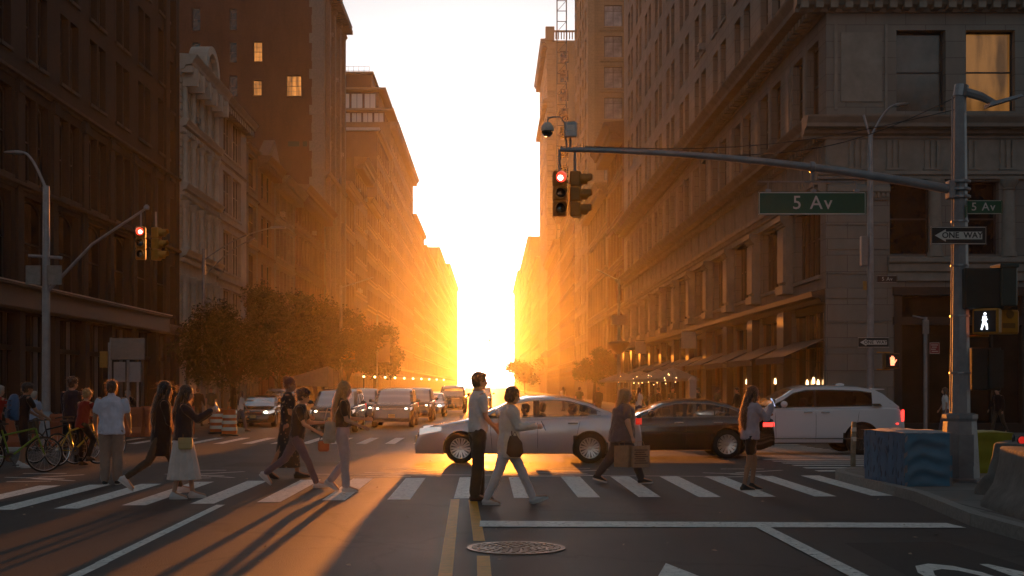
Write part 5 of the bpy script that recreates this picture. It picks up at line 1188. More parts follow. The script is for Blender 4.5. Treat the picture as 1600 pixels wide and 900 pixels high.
# group of three with the tote
pat = mat('cloth_leaf_pattern', (.03, .028, .03), .9); _t = pat.node_tree; _v = _t.nodes.new('ShaderNodeTexVoronoi'); _v.inputs['Scale'].default_value = 16; _tc = _t.nodes.new('ShaderNodeTexCoord'); _t.links.new(_tc.outputs['Object'], _v.inputs['Vector'])
_r = _t.nodes.new('ShaderNodeMapRange'); _r.inputs['From Min'].default_value = .28; _r.inputs['From Max'].default_value = .3; _t.links.new(_v.outputs['Distance'], _r.inputs['Value']); _m = _t.nodes.new('ShaderNodeMix'); _m.data_type = 'RGBA'
_m.inputs[6].default_value = (.25, .2, .14, 1); _m.inputs[7].default_value = (.022, .02, .022, 1); _t.links.new(_r.outputs[0], _m.inputs[0]); _t.links.new(_m.outputs[2], _t.nodes['Principled BSDF'].inputs['Base Color']); C['pat'] = pat
make_person('tall woman in a patterned ankle-length dress behind the man in the dark tee', foot(449, 748), 4, 1.8, 1.0, ((-14, 14), (14, 5)), ((10, 8, 50, 20), (14, 8, 60)), 2, 5, 0, 'tan', ('bun', 'red'),
    kw_top(m='pat', n='bodice', hem=.98, sleeve='short', out=.012), kw_skirt('pat', hem=.2, r=.2), (C['blk'], M_SOLED), feetp=(-20, 5), female=True)
def tee_man(a):
    k = MB(); k.ell(a['HD']((.0, 0, .07)), (.1 * a['s'], .088 * a['s'], .07 * a['s']), 14); k.bbox(a['HD']((.06, -.07, .05)), a['HD']((.165, .07, .066)), .008); k.obj('cap', C['tee'], a['t'], smooth=40)
    t = a['t']; b = thing('hand_bag', 'small orange-brown bag carried by the striding man in the dark tee', 'bag', t.matrix_basis @ (a['wr'][0] + a['hd'][0] * .1 + Vector((0.02, 0, -.17))), t.rotation_euler[2]); k = MB(); k.bbox((-.09, -.04, -.1), (.09, .04, .07), .03); k.obj('bag_body', mat('orange_leather', (.35, .1, .03), .5), b); k = MB(); k.tube([(-.07, 0, .06), (-.04, 0, .14), (.04, 0, .14), (.07, 0, .06)], .008, 6); k.obj('bag_handle', C['brown'], b)
make_person('young man in a dark tee and cap with grey jeans, striding', foot(464, 762), 2, 1.66, .98, ((26, 4), (-30, 24)), ((18, 10, 42, 10), (28, 8, 62)), 7, 14, 0, 'light', ('curly', 'brown'),
    kw_top(m='tee', hem=.86, out=.02, rag=.01), kw_pants(m='jean', r1=.066, r2=.052), (C['sneak'], M_SOLE), feetp=(8, -42), hands='hold', extra=tee_man)
def tote(a):
    strap(a, a['S'](1.43, -.02) + Vector((0, -.1, 0)), a['S'](1.08, -.16) + Vector((0, -.16, 0)), m=C['tote'])
    t = a['t']; b = thing('tote_bag', 'pale canvas tote bag hanging behind the long-haired pedestrian', 'bag', t.matrix_basis @ (a['S'](.95, -.2) + Vector((0, -.13, 0))), t.rotation_euler[2]); k = MB(); loft(k, [((0, 0, -.18), .08, .02), ((0, 0, -.12), .1, .05), ((.01, 0, .03), .09, .04), ((.01, 0, .15), .075, .012)]); m_ = link('bag_body', fused(k, .012, 2, .012, 10, 2), b); m_.data.materials.append(C['tote'])
    k = MB(); k.tube([(-.08, 0, .16), (-.03, 0, .36), (.05, 0, .36), (.09, 0, .16)], .007, 6); k.obj('bag_handle', C['tote'], b)
make_person('woman with very long hair, dark top and pale jeans, one heel raised', foot(535, 768), 6, 1.71, 1.0, ((5, 2), (8, 46)), ((12, 6, 55, 10), (20, 6, 70, 15)), 1, 6, 0, 'light', ('longer', 'blond'),
    kw_top(m='tee', n='crop_top', hem=1.02, sleeve='short', out=.012), kw_pants(m='pale', r0=.1, r1=.066, r2=.06, waist=1.03), (C['sneak'], M_SOLE), feetp=(0, -30), female=True, extra=tote)
# the couple in front of the silver car
make_person('tall man in a white tee and dark trousers standing against the sun', foot(747, 782), 18, 1.84, .98, ((-4, 3), (5, 4)), ((8, 8, 40, 25), (10, 8, 55)), 0, 2, 0, 'light', ('short', 'brown'),
    kw_top(m='wtee', hem=.93, out=.02), kw_pants(m='dkt', r0=.102, r1=.08, r2=.074), (C['brown'], M_SOLED))
def coat_lady(a):
    held_phone(a, 0, 'phone in the hands of the woman in the ivory coat'); s = a['s']
    strap(a, a['S'](1.44, -.01) + Vector((0, .08, 0)), a['S'](.98, .06) + Vector((0, -.24, 0)), m=C['brown'])
    t = a['t']; b = thing('shoulder_bag', 'dark brown crescent shoulder bag at the side of the ivory coat', 'bag', t.matrix_basis @ (a['S'](.9, .1) + Vector((0, -.235, 0))), t.rotation_euler[2]); k = MB(); loft(k, [((0, 0, -.15), .07, .03), ((0, 0, -.1), .12, .045), ((0, 0, .05), .1, .035), ((-.02, 0, .14), .05, .012)]); k.obj('bag_body', C['brown'], b, smooth=50); k = MB(); k.tube([(-.05, -.01, .1), (0, -.02, .2), (.05, -.01, .1)], .006, 6); k.obj('bag_handle', C['brown'], b)
make_person('woman in an ivory coat and white trousers walking right while looking at her phone', foot(795, 788), -4, 1.69, 1.03, ((-20, 4), (25, 2)), ((28, 6, 66, 14), (24, 6, 70, 20)), 2, 16, 0, 'light', ('bob', 'brown'),
    kw_top(m='coat', n='coat', hem=.72, sleeve='long', out=.03, flare=.02), kw_pants(m='wtr', r0=.095, r1=.066, r2=.052), (C['sneak'], M_SOLE), feetp=(0, 22), hands='hold', female=True, extra=coat_lady)
# woman with paper bags
def bags(a):
    t = a['t']
    for i, (dx, dy, lb, mm) in enumerate(((.1, -.07, 'printed paper shopping bag, the front one of two carried by the woman in grey', 'kraft_printed'), (-.17, .04, 'plain brown paper shopping bag hanging behind the printed one', 'kraft'))):
        b = thing('paper_bag', lb, 'bag', t.matrix_basis @ (a['wr'][0] + a['hd'][0] * .09 + Vector((dx, dy, -.24))), t.rotation_euler[2] + (.15 - .9 * i)); m = mat(mm, (.28, .19, .12) if i else (.3, .22, .16), .85, var=.18, scale=12)
        b.scale = (.84, .84, .95); k = MB(); k.add([(-.17, -.07, -.2), (.17, -.07, -.2), (.17, .07, -.2), (-.17, .07, -.2), (-.185, -.05, .17), (.185, -.06, .19), (.185, .06, .18), (-.185, .05, .17), (-.17, -.0, -.02), (.18, 0, -.02)], [(0, 3, 2, 1), (0, 1, 5, 4), (2, 3, 7, 6), (1, 2, 9), (5, 9, 6), (1, 9, 5), (9, 2, 6), (3, 0, 8), (8, 0, 4), (8, 4, 7), (3, 8, 7)]); k.obj('bag_body', m, b)
        k = MB(); k.tube([(-.07, -.05, .18), (-.05, -.02, .25), (.05, -.02, .25), (.07, -.05, .18)], .005, 6); k.obj('bag_handle', m, b)
        if i == 0:
            k = MB()
            for r_ in range(7): k.box((-.14 + .02 * (r_ % 2), -.078, -.13 + r_ * .038), (.13 - .03 * (r_ % 3), -.0705, -.115 + r_ * .038))
            k.obj('bag_print', mat('dark_print', (.08, .05, .04), .8), b)
make_person('large woman in a loose grey tee carrying two paper bags', foot(972, 755), 2, 1.66, 1.38, ((26, 6), (-24, 14)), ((8, 16, 8), (-6, 14, 20)), 3, 4, 0, 'light', ('longer', 'blond'),
    kw_top(m='grey', hem=.8, out=.03, flare=.03, rag=.014), kw_pants(m='greyt', r0=.1, r1=.066, r2=.046), (C['blk'], M_SOLE), feetp=(5, -16), hands='grip', female=True, extra=bags)
# woman on the phone in shorts
make_person('woman in a pale jacket and black shorts holding a phone to her face', foot(1172, 767), 12, 1.64, .96, ((-8, 4), (16, 22)), ((42, 4, 112, 6), (20, 8, 95, 30)), 2, 8, 0, 'tan', ('longer', 'brown'),
    kw_top(m='lil', n='jacket', hem=.86, sleeve='long', out=.03, flare=.012, rag=.012), kw_pants(m='black', n='shorts', r0=.1, r1=.085, to=.3), (C['blk'], M_SOLE), feetp=(0, -6), hands='hold', female=True, extra=lambda a: held_phone(a, 0, 'phone at the face of the woman in black shorts', .06))
# people by the bicycles on the left
def cyc1(a):
    k = MB(); k.ell(a['HD']((-.005, 0, .055)), (.125 * a['s'], .1 * a['s'], .085 * a['s']), 14)
    for j in range(4): k.box(a['HD']((-.1, -.06 + j * .035, .13)), a['HD']((.09, -.05 + j * .035, .145)))
    k.obj('helmet', M_BLK, a['t'], smooth=40)
    t = a['t']; b = thing('backpack', 'blue striped backpack worn by the cyclist at the left edge', 'backpack', t.matrix_basis @ a['S'](1.2, -.19), t.rotation_euler[2]); k = MB(); loft(k, [((0, 0, -.26), .07, .14), ((-.03, 0, -.15), .12, .17), ((-.02, 0, .1), .11, .165), ((0, 0, .24), .07, .12), ((0, 0, .27), .03, .06)]); k.obj('pack_body', C['blue'], b, smooth=60)
    k = MB()
    for j in range(4): k.bbox((-.15, -.13, -.14 + j * .09), (-.1, .13, -.12 + j * .09), .01)
    k.bbox((-.17, -.1, -.22), (-.09, .1, -.05), .03); k.obj('pack_pocket', cloth('navy_pack', (.03, .06, .12)), b)
make_person('cyclist with a helmet and blue backpack standing astride a bike at the left edge', foot(34, 731), 42, 1.72, 1.05, ((2, 4), (14, 30)), ((28, 10, 30), (30, 10, 30)), 8, 6, 0, 'tan', ('short', 'black'), kw_top(m='black', hem=.86), kw_pants(m='black', n='shorts', r0=.1, r1=.08, to=.5), (C['sneak'], M_SOLE), extra=cyc1)
make_person('person in a light blue shirt half hidden beyond the backpack cyclist', foot(52, 705), 70, 1.7, 1.0, ((4, 6), (-6, 6)), ((10, 8, 20), (12, 8, 25)), 2, 0, 0, 'light', ('short', 'grey'), kw_top(m='lblue', hem=.86), kw_pants(m='dkt'), (C['blk'], M_SOLED), fine=False)
make_person('tall man in a dark jacket with tousled fair hair behind the one in red', foot(112, 722), 75, 1.86, 1.05, ((6, 8), (-8, 8)), ((10, 8, 20), (8, 8, 20)), 2, 4, -20, 'light', ('curly', 'brown'), kw_top(m='navy', n='jacket', hem=.82, sleeve='long', out=.03), kw_pants(m='black'), (C['blk'], M_SOLED))
make_person('youth in a red shirt with fair hair sitting on a bicycle', foot(128, 727), 62, 1.6, .95, ((38, 60), (10, 12)), ((40, 8, 20), (40, 8, 20)), 12, 8, 0, 'light', ('curly', 'blond'), kw_top(m='red', hem=.86, sleeve='long', out=.02), kw_pants(m='black'), (C['brown'], M_SOLED))
make_person('pedestrian in a dark top leaning over the orange barrier', (-13.0, 45.8, -.11), 200, 1.68, 1.0, ((10, 8), (-12, 10)), ((35, 10, 20), (45, 10, 15)), 28, 15, 0, 'light', ('short', 'grey'), kw_top(m='black', hem=.9), kw_pants(m='beige'), (C['sneak'], M_SOLE), fine=False)
make_person('rider in a dull red top cut off by the left edge of the picture', foot(-8, 722), 60, 1.7, 1.0, ((30, 50), (6, 8)), ((30, 10, 30), (34, 10, 30)), 10, 6, 0, 'light', ('short', 'grey'), kw_top(m='red', hem=.86), kw_pants(m='black'), (C['sneak'], M_SOLE), fine=False)
# far pavement walkers: built once, then re-dressed copies
base = []
for lb, kwt, kwp, hr, fc in (('pedestrian in black walking up the left pavement next to the lamp pole', dict(m='black', hem=.86, sleeve='long', out=.02), dict(m='dkt'), ('short', 'black'), 80), ('walker in an olive top on the left pavement right of the lamp pole', dict(m='olive', hem=.86), dict(m='beige'), ('short', 'brown'), -80), ('woman in a pale top crossing by the trunk of the near tree', dict(m='wtee', hem=.9), dict(m='jean'), ('long', 'brown'), 30)):
    base.append(make_person(lb, (0, 0, 0), fc, 1.72, 1.02, ((18, 6), (-16, 14)), ((14, 8, 20), (-10, 8, 20)), 2, 2, 0, 'light', hr, kw_top(**kwt), kw_pants(**kwp), (C['blk'], M_SOLED), feetp=(4, -14), fine=False))
for b_, (px, y) in zip(base, ((309, 55), (330, 58), (376, 52))): b_.location = ((px - CX) * y / F, y, -.11 if px < 350 else -.25)
for i, (px, y, k, fc, lb) in enumerate(((365, 68, 0, 200, 'dark figure standing under the near street tree'), (424, 74, 1, 90, 'walker in olive further up the left pavement beside the parked SUV'), (998, 54, 2, 20, 'woman in a white top on the far right pavement just right of the fair-haired woman'), (1030, 57, 0, 150, 'person in black beside the white roof edge of the black car'), (935, 66, 0, 100, 'dark pedestrian against the glow behind the silver car'), (905, 74, 1, 60, 'figure in olive farther back against the glow'), (1050, 60, 1, -60, 'passer-by in olive on the far right pavement below the umbrellas'), (1092, 56, 0, 170, 'passer-by in black in front of the first shop window beyond the white post'), (1120, 55, 1, 10, 'passer-by in olive in front of the candle-lit shop window'), (1153, 52, 0, 190, 'passer-by in black directly behind the woman on the phone'), (880, 88, 2, 120, 'pale-topped figure tiny in the haze of the far right pavement'), (1560, 45.5, 0, 200, 'person in black at the dark corner shop behind the green barrier'), (1478, 45, 2, 160, 'person in a pale top in front of the corner shop'))):
    x = (px - CX) * y / F; c = copy_thing(base[k], lb, (x, y, -.11), R(fc))
# driver and passenger of the silver car
for lb, x_, y_ in (('driver of the silver sedan seen as a silhouette through the side window', 2.5, .38), ('rear passenger of the silver sedan, only the head showing', 3.55, .3)):
    ax = acc.location
    make_person(lb, (ax.x - SEDAN['L'] / 2 + x_ - .12, ax.y + y_, ax.z), 180, 1.7, 1.0, ((92, 40), (92, 40)), ((62, 8, 30), (60, 8, 32)), -6, 0, 0, 'light', ('short', 'brown'), kw_top(m='tee', hem=.88), kw_pants(m='dkt'), (C['blk'], M_SOLED), fine=False, seat=.5)
make_person('driver of the white SUV behind the front side window', (suv.location.x - SUV['L'] / 2 + 2.75, suv.location.y - .38, suv.location.z), 180, 1.7, 1.0, ((92, 40), (92, 40)), ((58, 8, 30), (56, 8, 32)), -8, 0, 0, 'light', ('short', 'grey'), kw_top(m='wtee', hem=.88), kw_pants(m='dkt'), (C['blk'], M_SOLED), fine=False, seat=.7)
# ---------------------------------------------------------------- street furniture
M_POLE = mat('grey_galvanised_pole', (.27, .28, .3), .4, .4, .2, 4, bump=.1)
M_POLEY = mat('yellow_signal_housing', (.45, .2, .02), .45, 0, .2, 6)
M_SIGW = mat('sign_white', (.65, .65, .62), .45, var=.06); M_SIGK = mat('sign_black', (.02, .02, .022), .45, var=.05); M_SIGG = mat('sign_green', (.01, .1, .05), .4, var=.08)
M_SIGR = mat('sign_red', (.25, .02, .02), .45, var=.05); M_SIGB = mat('sign_back_aluminium', (.3, .3, .3), .4, .6, .1); M_BOXG = mat('dark_green_cabinet', (.025, .035, .033), .45, .2, .15)
M_RED = mat('signal_red_lit', (.8, .05, .03), .3, var=0, emit=(1, .04, .02), estr=1.6); M_REDC = mat('signal_red_core', (1, .6, .5), .3, var=0, emit=(1, .5, .4), estr=4); M_LENS = mat('signal_lens_dark', (.03, .025, .02), .1, var=0, coat=1)
def signal_head(name, label, loc, rotz, lit=True, housing=None, group=None):
    """three-lens head, lenses face local -y"""
    t = thing(name, label, 'traffic light', loc, rotz, group); hm = housing or M_POLEY
    for i, z in enumerate((.34, 0, -.34)):
        k = MB(); k.bbox((-.15, -.1, z - .165), (.15, .14, z + .165), .03)
        k.obj('lamp_housing', hm, t)
        v = MB(); n = 16; rs = []
        for y_, r_ in ((-.1, .125), (-.34, .12)):
            rs.append([(r_ * math.cos(a), y_ + (.1 if math.sin(a) < -.3 and y_ < -.2 else 0), z + r_ * math.sin(a)) for a in [2 * math.pi * j / n for j in range(n)]])
        v.rings(rs, cap=False); v.rings([[(x * .96, y, z + (zz - z) * .96) for x, y, zz in r_] for r_ in rs], cap=False); v.obj('visor', hm, t, smooth=40)
        l = MB(); l.lathe([(.001, -.125), (.06, -.122), (.115, -.104), (.115, -.1)], (0, 0, z), 20, axis='y'); l.obj('lens', M_RED if (i == 0 and lit) else M_LENS, t, smooth=60)
        if i == 0 and lit: l = MB(); l.lathe([(.001, -.13), (.05, -.129), (.062, -.124)], (0, 0, z), 16, axis='y'); l.obj('lamp_glow', M_REDC, t)
    k = MB(); k.tube([(0, .04, .5), (0, .04, 1.0)], .03, 8); k.box((-.05, -.01, .5), (.05, .09, .53)); k.obj('hanger', M_POLE, t)
    return t
def cobra(t, top, arm_end, drop=.0, r=.045, hl=.7):
    """curved arm from the mast top to a flat LED head"""
    p0 = Vector(top); p3 = Vector(arm_end); pts = []
    for i in range(13):
        f = i / 12; p = p0.lerp(p3, f); p.z = lerp(p0.z, p3.z, math.sin(f * math.pi / 2)); pts.append(p)
    k = MB(); k.tube(pts, [lerp(r, r * .7, i / 12) for i in range(13)], 8); k.obj('lamp_arm', M_POLE, t, smooth=50)
    d = (pts[-1] - pts[-2]); d.z = 0; d.normalize(); s_ = Vector((-d.y, d.x, 0)); q = pts[-1]
    rg = []
    for f, w_, h_ in ((-.02, .05, .04), (.1, .1, .05), (.3, .15, .05), (.75, .15, .035), (1.0, .08, .02)):
        c = q + d * hl * f; rg.append([c + s_ * w_ + Vector((0, 0, 0)), c + s_ * w_ * .6 + Vector((0, 0, h_)), c - s_ * w_ * .6 + Vector((0, 0, h_)), c - s_ * w_, c - s_ * w_ * .9 + Vector((0, 0, -h_)), c + s_ * w_ * .9 + Vector((0, 0, -h_))])
    k = MB(); k.rings(rg); k.obj('lamp_head', M_SIGB, t)
def plate(name, label, loc, w, h, m, rotz=0, border=None, cat='sign', back=True, parent=None, thick=.006):
    t = thing(name, label, cat, loc, rotz); k = MB(); k.bbox((-w / 2, 0, -h / 2), (w / 2, thick, h / 2), min(.02, h * .12)); k.obj('sign_panel', m, t)
    if border:
        k = MB(); b_ = h * .055; i_ = .0
        for a, c in (((-w / 2 + i_, h / 2 - b_ - i_), (w / 2 - i_, h / 2 - i_)), ((-w / 2 + i_, -h / 2 + i_), (w / 2 - i_, -h / 2 + b_ + i_)), ((-w / 2 + i_, -h / 2 + b_ + i_), (-w / 2 + i_ + b_, h / 2 - b_ - i_)), ((w / 2 - i_ - b_, -h / 2 + b_ + i_), (w / 2 - i_, h / 2 - b_ - i_))): k.box((a[0], -.003, a[1]), (c[0], .001, c[1]))
        k.obj('sign_border', border, t)
    return t
def one_way(label, loc, w, h, rotz=0):
    t = plate('one_way_sign', label, loc, w, h, M_SIGK, rotz, M_SIGW)
    k = MB(); a = h * .3; x0, x1 = -w * .43, w * .42
    k.prism([(x0, 0), (x0 + h * .62, a * 1.15), (x0 + h * .62, a * .72), (x1, a * .72), (x1, -a * .72), (x0 + h * .62, -a * .72), (x0 + h * .62, -a * 1.15)], -.005, -.001); k.obj('arrow', M_SIGW, t)
    text_on('sign_lettering', 'ONE  WAY', h * .46, M_SIGK, t, (w * .06, -.008, 0), extr=.002, bold=.008 * h); return t
def av_sign(label, loc, w, h, m, size, rotz=0, name='street_name_sign', txt=True):
    t = plate(name, label, loc, w, h, m, rotz, M_SIGW)
    text_on('sign_lettering', '5 Av', size, M_SIGW, t, (0, -.006, 0), extr=.002, space=1.15, bold=.004 * size); return t
# --- main mast at the near right corner
mp = thing('signal_pole', 'big grey octagonal signal mast with a long arm at the near right corner', 'signal pole', (7.43, 19.8, .14))
b = MB(); rs = []
for z, r in ((0, .36), (.05, .36), (.06, .3), (.95, .25), (1.0, .27), (1.06, .27), (1.08, .2)): rs.append([(r * math.cos(R(22.5 + 45 * k)), r * math.sin(R(22.5 + 45 * k)), z) for k in range(8)])
b.rings(rs); b.box((-.12, -.27, .25), (.12, -.22, .75)); b.obj('pole_base', M_POLE, mp)
b = MB(); b.rings([[(r * math.cos(R(22.5 + 45 * k)), r * math.sin(R(22.5 + 45 * k)), z) for k in range(8)] for z, r in ((1.05, .158), (6.15, .095))]); b.obj('pole_shaft', M_POLE, mp)
arm0 = Vector((-.1, 0, 4.62)); arm1 = Vector((-6.35, -.2, 5.22)); pts = []
for i in range(17):
    f = i / 16; p = arm0.lerp(arm1, f); p.z = arm0.z + (arm1.z - arm0.z) * (1 - (1 - f) ** 1.9); pts.append(p)
b = MB(); b.tube(pts, [lerp(.075, .04, i / 16) for i in range(17)], 10); b.obj('mast_arm', M_POLE, mp, smooth=50)
b = MB()
for dz in (-.12, 0, .12): b.lathe([(.15, 4.6 + dz), (.165, 4.61 + dz), (.165, 4.64 + dz), (.15, 4.65 + dz)], n=16, loop=True)
b.bbox((-.2, -.1, 4.48), (-.1, .1, 4.76), .01); b.obj('arm_clamp', M_POLE, mp)
b = MB(); b.tube([(0, 0, 6.1), (.03, 0, 6.28)], .11, 10); b.tube([(0, 0, 6.2), (.32, -.02, 6.1), (.55, -.04, 5.98)], [.075, .07, .05], 8); b.add([(.42, -.16, 5.92), (.42, .1, 5.92), (.95, .06, 6.08), (.95, -.14, 6.08), (.42, -.14, 5.98), (.42, .08, 5.98), (.93, .05, 6.12), (.93, -.12, 6.12)], [(0, 1, 2, 3), (7, 6, 5, 4), (0, 4, 5, 1), (1, 5, 6, 2), (2, 6, 7, 3), (3, 7, 4, 0)]); b.obj('lamp_head', M_POLE, mp)
for (a_, f_) in (((-.05, 0, 6.1), .62), ((-.05, 0, 5.9), .95)):
    e_ = pts[int(f_ * 16)] + Vector((0, 0, .05)); b = MB(); q_ = [Vector(a_).lerp(e_, i / 10) - Vector((0, 0, .25 * math.sin(math.pi * i / 10))) for i in range(11)]; b.tube(q_, .008, 5); b.obj('guy_wire', M_DARKFR, mp)
b = MB()
for z in (.9, 1.7, 2.6, 3.4, 4.1): b.lathe([(.175 - z * .012, z), (.185 - z * .012, z + .005), (.185 - z * .012, z + .03), (.175 - z * .012, z + .035)], n=12, loop=True)
b.tube([(-.16, -.03, 1.1), (-.14, -.03, 3.2), (-.13, -.03, 4.5), (-.12, 0, 6.1)], .014, 6); b.obj('conduit', M_POLE, mp)
MW = Vector(mp.location)
def on_arm(px): # point of the arm under a given pixel column of the survey
    best = min(range(160), key=lambda i: abs((MW + lerp(pts[i // 10], pts[min(16, i // 10 + 1)], (i % 10) / 10)).x / (MW + lerp(pts[i // 10], pts[min(16, i // 10 + 1)], (i % 10) / 10)).y * F + CX - px)); return MW + lerp(pts[best // 10], pts[min(16, best // 10 + 1)], (best % 10) / 10)
p = on_arm(868); tl = signal_head('traffic_light', 'traffic light with its red lamp lit at the tip of the long mast arm', (p.x - .05, p.y - .05, p.z - .7), R(4), True, mat('signal_housing_dark', (.4, .17, .02), .5)); tl.scale = (.7,) * 3
tl = signal_head('traffic_light', 'second traffic light of the mast arm, turned to face the avenue', (p.x + .22, p.y + .02, p.z - .7), R(78), False, MATS['signal_housing_dark']); tl.scale = (.7,) * 3
p = on_arm(1268); t = av_sign('large green 5 Av street sign with white border hanging from the mast arm', (p.x, p.y - .02, p.z - .57), 1.7, .36, M_SIGG, .3)
k = MB(); k.tube([(-.86, 0, .34), (.7, 0, .34)], .012, 6)
for dx in (-.7, 0.02, .7): k.tube([(dx, 0, .17), (dx, 0, .35)], .01, 6); k.bbox((dx - .04, -.02, .17), (dx + .04, .02, .22), .005)
k.tube([(.0, 0, .34), (.0, 0, .52)], .025, 6); k.lathe([(.075, -.04), (.09, -.03), (.09, .03), (.075, .04)], (0, 0, .57), 12, axis='x', loop=True); k.obj('sign_hanger', M_POLE, t)
p = on_arm(885); t = thing('camera_dome', 'white domed traffic camera on a curved bracket above the red light', 'camera', (p.x - .28, p.y, p.z + .33)); k = MB(); k.lathe([(.001, .14), (.06, .13), (.12, .06), (.14, 0), (.13, -.05)], n=16); k.obj('camera_shroud', mat('camera_shell', (.6, .56, .5), .4), t, smooth=50); t.scale = (.75,) * 3; k = MB(); k.lathe([(.12, -.05), (.11, -.11), (.06, -.16), (.001, -.17)], n=16); k.obj('camera_glass', M_LENS, t, smooth=60); k = MB(); k.tube([(0, 0, .13), (.02, 0, .22), (.12, 0, .25), (.28, 0, .24), (.38, 0, .1), (.4, 0, -.4)], .018, 6); k.obj('bracket', M_POLE, t)
t = thing('sensor_box', 'small grey box with a white label strapped above the red light', 'box', (p.x + .08, p.y - .06, p.z + .3)); k = MB(); k.bbox((-.1, -.06, -.12), (.1, .06, .12), .015); k.tube([(0, .05, -.3), (0, .05, .1)], .02, 6); k.obj('box_case', M_SIGB, t); k = MB(); k.box((-.06, -.064, -.02), (.06, -.06, .07)); k.obj('box_label', M_SIGW, t)
one_way('near one-way sign with white left arrow, crossed by the big signal mast', (7.36, 19.66, 4.02), .88, .28, 0)
t = av_sign('smaller green 5 Av sign sticking out to the right of the big signal mast', (7.78, 19.75, 4.48), .6, .22, M_SIGG, .18); k = MB(); k.tube([(-.4, .03, 0), (-.2, .03, 0)], .02, 6); k.obj('sign_bracket', M_POLE, t)
t = plate('street_name_plate', 'edge of a green plate behind the smaller 5 Av sign on the mast', (7.5, 19.98, 4.4), .7, .2, M_SIGG, R(85), M_SIGW)
t = thing('signal_cabinet', 'dark green signal control cabinet strapped to the big mast', 'cabinet', (7.78, 19.75, 3.2)); k = MB(); k.bbox((-.36, -.2, -.34), (.26, .2, .3), .02); k.obj('cabinet_body', M_BOXG, t); k = MB(); k.bbox((.18, -.26, -.3), (.44, .12, .34), .02); k.bbox((.16, -.28, .3), (.46, .14, .36), .01); k.box((.22, -.275, -.05), (.28, -.26, .05)); k.obj('cabinet_door', mat('cabinet_green_light', (.05, .075, .07), .4, .2, .1), t)
t = thing('pole_box', 'flat dark box strapped low on the big mast with a pale label', 'box', (7.8, 19.95, 1.92)); k = MB(); k.bbox((-.15, -.08, -.34), (.32, .08, .34), .015); k.box((.1, -.12, -.3), (.34, -.08, .3)); k.obj('box_case', M_BOXG, t)
# pedestrian signal on the mast: walking figure
def ped_signal(label, loc, s, kind, rotz=0, turned=True):
    t = thing('pedestrian_signal', label, 'pedestrian signal', loc, rotz)
    k = MB(); k.bbox((-.2 * s, -.1 * s, -.2 * s), (.2 * s, .12 * s, .2 * s), .03 * s); k.obj('lamp_housing', M_POLEY if kind == 'walk' else mat('signal_brown', (.12, .07, .02), .5), t)
    k = MB(); k.box((-.165 * s, -.108 * s, -.165 * s), (.165 * s, -.1 * s, .165 * s)); k.obj('display_panel', M_SIGK, t)
    k = MB(); m = mat('walk_white_lit', (.7, .8, .9), .4, var=0, emit=(.85, .92, 1), estr=1.4) if kind == 'walk' else mat('hand_orange_lit', (1, .5, .4), .4, var=0, emit=(1, .22, .1), estr=1.8)
    y = -.114 * s
    if kind == 'walk':
        k.lathe([(.001, 0), (.022 * s, .001)], (0.005 * s, y, .115 * s), 10, axis='y')
        for a, c, r in (((0, .08), (-.005, 0), .03), ((-.005, 0), (.03, -.06), .018), ((.03, -.06), (.035, -.13), .014), ((-.008, 0), (-.03, -.07), .018), ((-.03, -.07), (-.05, -.13), .014), ((0, .07), (-.035, .01), .012), ((0, .07), (.035, .02), .012)): k.tube([(a[0] * s, y, a[1] * s), (c[0] * s, y, c[1] * s)], r * s, 8)
    else:
        k.prism([(-.05 * s, -.12 * s), (.045 * s, -.12 * s), (.055 * s, -.02 * s), (.05 * s, .02 * s), (-.055 * s, .02 * s), (-.06 * s, -.04 * s)], y, y + .004)
        for i, (xx, hh) in enumerate(((-.045, .09), (-.018, .125), (.01, .12), (.036, .085))): k.tube([(xx * s, y, 0), (xx * 1.15 * s, y, hh * s)], .012 * s, 6)
        k.tube([(.045 * s, y, -.06 * s), (.1 * s, y, .03 * s)], .013 * s, 6)
    k.obj('lit_symbol', m, t)
    k = MB(); k.tube([(0, .1 * s, .22 * s), (-.34 * s, .1 * s, .22 * s)], .02 * s, 6); k.tube([(0, .1 * s, -.22 * s), (-.34 * s, .1 * s, -.22 * s)], .02 * s, 6); k.obj('bracket', M_POLEY, t)
    return t
ped_signal('pedestrian signal showing the white walking figure, yellow housing on the near mast', (7.76, 19.55, 2.66), 1.0, 'walk', R(-38))
t = thing('pedestrian_signal', 'yellow pedestrian signal seen from its side, right of the walking figure', 'pedestrian signal', (8.12, 19.75, 2.66), R(10)); k = MB(); k.bbox((-.18, -.1, -.19), (.2, .14, .19), .03); k.obj('lamp_housing', M_POLEY, t); k = MB(); k.lathe([(.001, 0), (.06, .002), (.07, -.01)], (.02, -.11, .12), 12, axis='y'); k.box((-.1, -.103, -.1), (.12, -.1, -.02)); k.obj('housing_vent', mat('signal_brown2', (.2, .09, .02), .5), t)
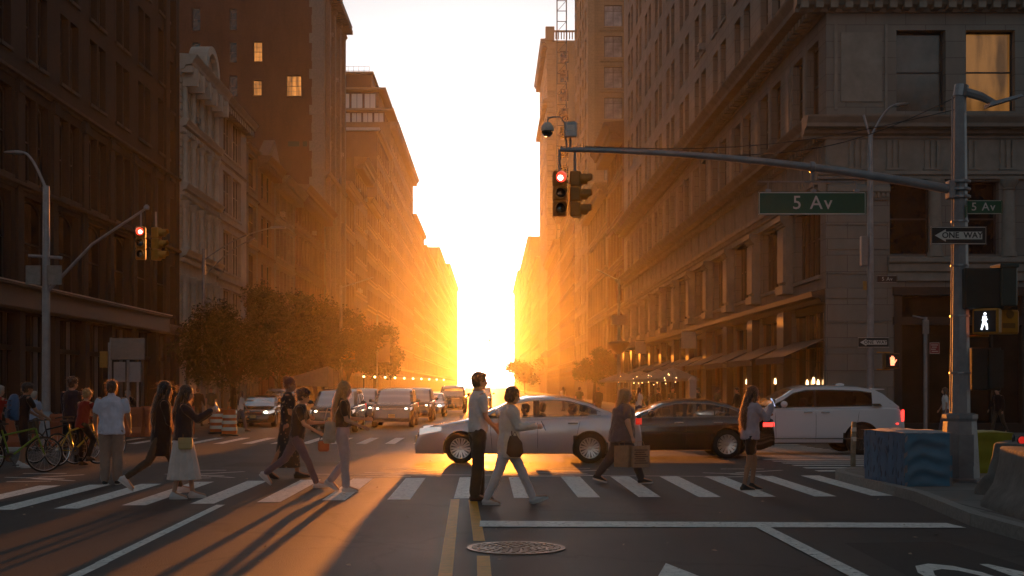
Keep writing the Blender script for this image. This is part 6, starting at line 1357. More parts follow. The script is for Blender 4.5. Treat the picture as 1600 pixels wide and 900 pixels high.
# --- second lamp pole at the far right corner
lp = thing('street_lamp', 'slim grey lamp pole with a curved double head before the limestone corner', 'street lamp', (12.75, 42, -.11))
k = MB(); k.tube([(0, 0, 0), (0, 0, 5), (0, 0, 10.2)], [.13, .11, .08], 10); k.lathe([(.22, 0), (.22, .1), (.14, .9), (.13, 1.0)], n=10); k.obj('pole_shaft', M_POLE, lp, smooth=40); cobra(lp, (0, 0, 10.1), (.75, -.3, 11.15), hl=.42); k = MB(); k.tube([(0, 0, 10.1), (-.2, .1, 10.9)], [.03, .045], 6); k.obj('lamp_stub', M_POLE, lp)
X2 = lambda px: (px - CX) * 41.8 / F; Z2 = lambda py: HC - (py - CY) * 41.8 / F
one_way('far one-way sign with white left arrow on the slim lamp pole', (X2(1365), 41.8, Z2(535)), 1.06, .34)
av_sign('small dim brown 5 Av plate on the slim lamp pole', (X2(1386), 41.8, Z2(436)), .68, .24, mat('sign_brown', (.05, .025, .02), .5), .17, name='street_name_plate')
ped_signal('pedestrian signal showing the lit orange-red hand at the far right corner', (X2(1391), 41.7, Z2(564)), 1.3, 'hand')
t = thing('speaker_box', 'pale ribbed box on the left side of the slim lamp pole', 'box', (X2(1352), 41.9, Z2(392))); k = MB(); k.bbox((-.13, -.12, -.5), (.1, .12, .5), .02)
for i in range(12): k.box((-.1, -.125, -.44 + i * .075), (.07, -.12, -.41 + i * .075))
k.obj('box_case', M_SIGB, t)
t = plate('kerb_sign', 'small sun-lit plate low on the left of the slim lamp pole', (X2(1356), 42.1, Z2(445)), .16, .3, mat('sign_ochre', (.5, .3, .1), .5), R(20))
# --- thin sign pole with red regulation sign
sp = thing('sign_pole', 'thin sign pole with a bracket arm and meter head before the dark corner shop', 'sign pole', (X2(1446) * 44.3 / 41.8, 44.3, -.11)); k = MB(); k.tube([(0, 0, 0), (0, 0, 4.2)], .07, 8); k.tube([(0, 0, 4.15), (-.45, 0, 4.25)], .03, 6); k.obj('pole_shaft', M_POLE, sp, smooth=40); k = MB(); k.bbox((-.1, -.1, 3.6), (.1, .05, 4.1), .02); k.obj('meter_head', M_SIGB, sp)
t = plate('regulation_sign', 'small dark red sign with white lines on the thin sign pole', (X2(1458) * 44.3 / 41.8, 44.15, HC - (544 - CY) * 44.15 / F), .36, .4, M_SIGR, 0, M_SIGW)
k = MB()
for i in range(4): k.box((-.13 + .03 * (i % 2), -.004, .1 - i * .075), (.12 - .04 * (i % 3), -.001, .125 - i * .075))
k.obj('sign_print', M_SIGW, t)
# --- flexible bollard, barrels, barriers
fb = thing('flexible_bollard', 'slim weathered flexible bollard at the tip of the near corner', 'bollard', (*G(1333, 741), .0)); k = MB(); k.lathe([(.17, 0), (.17, .02), (.1, .05), (.06, .07)], n=16); k.obj('bollard_foot', M_BLK, fb); k = MB(); k.tube([(0, 0, .05), (.0, 0, .5), (.02, 0, .98)], [.05, .048, .042], 10); k.obj('bollard_post', mat('weathered_plastic', (.25, .22, .16), .6, var=.35, scale=8), fb, smooth=50); k = MB()
for z in (.62, .8): k.lathe([(.048, z), (.05, z + .01), (.05, z + .07), (.048, z + .08)], (.012, 0, 0), 12, loop=True)
k.obj('reflective_band', M_SIGW, fb)
def fabric_barrier(name, label, loc, rotz, w, d, h, m, m2, amp, folds):
    t = thing(name, label, 'barrier', loc, rotz)
    k = MB(); nx, nz = 30, 22
    def face(o, ux, uy, W_, nrm, sag):
        vs = []; fs = []
        for j in range(nz + 1):
            for i in range(nx + 1):
                u, v = i / nx, j / nz; e = min(1, min(u, 1 - u) * 7) * min(1, (1 - v) * 6) * min(1, v * 9)
                s_ = math.sin((v * folds + .6 * (u - .5) ** 2 * 4 - .15 * math.sin(u * 7)) * 2 * math.pi) * amp if sag else math.sin(u * folds * 2 * math.pi * 1.4 + v * 1.2) * amp * .6
                nn = noise.noise(Vector((u * 4, v * 5, sag * 3 + W_))) * amp
                p = Vector(o) + Vector(ux) * u * W_ + Vector((0, 0, 1)) * v * (h + .02 * noise.noise(Vector((u * 5, 0, W_)))) + Vector(nrm) * (s_ * e * (.35 + .65 * math.sin(math.pi * u)) + nn * e); vs.append(p)
        for j in range(nz):
            for i in range(nx): a = j * (nx + 1) + i; fs.append((a, a + 1, a + nx + 2, a + nx + 1))
        return vs, fs
    for nm, args, mm in (('fabric_side', ((-w / 2, -d / 2, 0), (1, 0, 0), (0, 0, 1), w, (0, -1, 0), 1), m), ('fabric_side', ((w / 2, -d / 2, 0), (0, 1, 0), 0, d, (1, 0, 0), 1), m), ('fabric_side', ((w / 2, d / 2, 0), (-1, 0, 0), 0, w, (0, 1, 0), 1), m), ('fabric_side', ((-w / 2, d / 2, 0), (0, -1, 0), 0, d, (-1, 0, 0), 0), m2)):
        k = MB(); k.add(*face(*args)); o = k.obj(nm, mm, t, smooth=60)
    k = MB(); n = 12; vs = []
    for j in range(n + 1):
        for i in range(n + 1): u, v = i / n, j / n; e = min(u, 1 - u, v, 1 - v) * 6; vs.append((-w / 2 + w * u, -d / 2 + d * v, h + .0 + min(1, e) * .025 * (1 + noise.noise(Vector((u * 4, v * 4, 1))))))
    k.add(vs, [(j * (n + 1) + i, j * (n + 1) + i + 1, (j + 1) * (n + 1) + i + 1, (j + 1) * (n + 1) + i) for j in range(n) for i in range(n)]); k.obj('fabric_top', m, t, smooth=60)
    k = MB()
    for sx in (-1, 1):
        for sy in (-1, 1): k.box((sx * (w / 2 - .02) - .02, sy * (d / 2 - .02) - .02, 0), (sx * (w / 2 - .02) + .02, sy * (d / 2 - .02) + .02, h))
    k.obj('barrier_frame', M_POLE, t); return t
BL = cloth('barrier_blue', (.09, .22, .33), .6, .15, 3, .15, 60); BL2 = mat('cloth_barrier_blue_print', (.07, .15, .24), .6)
_t = BL2.node_tree; _w = _t.nodes.new('ShaderNodeTexVoronoi'); _w.inputs['Scale'].default_value = 9; _m = _t.nodes.new('ShaderNodeMapping'); _m.inputs['Scale'].default_value = (1, 1.8, .55); _tc = _t.nodes.new('ShaderNodeTexCoord'); _t.links.new(_tc.outputs['Object'], _m.inputs[0]); _t.links.new(_m.outputs[0], _w.inputs['Vector'])
_r = _t.nodes.new('ShaderNodeMapRange'); _r.inputs['From Min'].default_value = .28; _r.inputs['From Max'].default_value = .36; _t.links.new(_w.outputs['Distance'], _r.inputs['Value']); _x = _t.nodes.new('ShaderNodeMix'); _x.data_type = 'RGBA'; _x.inputs[6].default_value = (.04, .08, .13, 1); _x.inputs[7].default_value = (.1, .2, .32, 1); _t.links.new(_r.outputs[0], _x.inputs[0]); _t.links.new(_x.outputs[2], _t.nodes['Principled BSDF'].inputs['Base Color'])
fabric_barrier('draped_barrier', 'blue cloth-covered barrier with sagging folds and a printed side, near right corner', (6.5, 19.55, .12), R(5), .74, 1.6, .82, BL, BL2, .032, 3.6)
YG = cloth('barrier_lime', (.27, .27, .03), .6, .15, 3, .1, 60)
fabric_barrier('draped_barrier', 'lime green cloth-covered barrier behind the big signal mast', (8.2, 21.9, .14), R(4), 1.65, .7, .7, YG, YG, .012, 2)
M_CONC = mat('rough_concrete', (.16, .155, .145), .9, var=.3, scale=4, bump=.7, bscale=14)
def rock_block(label, loc, rotz, w, d, h, seed):
    t = thing('concrete_barrier', label, 'barrier', loc, rotz); k = MB(); n = 10; rs = []
    prof = [(0, 1.0), (.1, 1.0), (.28, .8), (.4, .62), (.75, .5), (.97, .46), (1, .4)]
    for f, q in prof:
        ring = []
        for i in range(32):
            a = 2 * math.pi * i / 32; x = math.copysign(abs(math.cos(a)) ** .3, math.cos(a)) * w / 2; y = math.copysign(abs(math.sin(a)) ** .35, math.sin(a)) * d / 2 * q
            j = noise.noise(Vector((x * 3 + seed, y * 3, f * 4))) * .03; ring.append((x * (1 + j) * (.97 + .03 * q), y + j, f * h + j * .5))
        rs.append(ring)
    k.rings(rs); k.obj('barrier_body', M_CONC, t, smooth=50); k = MB(); k.tube([(0, 0, h - .02), (0, 0, h + .06), (.08, 0, h + .1), (.16, 0, h + .06), (.16, 0, h - .02)], .012, 6); k.obj('lifting_loop', M_DARKFR, t); return t
rock_block('rough concrete jersey barrier at the right edge, nearest the camera', (6.5, 14.7, .12), R(84), 2.3, .95, .76, 1)
rock_block('dark concrete block just behind the nearest concrete barrier', (7.35, 17.6, .14), R(60), 1.1, .9, .72, 5)
t = thing('warning_lamp', 'round red warning lamp with a black rim standing on the dark concrete block', 'lamp', (7.33, 17.25, .9)); t.scale = (.7,) * 3; k = MB(); k.lathe([(.001, -.05), (.06, -.045), (.075, -.02), (.075, .03), (.06, .05)], n=14, axis='y'); k.obj('lamp_lens', M_TAILO, t, smooth=50); k = MB(); k.lathe([(.078, -.02), (.09, -.01), (.09, .03), (.078, .04)], n=14, axis='y', loop=True); k.box((-.02, -.02, -.14), (.02, .02, -.07)); k.obj('lamp_case', M_BLK, t)
M_OR = mat('barrel_orange', (.55, .12, .015), .5, var=.2, scale=3); 
def barrel(label, loc):
    t = thing('traffic_barrel', label, 'traffic barrel', loc, rnd.random() * 3, 'traffic barrels beside the far left pavement')
    prof = [(.29, .05), (.285, .3), (.275, .31), (.27, .55), (.26, .56), (.25, .78), (.24, .79), (.225, .98), (.18, 1.0)]
    k = MB(); k.lathe(prof, n=24); k.obj('barrel_body', M_OR, t, smooth=30); k = MB(); k.lathe([(.36, 0), (.36, .05), (.3, .08)], n=24); k.obj('barrel_base', M_BLK, t)
    for z0, z1, r in ((.2, .33, .292), (.45, .58, .28), (.68, .8, .262)): k = MB(); k.lathe([(r, z0), (r + .004, z0 + .01), (r - .006, z1 - .01), (r - .01, z1)], n=24, loop=True); k.obj('reflective_band', M_SIGW, t, smooth=40)
    k = MB(); k.tube([(-.06, 0, .99), (-.05, 0, 1.1), (.05, 0, 1.1), (.06, 0, .99)], .015, 6); k.obj('barrel_handle', M_OR, t)
barrel('orange and white traffic barrel, the left one of the pair by the lamp pole', (-10.9, 49.6, -.25)); barrel('orange and white traffic barrel, the right one of the pair, rim caught by the sun', (-10.0, 47.6, -.25))
def water_barrier(label, loc, rotz, m):
    t = thing('plastic_barrier', label, 'barrier', loc, rotz, 'orange plastic barriers along the far left kerb'); k = MB()
    k.prism([(-.25, 0), (.25, 0), (.25, .15), (.16, .35), (.12, .95), (.06, 1.02), (-.06, 1.02), (-.12, .95), (-.16, .35), (-.25, .15)], -.95, .95, 'x'); 
    for i in range(4): k.bbox((-.85 + i * .45, -.18, .35), (-.55 + i * .45, .18, .8), .03)
    k.obj('barrier_body', m, t); k = MB()
    for sx in (-.6, .6): k.lathe([(.06, 1.0), (.06, 1.06), (.04, 1.08)], (sx, 0, 0), 10)
    k.obj('filler_cap', M_BLK, t)
MO2 = mat('barrier_orange_faded', (.3, .08, .03), .6, var=.25, scale=2)
for i, (px, y, rz) in enumerate(((222, 43.5, 2), (182, 43.2, -4), (100, 39.5, 4), (58, 39.0, -3), (262, 45.5, 8))):
    water_barrier(['faded orange plastic barrier in front of the leaning pedestrian', 'faded orange plastic barrier right of the man in white', 'orange plastic barrier behind the bicycles', 'orange plastic barrier by the lamp pole at the left edge', 'orange plastic barrier behind the woman in the black coat'][i], ((px - CX) * y / F, y, zg(y) if y < 41 else -.11), R(rz), MO2)
# --- left corner mast, lamps and signs
ll = thing('street_lamp', 'tall grey street lamp with a bent arm and signal mast at the left corner', 'street lamp', (-13.92, 39, -.2))
k = MB(); k.tube([(0, 0, 0), (0, 0, 4), (0, 0, 8.1)], [.14, .12, .1], 10); k.lathe([(.3, 0), (.3, .15), (.2, 1.0), (.15, 1.05)], n=8); k.obj('pole_shaft', M_POLE, ll, smooth=40); cobra(ll, (0, 0, 8.0), (-.75, 0, 9.15), hl=.55, r=.05)
k = MB(); k.tube([(0, 0, 4.75), (1.5, -.2, 6.25), (3.25, -.4, 7.35)], [.06, .05, .04], 8); k.lathe([(.06, 0), (.09, .02), (.09, .1), (.03, .16)], (3.25, -.4, 7.3), 10); k.obj('mast_arm', M_POLE, ll, smooth=50); k = MB(); k.tube([(-.55, 0, 5.92), (.5, 0, 5.85)], .05, 8); k.obj('cross_arm', M_POLE, ll)
for dx, lb in ((-.33, 'left'), (.33, 'right')): plate('parking_sign', 'faded pale plate on the ' + lb + ' side of the left corner lamp pole', (-13.92 + dx, 38.8, 5.1), .46, .6, mat('sign_faded', (.2, .2, .19), .6, var=.3))
tl = signal_head('traffic_light', 'yellow traffic light with the red lamp lit, hanging over the left crossing', (-13.92 + 3.1, 38.5, 6.05), R(8), True); tl.scale = (1.0,) * 3
tl = signal_head('traffic_light', 'yellow traffic light seen from the side beside the lit left one', (-13.92 + 3.55, 38.7, 6.05), R(80), False); tl.scale = (1.0,) * 3
l2 = thing('street_lamp', 'double-arm street lamp in front of the cream building on the left', 'street lamp', (-15.0, 65, -.11)); k = MB(); k.tube([(0, 0, 0), (0, 0, 8.9)], [.13, .09], 10); k.obj('pole_shaft', M_POLE, l2, smooth=40)
for a0, a1 in (((0, 0, 8.3), (3.7, -.2, 10.0)), ((0, 0, 7.4), (2.7, -.1, 9.45))): k = MB(); q = [Vector(a0).lerp(Vector(a1), i / 8) + Vector((0, 0, .28 * math.sin(math.pi * i / 8))) for i in range(9)]; k.tube(q, .035, 6); k.obj('lamp_arm', M_POLE, l2)
k = MB(); k.bbox((3.5, -.3, 9.93), (4.3, .0, 10.03), .03); k.obj('lamp_head', M_SIGB, l2)
l3 = thing('street_lamp', 'left street lamp with a long yellow banner further up the street', 'street lamp', (-11.7, 97, -.11)); k = MB(); k.tube([(0, 0, 0), (0, 0, 9.6)], [.15, .1], 8); k.tube([(0, 0, 9.4), (2.5, 0, 10.2)], .05, 6); k.obj('pole_shaft', M_POLE, l3)
t = plate('street_banner', 'long yellow banner on the left lamp beyond the trees', (-11.1, 96.9, 4.9), 1.0, 2.4, mat('banner_yellow', (.5, .3, .06), .7), 0, None, 'banner'); k = MB(); k.tube([(-.6, 0, 1.22), (.5, 0, 1.22)], .03, 6); k.tube([(-.6, 0, -1.22), (.5, 0, -1.22)], .03, 6); k.obj('banner_rod', M_POLE, t)
t = plate('street_banner', 'pale banner in the haze further along the left side', (-11.4, 132, 5.6), 1.3, 2.9, mat('banner_pale', (.4, .3, .2), .7), 0, None, 'banner'); k = MB(); k.tube([(-.7, .02, -7), (-.7, .02, 3.6)], .09, 6); k.obj('banner_pole', M_POLE, t)
l4 = thing('street_lamp', 'street lamp with a hanging flower bowl on the right pavement', 'street lamp', (9.0, 88.2, -.11)); k = MB(); k.tube([(0, 0, 0), (0, 0, 9.3)], [.14, .09], 8); k.tube([(0, 0, 9.2), (-1.6, 0, 10.0)], .05, 6); k.obj('pole_shaft', M_POLE, l4); k = MB(); k.lathe([(.1, 4.0), (.5, 4.35), (.78, 4.75), (.75, 4.85), (.3, 4.95)], n=16); k.obj('flower_bowl', mat('bowl_brown', (.08, .05, .03), .8), l4, smooth=50); t = plate('street_sign', 'blank pale plate on the lamp with the flower bowl', (9.0, 88.0, 6.3), 1.15, .7, mat('sign_greyed', (.25, .2, .17), .6))
# info boards behind the man in white
ib = thing('map_board', 'tall double sign board on posts behind the man in the white shirt, back side showing', 'sign board', ((200 - CX) * 45 / F, 45, -.11))
k = MB(); k.tube([(-.62, 0, 0), (-.62, 0, 3.5)], .04, 6); k.tube([(.0, 0, 0), (.0, 0, 3.4)], .05, 6); k.tube([(.35, 0, 0), (.35, 0, 2.6)], .04, 6); k.obj('board_post', M_POLE, ib); k = MB(); k.bbox((-.62, -.06, 2.7), (.62, -.02, 3.48), .02); k.box((-.62, -.075, 3.05), (.62, -.06, 3.1)); k.obj('board_panel', mat('board_grey', (.22, .19, .17), .6, var=.15), ib)
for x0 in (-.5, .06): k = MB(); k.bbox((x0, -.07, 1.9), (x0 + .42, -.03, 2.62), .01); k.obj('board_panel', mat('board_pale', (.26, .26, .27), .6, var=.1), ib)
t = thing('call_box', 'small amber box on a post left of the double sign board', 'box', ((161 - CX) * 44.5 / F, 44.5, 2.6)); k = MB(); k.bbox((-.1, -.1, -.3), (.16, .1, .28), .02); k.obj('box_case', mat('amber_box', (.35, .18, .03), .5, var=.1), t); k = MB(); k.tube([(.2, .05, -2.7), (.2, .05, .6)], .04, 6); k.obj('box_post', M_POLE, t)
# white obelisk post, umbrellas and tent on the right; tent on the left
ob = thing('marker_post', 'pale square marker post with a pointed cap on the far right pavement', 'post', ((1082 - CX) * 48.5 / F, 48.5, -.11)); k = MB(); k.bbox((-.13, -.13, 0), (.13, .13, 1.95), .015); k.obj('post_shaft', mat('post_grey', (.35, .3, .28), .7), ob); k = MB(); k.rings([[(sx * r, sy * r, z) for sx, sy in ((-1, -1), (1, -1), (1, 1), (-1, 1))] for z, r in ((1.95, .15), (2.0, .15), (2.15, .02))]); k.obj('post_cap', MATS['post_grey'], ob)
M_UMB = mat('umbrella_canvas', (.28, .24, .21), .8, var=.12)
def umbrella(label, loc, r, m=None):
    t = thing('parasol', label, 'parasol', loc, rnd.random(), 'cafe parasols on the right pavement'); k = MB(); n = 8
    top = [(0, 0, 2.75)] * 1; rim = [(r * math.cos(2 * math.pi * i / n), r * math.sin(2 * math.pi * i / n), 2.15) for i in range(n)]; mid = [(r * .5 * math.cos(2 * math.pi * i / n), r * .5 * math.sin(2 * math.pi * i / n), 2.48) for i in range(n)]; low = [(x, y, z - .14) for x, y, z in rim]
    vs = top + mid + rim + low; fs = [(0, 1 + i, 1 + (i + 1) % n) for i in range(n)] + [(1 + i, 9 + i, 9 + (i + 1) % n, 1 + (i + 1) % n) for i in range(n)] + [(9 + i, 17 + i, 17 + (i + 1) % n, 9 + (i + 1) % n) for i in range(n)]
    k.add(vs, fs); k.obj('canopy', m or M_UMB, t); k = MB(); k.tube([(0, 0, 0), (0, 0, 2.75)], .025, 8); k.lathe([(.25, 0), (.25, .08), (.05, .12)], n=12); k.obj('parasol_pole', M_POLE, t)
    for i in range(n): k = MB(); k.tube([(0, 0, 2.2), mid[i]], .012, 4); k.obj('rib', M_POLE, t)
umbrella('pale cafe parasol right of the fair-haired woman, nearest of its row', (9.6, 66, -.11), 1.4); umbrella('second cafe parasol, just behind the nearest one', (9.7, 73, -.11), 1.4); umbrella('third cafe parasol along the right pavement', (9.6, 81, -.11), 1.8); umbrella('last cafe parasol dissolving in the haze', (9.6, 91, -.11), 1.8)
t = thing('planter_hedge', 'low leafy planter hedge with fairy lights in front of the parasols', 'planter', (8.9, 64, -.11)); k = MB(); k.bbox((-.25, -.3, 0), (.35, 22, .6), .03); k.obj('planter_box', M_SHOP, t)
k = MB()
for i in range(2600): p_ = Vector((rnd.gauss(.05, .24), rnd.random() * 21.5, .6 + abs(rnd.gauss(0, .33)))); a = rnd.random() * 6.28; d = Vector((math.cos(a), math.sin(a), rnd.uniform(-.6, .6))) * .07; e = d.cross(Vector((0, 0, 1))).normalized() * .03; k.add([p_ - d, p_ + e, p_ + d, p_ - e], [(0, 1, 2, 3)])
k.obj('foliage', mat('leaf_hedge', (.05, .07, .025), .7, var=.4, scale=3), t)
M_FAIRY = mat('fairy_bulb', (1, .8, .5), .5, var=0, emit=(1, .6, .25), estr=6)
fl = thing('fairy_lights', 'string of warm fairy lights strung over the cafe planters on the right', 'string lights', (9.0, 62, 1.4)); k = MB(); n = 60; q = [Vector((.1 * math.sin(i), i * .45, .55 + .45 * abs(math.sin(i * .52)))) for i in range(n)]; k.tube(q, .008, 4); k.obj('light_cable', M_BLK, fl); k = MB()
for i in range(0, n): k.ell(q[i] + Vector((rnd.uniform(-.2, .2), 0, -.05 - rnd.random() * .25)), (.022,) * 3, 6)
o = k.obj('light_bulb', M_FAIRY, fl); o['kind'] = 'stuff'
f2 = thing('festoon_lights', 'row of round festoon bulbs on posts above the queue of cars on the left', 'string lights', (-8.6, 84, 2.05)); k = MB(); q = [Vector((i * .5, i * 2.6, .35 - .012 * i)) for i in range(10)]; k.tube(q, .015, 4); k.tube([(0, 0, -2.3), (0, 0, .4)], .05, 6); k.obj('light_cable', M_BLK, f2)
for i, p_ in enumerate(q): k = MB(); k.ell(p_ + Vector((0, 0, -.12)), (.075,) * 3, 10); k.obj('light_bulb', M_FAIRY, f2)
tn = thing('market_tent', 'slanted pale canvas tent roof behind the cars on the left pavement', 'tent', ((478 - CX) * 72 / F, 72, -.11)); k = MB(); k.add([(-1.3, 0, 2.15), (1.35, -.6, 2.9), (1.35, 1.8, 2.75), (-1.3, 2.2, 2.1), (-1.3, 0, 1.8), (1.35, -.6, 1.7), (1.35, 1.8, 1.7), (-1.3, 2.2, 1.8)], [(0, 1, 2, 3), (0, 4, 5, 1), (1, 5, 6, 2), (2, 6, 7, 3), (3, 7, 4, 0)]); k.obj('canopy', M_UMB, tn)
for dx, dy in ((-1.25, .05), (1.3, -.5), (1.3, 1.7), (-1.25, 2.1)): k = MB(); k.tube([(dx, dy, 0), (dx, dy, 2.2)], .03, 6); k.obj('tent_pole', M_POLE, tn)
# mast arm and lights far down the road, seen beside the man in white
fm = thing('signal_pole', 'distant signal mast with a cross arm over the road right of the standing man', 'signal pole', (-.25, 128, -.25)); k = MB(); k.tube([(0, 0, 0), (0, 0, 7.4)], .09, 8); k.tube([(0, 0, 6.6), (2.6, 0, 6.3)], .05, 6); k.obj('pole_shaft', M_POLE, fm)
# hanging shop signs on the right
for i, (y, z, lb) in enumerate(((75, 4.4, 'pale hanging shop sign at the end of the louvred shopfronts'), (99, 4.7, 'square hanging shop sign deeper in the glow on the right'))):
    t = plate('hanging_sign', lb, (XR - .75, y, z), .9, 1.0, mat('sign_cream', (.4, .36, .32), .6), 0); k = MB(); k.tube([(-.4, 0, .56), (.75, 0, .56)], .02, 6); k.obj('sign_bracket', M_DARKFR, t)
# ---------------------------------------------------------------- bicycles
M_FG = mat('lime_bike_frame', (.14, .26, .02), .35, .2, 0); M_FB = mat('black_bike_frame', (.02, .02, .022), .35, .2, 0); M_FY = mat('yellow_bike_frame', (.5, .35, .03), .35, .2, 0)
def bicycle(label, loc, rotz, m):
    t = thing('bicycle', label, 'bicycle', loc, rotz, 'bicycles waiting at the left of the crossing')
    for x in (-.52, .52):
        w = link('wheel', None, t, (x, 0, .34)); k = MB(); k.lathe([(.325, -.02), (.345, 0), (.325, .02), (.31, 0)], n=36, axis='y', loop=True); k.obj('tyre', M_TYRE, w, smooth=50); k = MB(); k.lathe([(.31, -.012), (.31, .012), (.3, 0)], n=36, axis='y', loop=True); k.lathe([(.001, -.04), (.025, -.04), (.025, .04), (.001, .04)], n=8, axis='y'); k.obj('rim', M_RIM, w)
        k = MB()
        for i in range(20): a = 2 * math.pi * i / 20; k.tube([(.02 * math.cos(a + .8), .02 * (-1) ** i, .02 * math.sin(a + .8)), (.305 * math.cos(a), 0, .305 * math.sin(a))], .0018, 3)
        k.obj('spoke', M_RIM, w)
    k = MB(); bb_, st, hd_, hd2 = (-.1, 0, .3), (-.24, 0, .82), (.36, 0, .84), (.4, 0, .7)
    for a, c, r in ((bb_, st, .017), (bb_, hd2, .02), ((-.21, 0, .72), hd_, .017), (hd_, hd2, .02)): k.tube([a, c], r, 8)
    for sy in (-.06, .06): k.tube([bb_, (-.52, sy, .34)], .01, 6); k.tube([(-.21, 0, .72), (-.52, sy, .34)], .009, 6); k.tube([hd2, (.43, sy, .6), (.52, sy, .34)], .012, 6)
    k.obj('frame', m, t, smooth=50); k = MB(); k.tube([(-.24, 0, .82), (-.255, 0, .9)], .013, 6); k.rings([[(-.4, -.07, .9), (-.4, .07, .9), (-.4, .06, .94), (-.4, -.06, .94)], [(-.28, -.07, .91), (-.28, .07, .91), (-.28, .06, .95), (-.28, -.06, .95)], [(-.12, -.02, .92), (-.12, .02, .92), (-.12, .02, .945), (-.12, -.02, .945)]]); k.obj('saddle', M_BLK, t)
    k = MB(); k.tube([hd_, (.34, 0, .96)], .014, 6); k.tube([(.26, -.29, .97), (.36, -.2, 1.0), (.36, .2, 1.0), (.26, .29, .97)], .012, 6); k.obj('handlebar', M_BLK, t)
    k = MB(); k.lathe([(.08, -.01), (.09, 0), (.08, .01), (.02, 0)], (-.1, -.04, .3), 16, axis='y', loop=True); k.tube([(-.1, -.07, .3), (-.02, -.08, .16)], .01, 6); k.tube([(-.1, .05, .3), (-.18, .07, .44)], .01, 6); k.bbox((-.07, -.14, .145), (.05, -.08, .165), .004); k.bbox((-.24, .07, .43), (-.12, .13, .45), .004); k.obj('crank', M_RIMD, t)
x, y = G(8, 742); bicycle('lime green bicycle held by the cyclist at the left edge', (x, y + .5, 0), R(28), M_FG)
x, y = G(62, 727); bicycle('dark bicycle with its wheels turned, between the two groups of riders', (x + .2, y + .3, 0), R(-20), M_FB)
x, y = G(118, 728); bicycle('bicycle with a yellow frame under the youth in red', (x, y + .15, 0), R(58), M_FY)
x, y = G(150, 722); bicycle('black bicycle left of the man in the white shirt', (x - .1, y + 1.0, 0), R(75), M_FB)
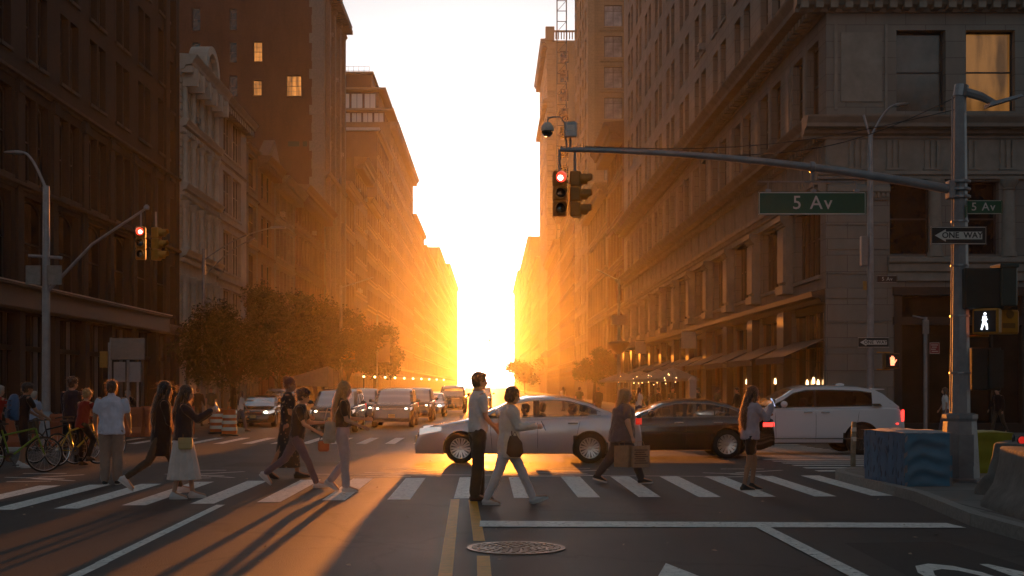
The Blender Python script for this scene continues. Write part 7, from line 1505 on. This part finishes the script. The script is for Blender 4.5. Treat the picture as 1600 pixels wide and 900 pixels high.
# ---------------------------------------------------------------- trees
M_BARK = mat('bark', (.06, .045, .032), .95, var=.3, scale=12, bump=.6, bscale=30)
def leafmat(name, c):
    m = mat(name, c, .6, var=.45, scale=1.3, spec=.3); t = m.node_tree; b = t.nodes['Principled BSDF']; o = [n for n in t.nodes if n.type == 'OUTPUT_MATERIAL'][0]
    tr = t.nodes.new('ShaderNodeBsdfTranslucent'); tr.inputs[0].default_value = (c[0] * 1.6, c[1] * 1.5, c[2], 1); mx = t.nodes.new('ShaderNodeMixShader'); mx.inputs[0].default_value = .1; t.links.new(b.outputs[0], mx.inputs[1]); t.links.new(tr.outputs[0], mx.inputs[2]); t.links.new(mx.outputs[0], o.inputs[0]); return m
M_LEAF = leafmat('leaf_green', (.03, .042, .015)); M_LEAF2 = leafmat('leaf_dark', (.025, .035, .013))
def tree(label, loc, h, crown, trunk_h, n_leaf, leaf, seed, m=None, r0=.16, lobes=9):
    rg = random.Random(seed); t = thing('street_tree', label, 'tree', loc, rg.random() * 6)
    k = MB(); k.tube([(0, 0, 0), (.05, .03, trunk_h * .5), (0, .08, trunk_h), (.05, 0, h * .75)], [r0 * 1.2, r0, r0 * .8, r0 * .25], 10); k.obj('trunk', M_BARK, t, smooth=50)
    cl = []
    for i in range(lobes):
        a = 2 * math.pi * i / lobes * 1.6 + rg.random(); rr = crown[0] * rg.uniform(.35, .8); z = trunk_h + (h - trunk_h) * rg.uniform(.15, .85); c = Vector((rr * math.cos(a), rr * math.sin(a) * crown[1] / crown[0], z)); cl.append((c, rg.uniform(.55, .95) * crown[0] * .5))
        k = MB(); p0 = Vector((0, .05, trunk_h * rg.uniform(.8, 1.15))); md = p0.lerp(c, .5) + Vector((0, 0, .25)); k.tube([p0, md, c], [r0 * .45, r0 * .28, r0 * .1], 6)
        for j in range(4): e = c + Vector((rg.gauss(0, .6), rg.gauss(0, .6), rg.gauss(0, .45))); k.tube([md.lerp(c, .6), e], [r0 * .12, .01], 4); cl.append((e, crown[0] * rg.uniform(.16, .34)))
        k.obj('branch', M_BARK, t)
    vs = []; fs = []
    tot = sum(r ** 2 for _, r in cl)
    for c, r in cl:
        for _ in range(int(n_leaf * r ** 2 / tot)):
            d = Vector((rg.gauss(0, 1), rg.gauss(0, 1), rg.gauss(0, .75))).normalized() * r * rg.random() ** .45; p = c + d
            a = Vector((rg.gauss(0, 1), rg.gauss(0, 1), rg.gauss(0, .6))).normalized() * leaf * rg.uniform(.6, 1.3); b_ = a.cross(Vector((rg.gauss(0, 1), rg.gauss(0, 1), rg.gauss(0, 1)))).normalized() * leaf * .45
            n0 = len(vs); vs += [p - a, p + b_ - a * .1, p + a, p - b_ - a * .1]; fs.append((n0, n0 + 1, n0 + 2, n0 + 3))
    me = bpy.data.meshes.new('crown'); me.from_pydata([tuple(v) for v in vs], [], fs); me.materials.append(m or M_LEAF); link('crown', me, t); return t
tree('bushy street tree on the left pavement, nearest of the row, behind the parked black car', (-13.6, 66, -.11), 6.2, (2.9, 3.2), 1.9, 24000, .1, 3, lobes=14)
tree('second street tree on the left, crown merging with the nearest one', (-13.2, 78, -.11), 7.6, (3.2, 3.4), 2.2, 22000, .11, 5, M_LEAF2)
tree('third street tree on the left in front of the tall brick tower', (-12.4, 92, -.11), 8.4, (3.1, 3.4), 2.5, 18000, .12, 8)
tree('fourth street tree on the left, half lost in orange haze', (-12.6, 110, -.11), 8.4, (3.1, 3.4), 2.8, 9000, .15, 9, M_LEAF2)
tree('far street tree on the left, small and glowing', (-12.6, 135, -.11), 8.4, (3.4, 3.4), 2.8, 7000, .18, 12)
tree('distant low tree over the far end of the road right of the sun', (8.0, 300, -.25), 8.5, (5, 5), 2.2, 6000, .3, 21)
tree('small street tree on the right pavement behind the parasols', (10.2, 124, -.11), 5.2, (1.8, 2.2), 2.2, 6000, .14, 24)
# ---------------------------------------------------------------- the dusty evening air
h = MB(); h.box((-400, -100, -1.6), (400, 1500, 90))
hz = h.obj('haze', [])
hz['kind'] = 'stuff'
m = bpy.data.materials.new('haze_air'); m.use_nodes = True; t = m.node_tree; t.nodes.clear()
o = t.nodes.new('ShaderNodeOutputMaterial'); v = t.nodes.new('ShaderNodeVolumePrincipled'); t.links.new(v.outputs[0], o.inputs['Volume'])
v.inputs['Density'].default_value = HAZE_DENSITY; v.inputs['Anisotropy'].default_value = HAZE_ANISO; v.inputs['Color'].default_value = (.95, .92, .88, 1)
hz.data.materials.append(m)
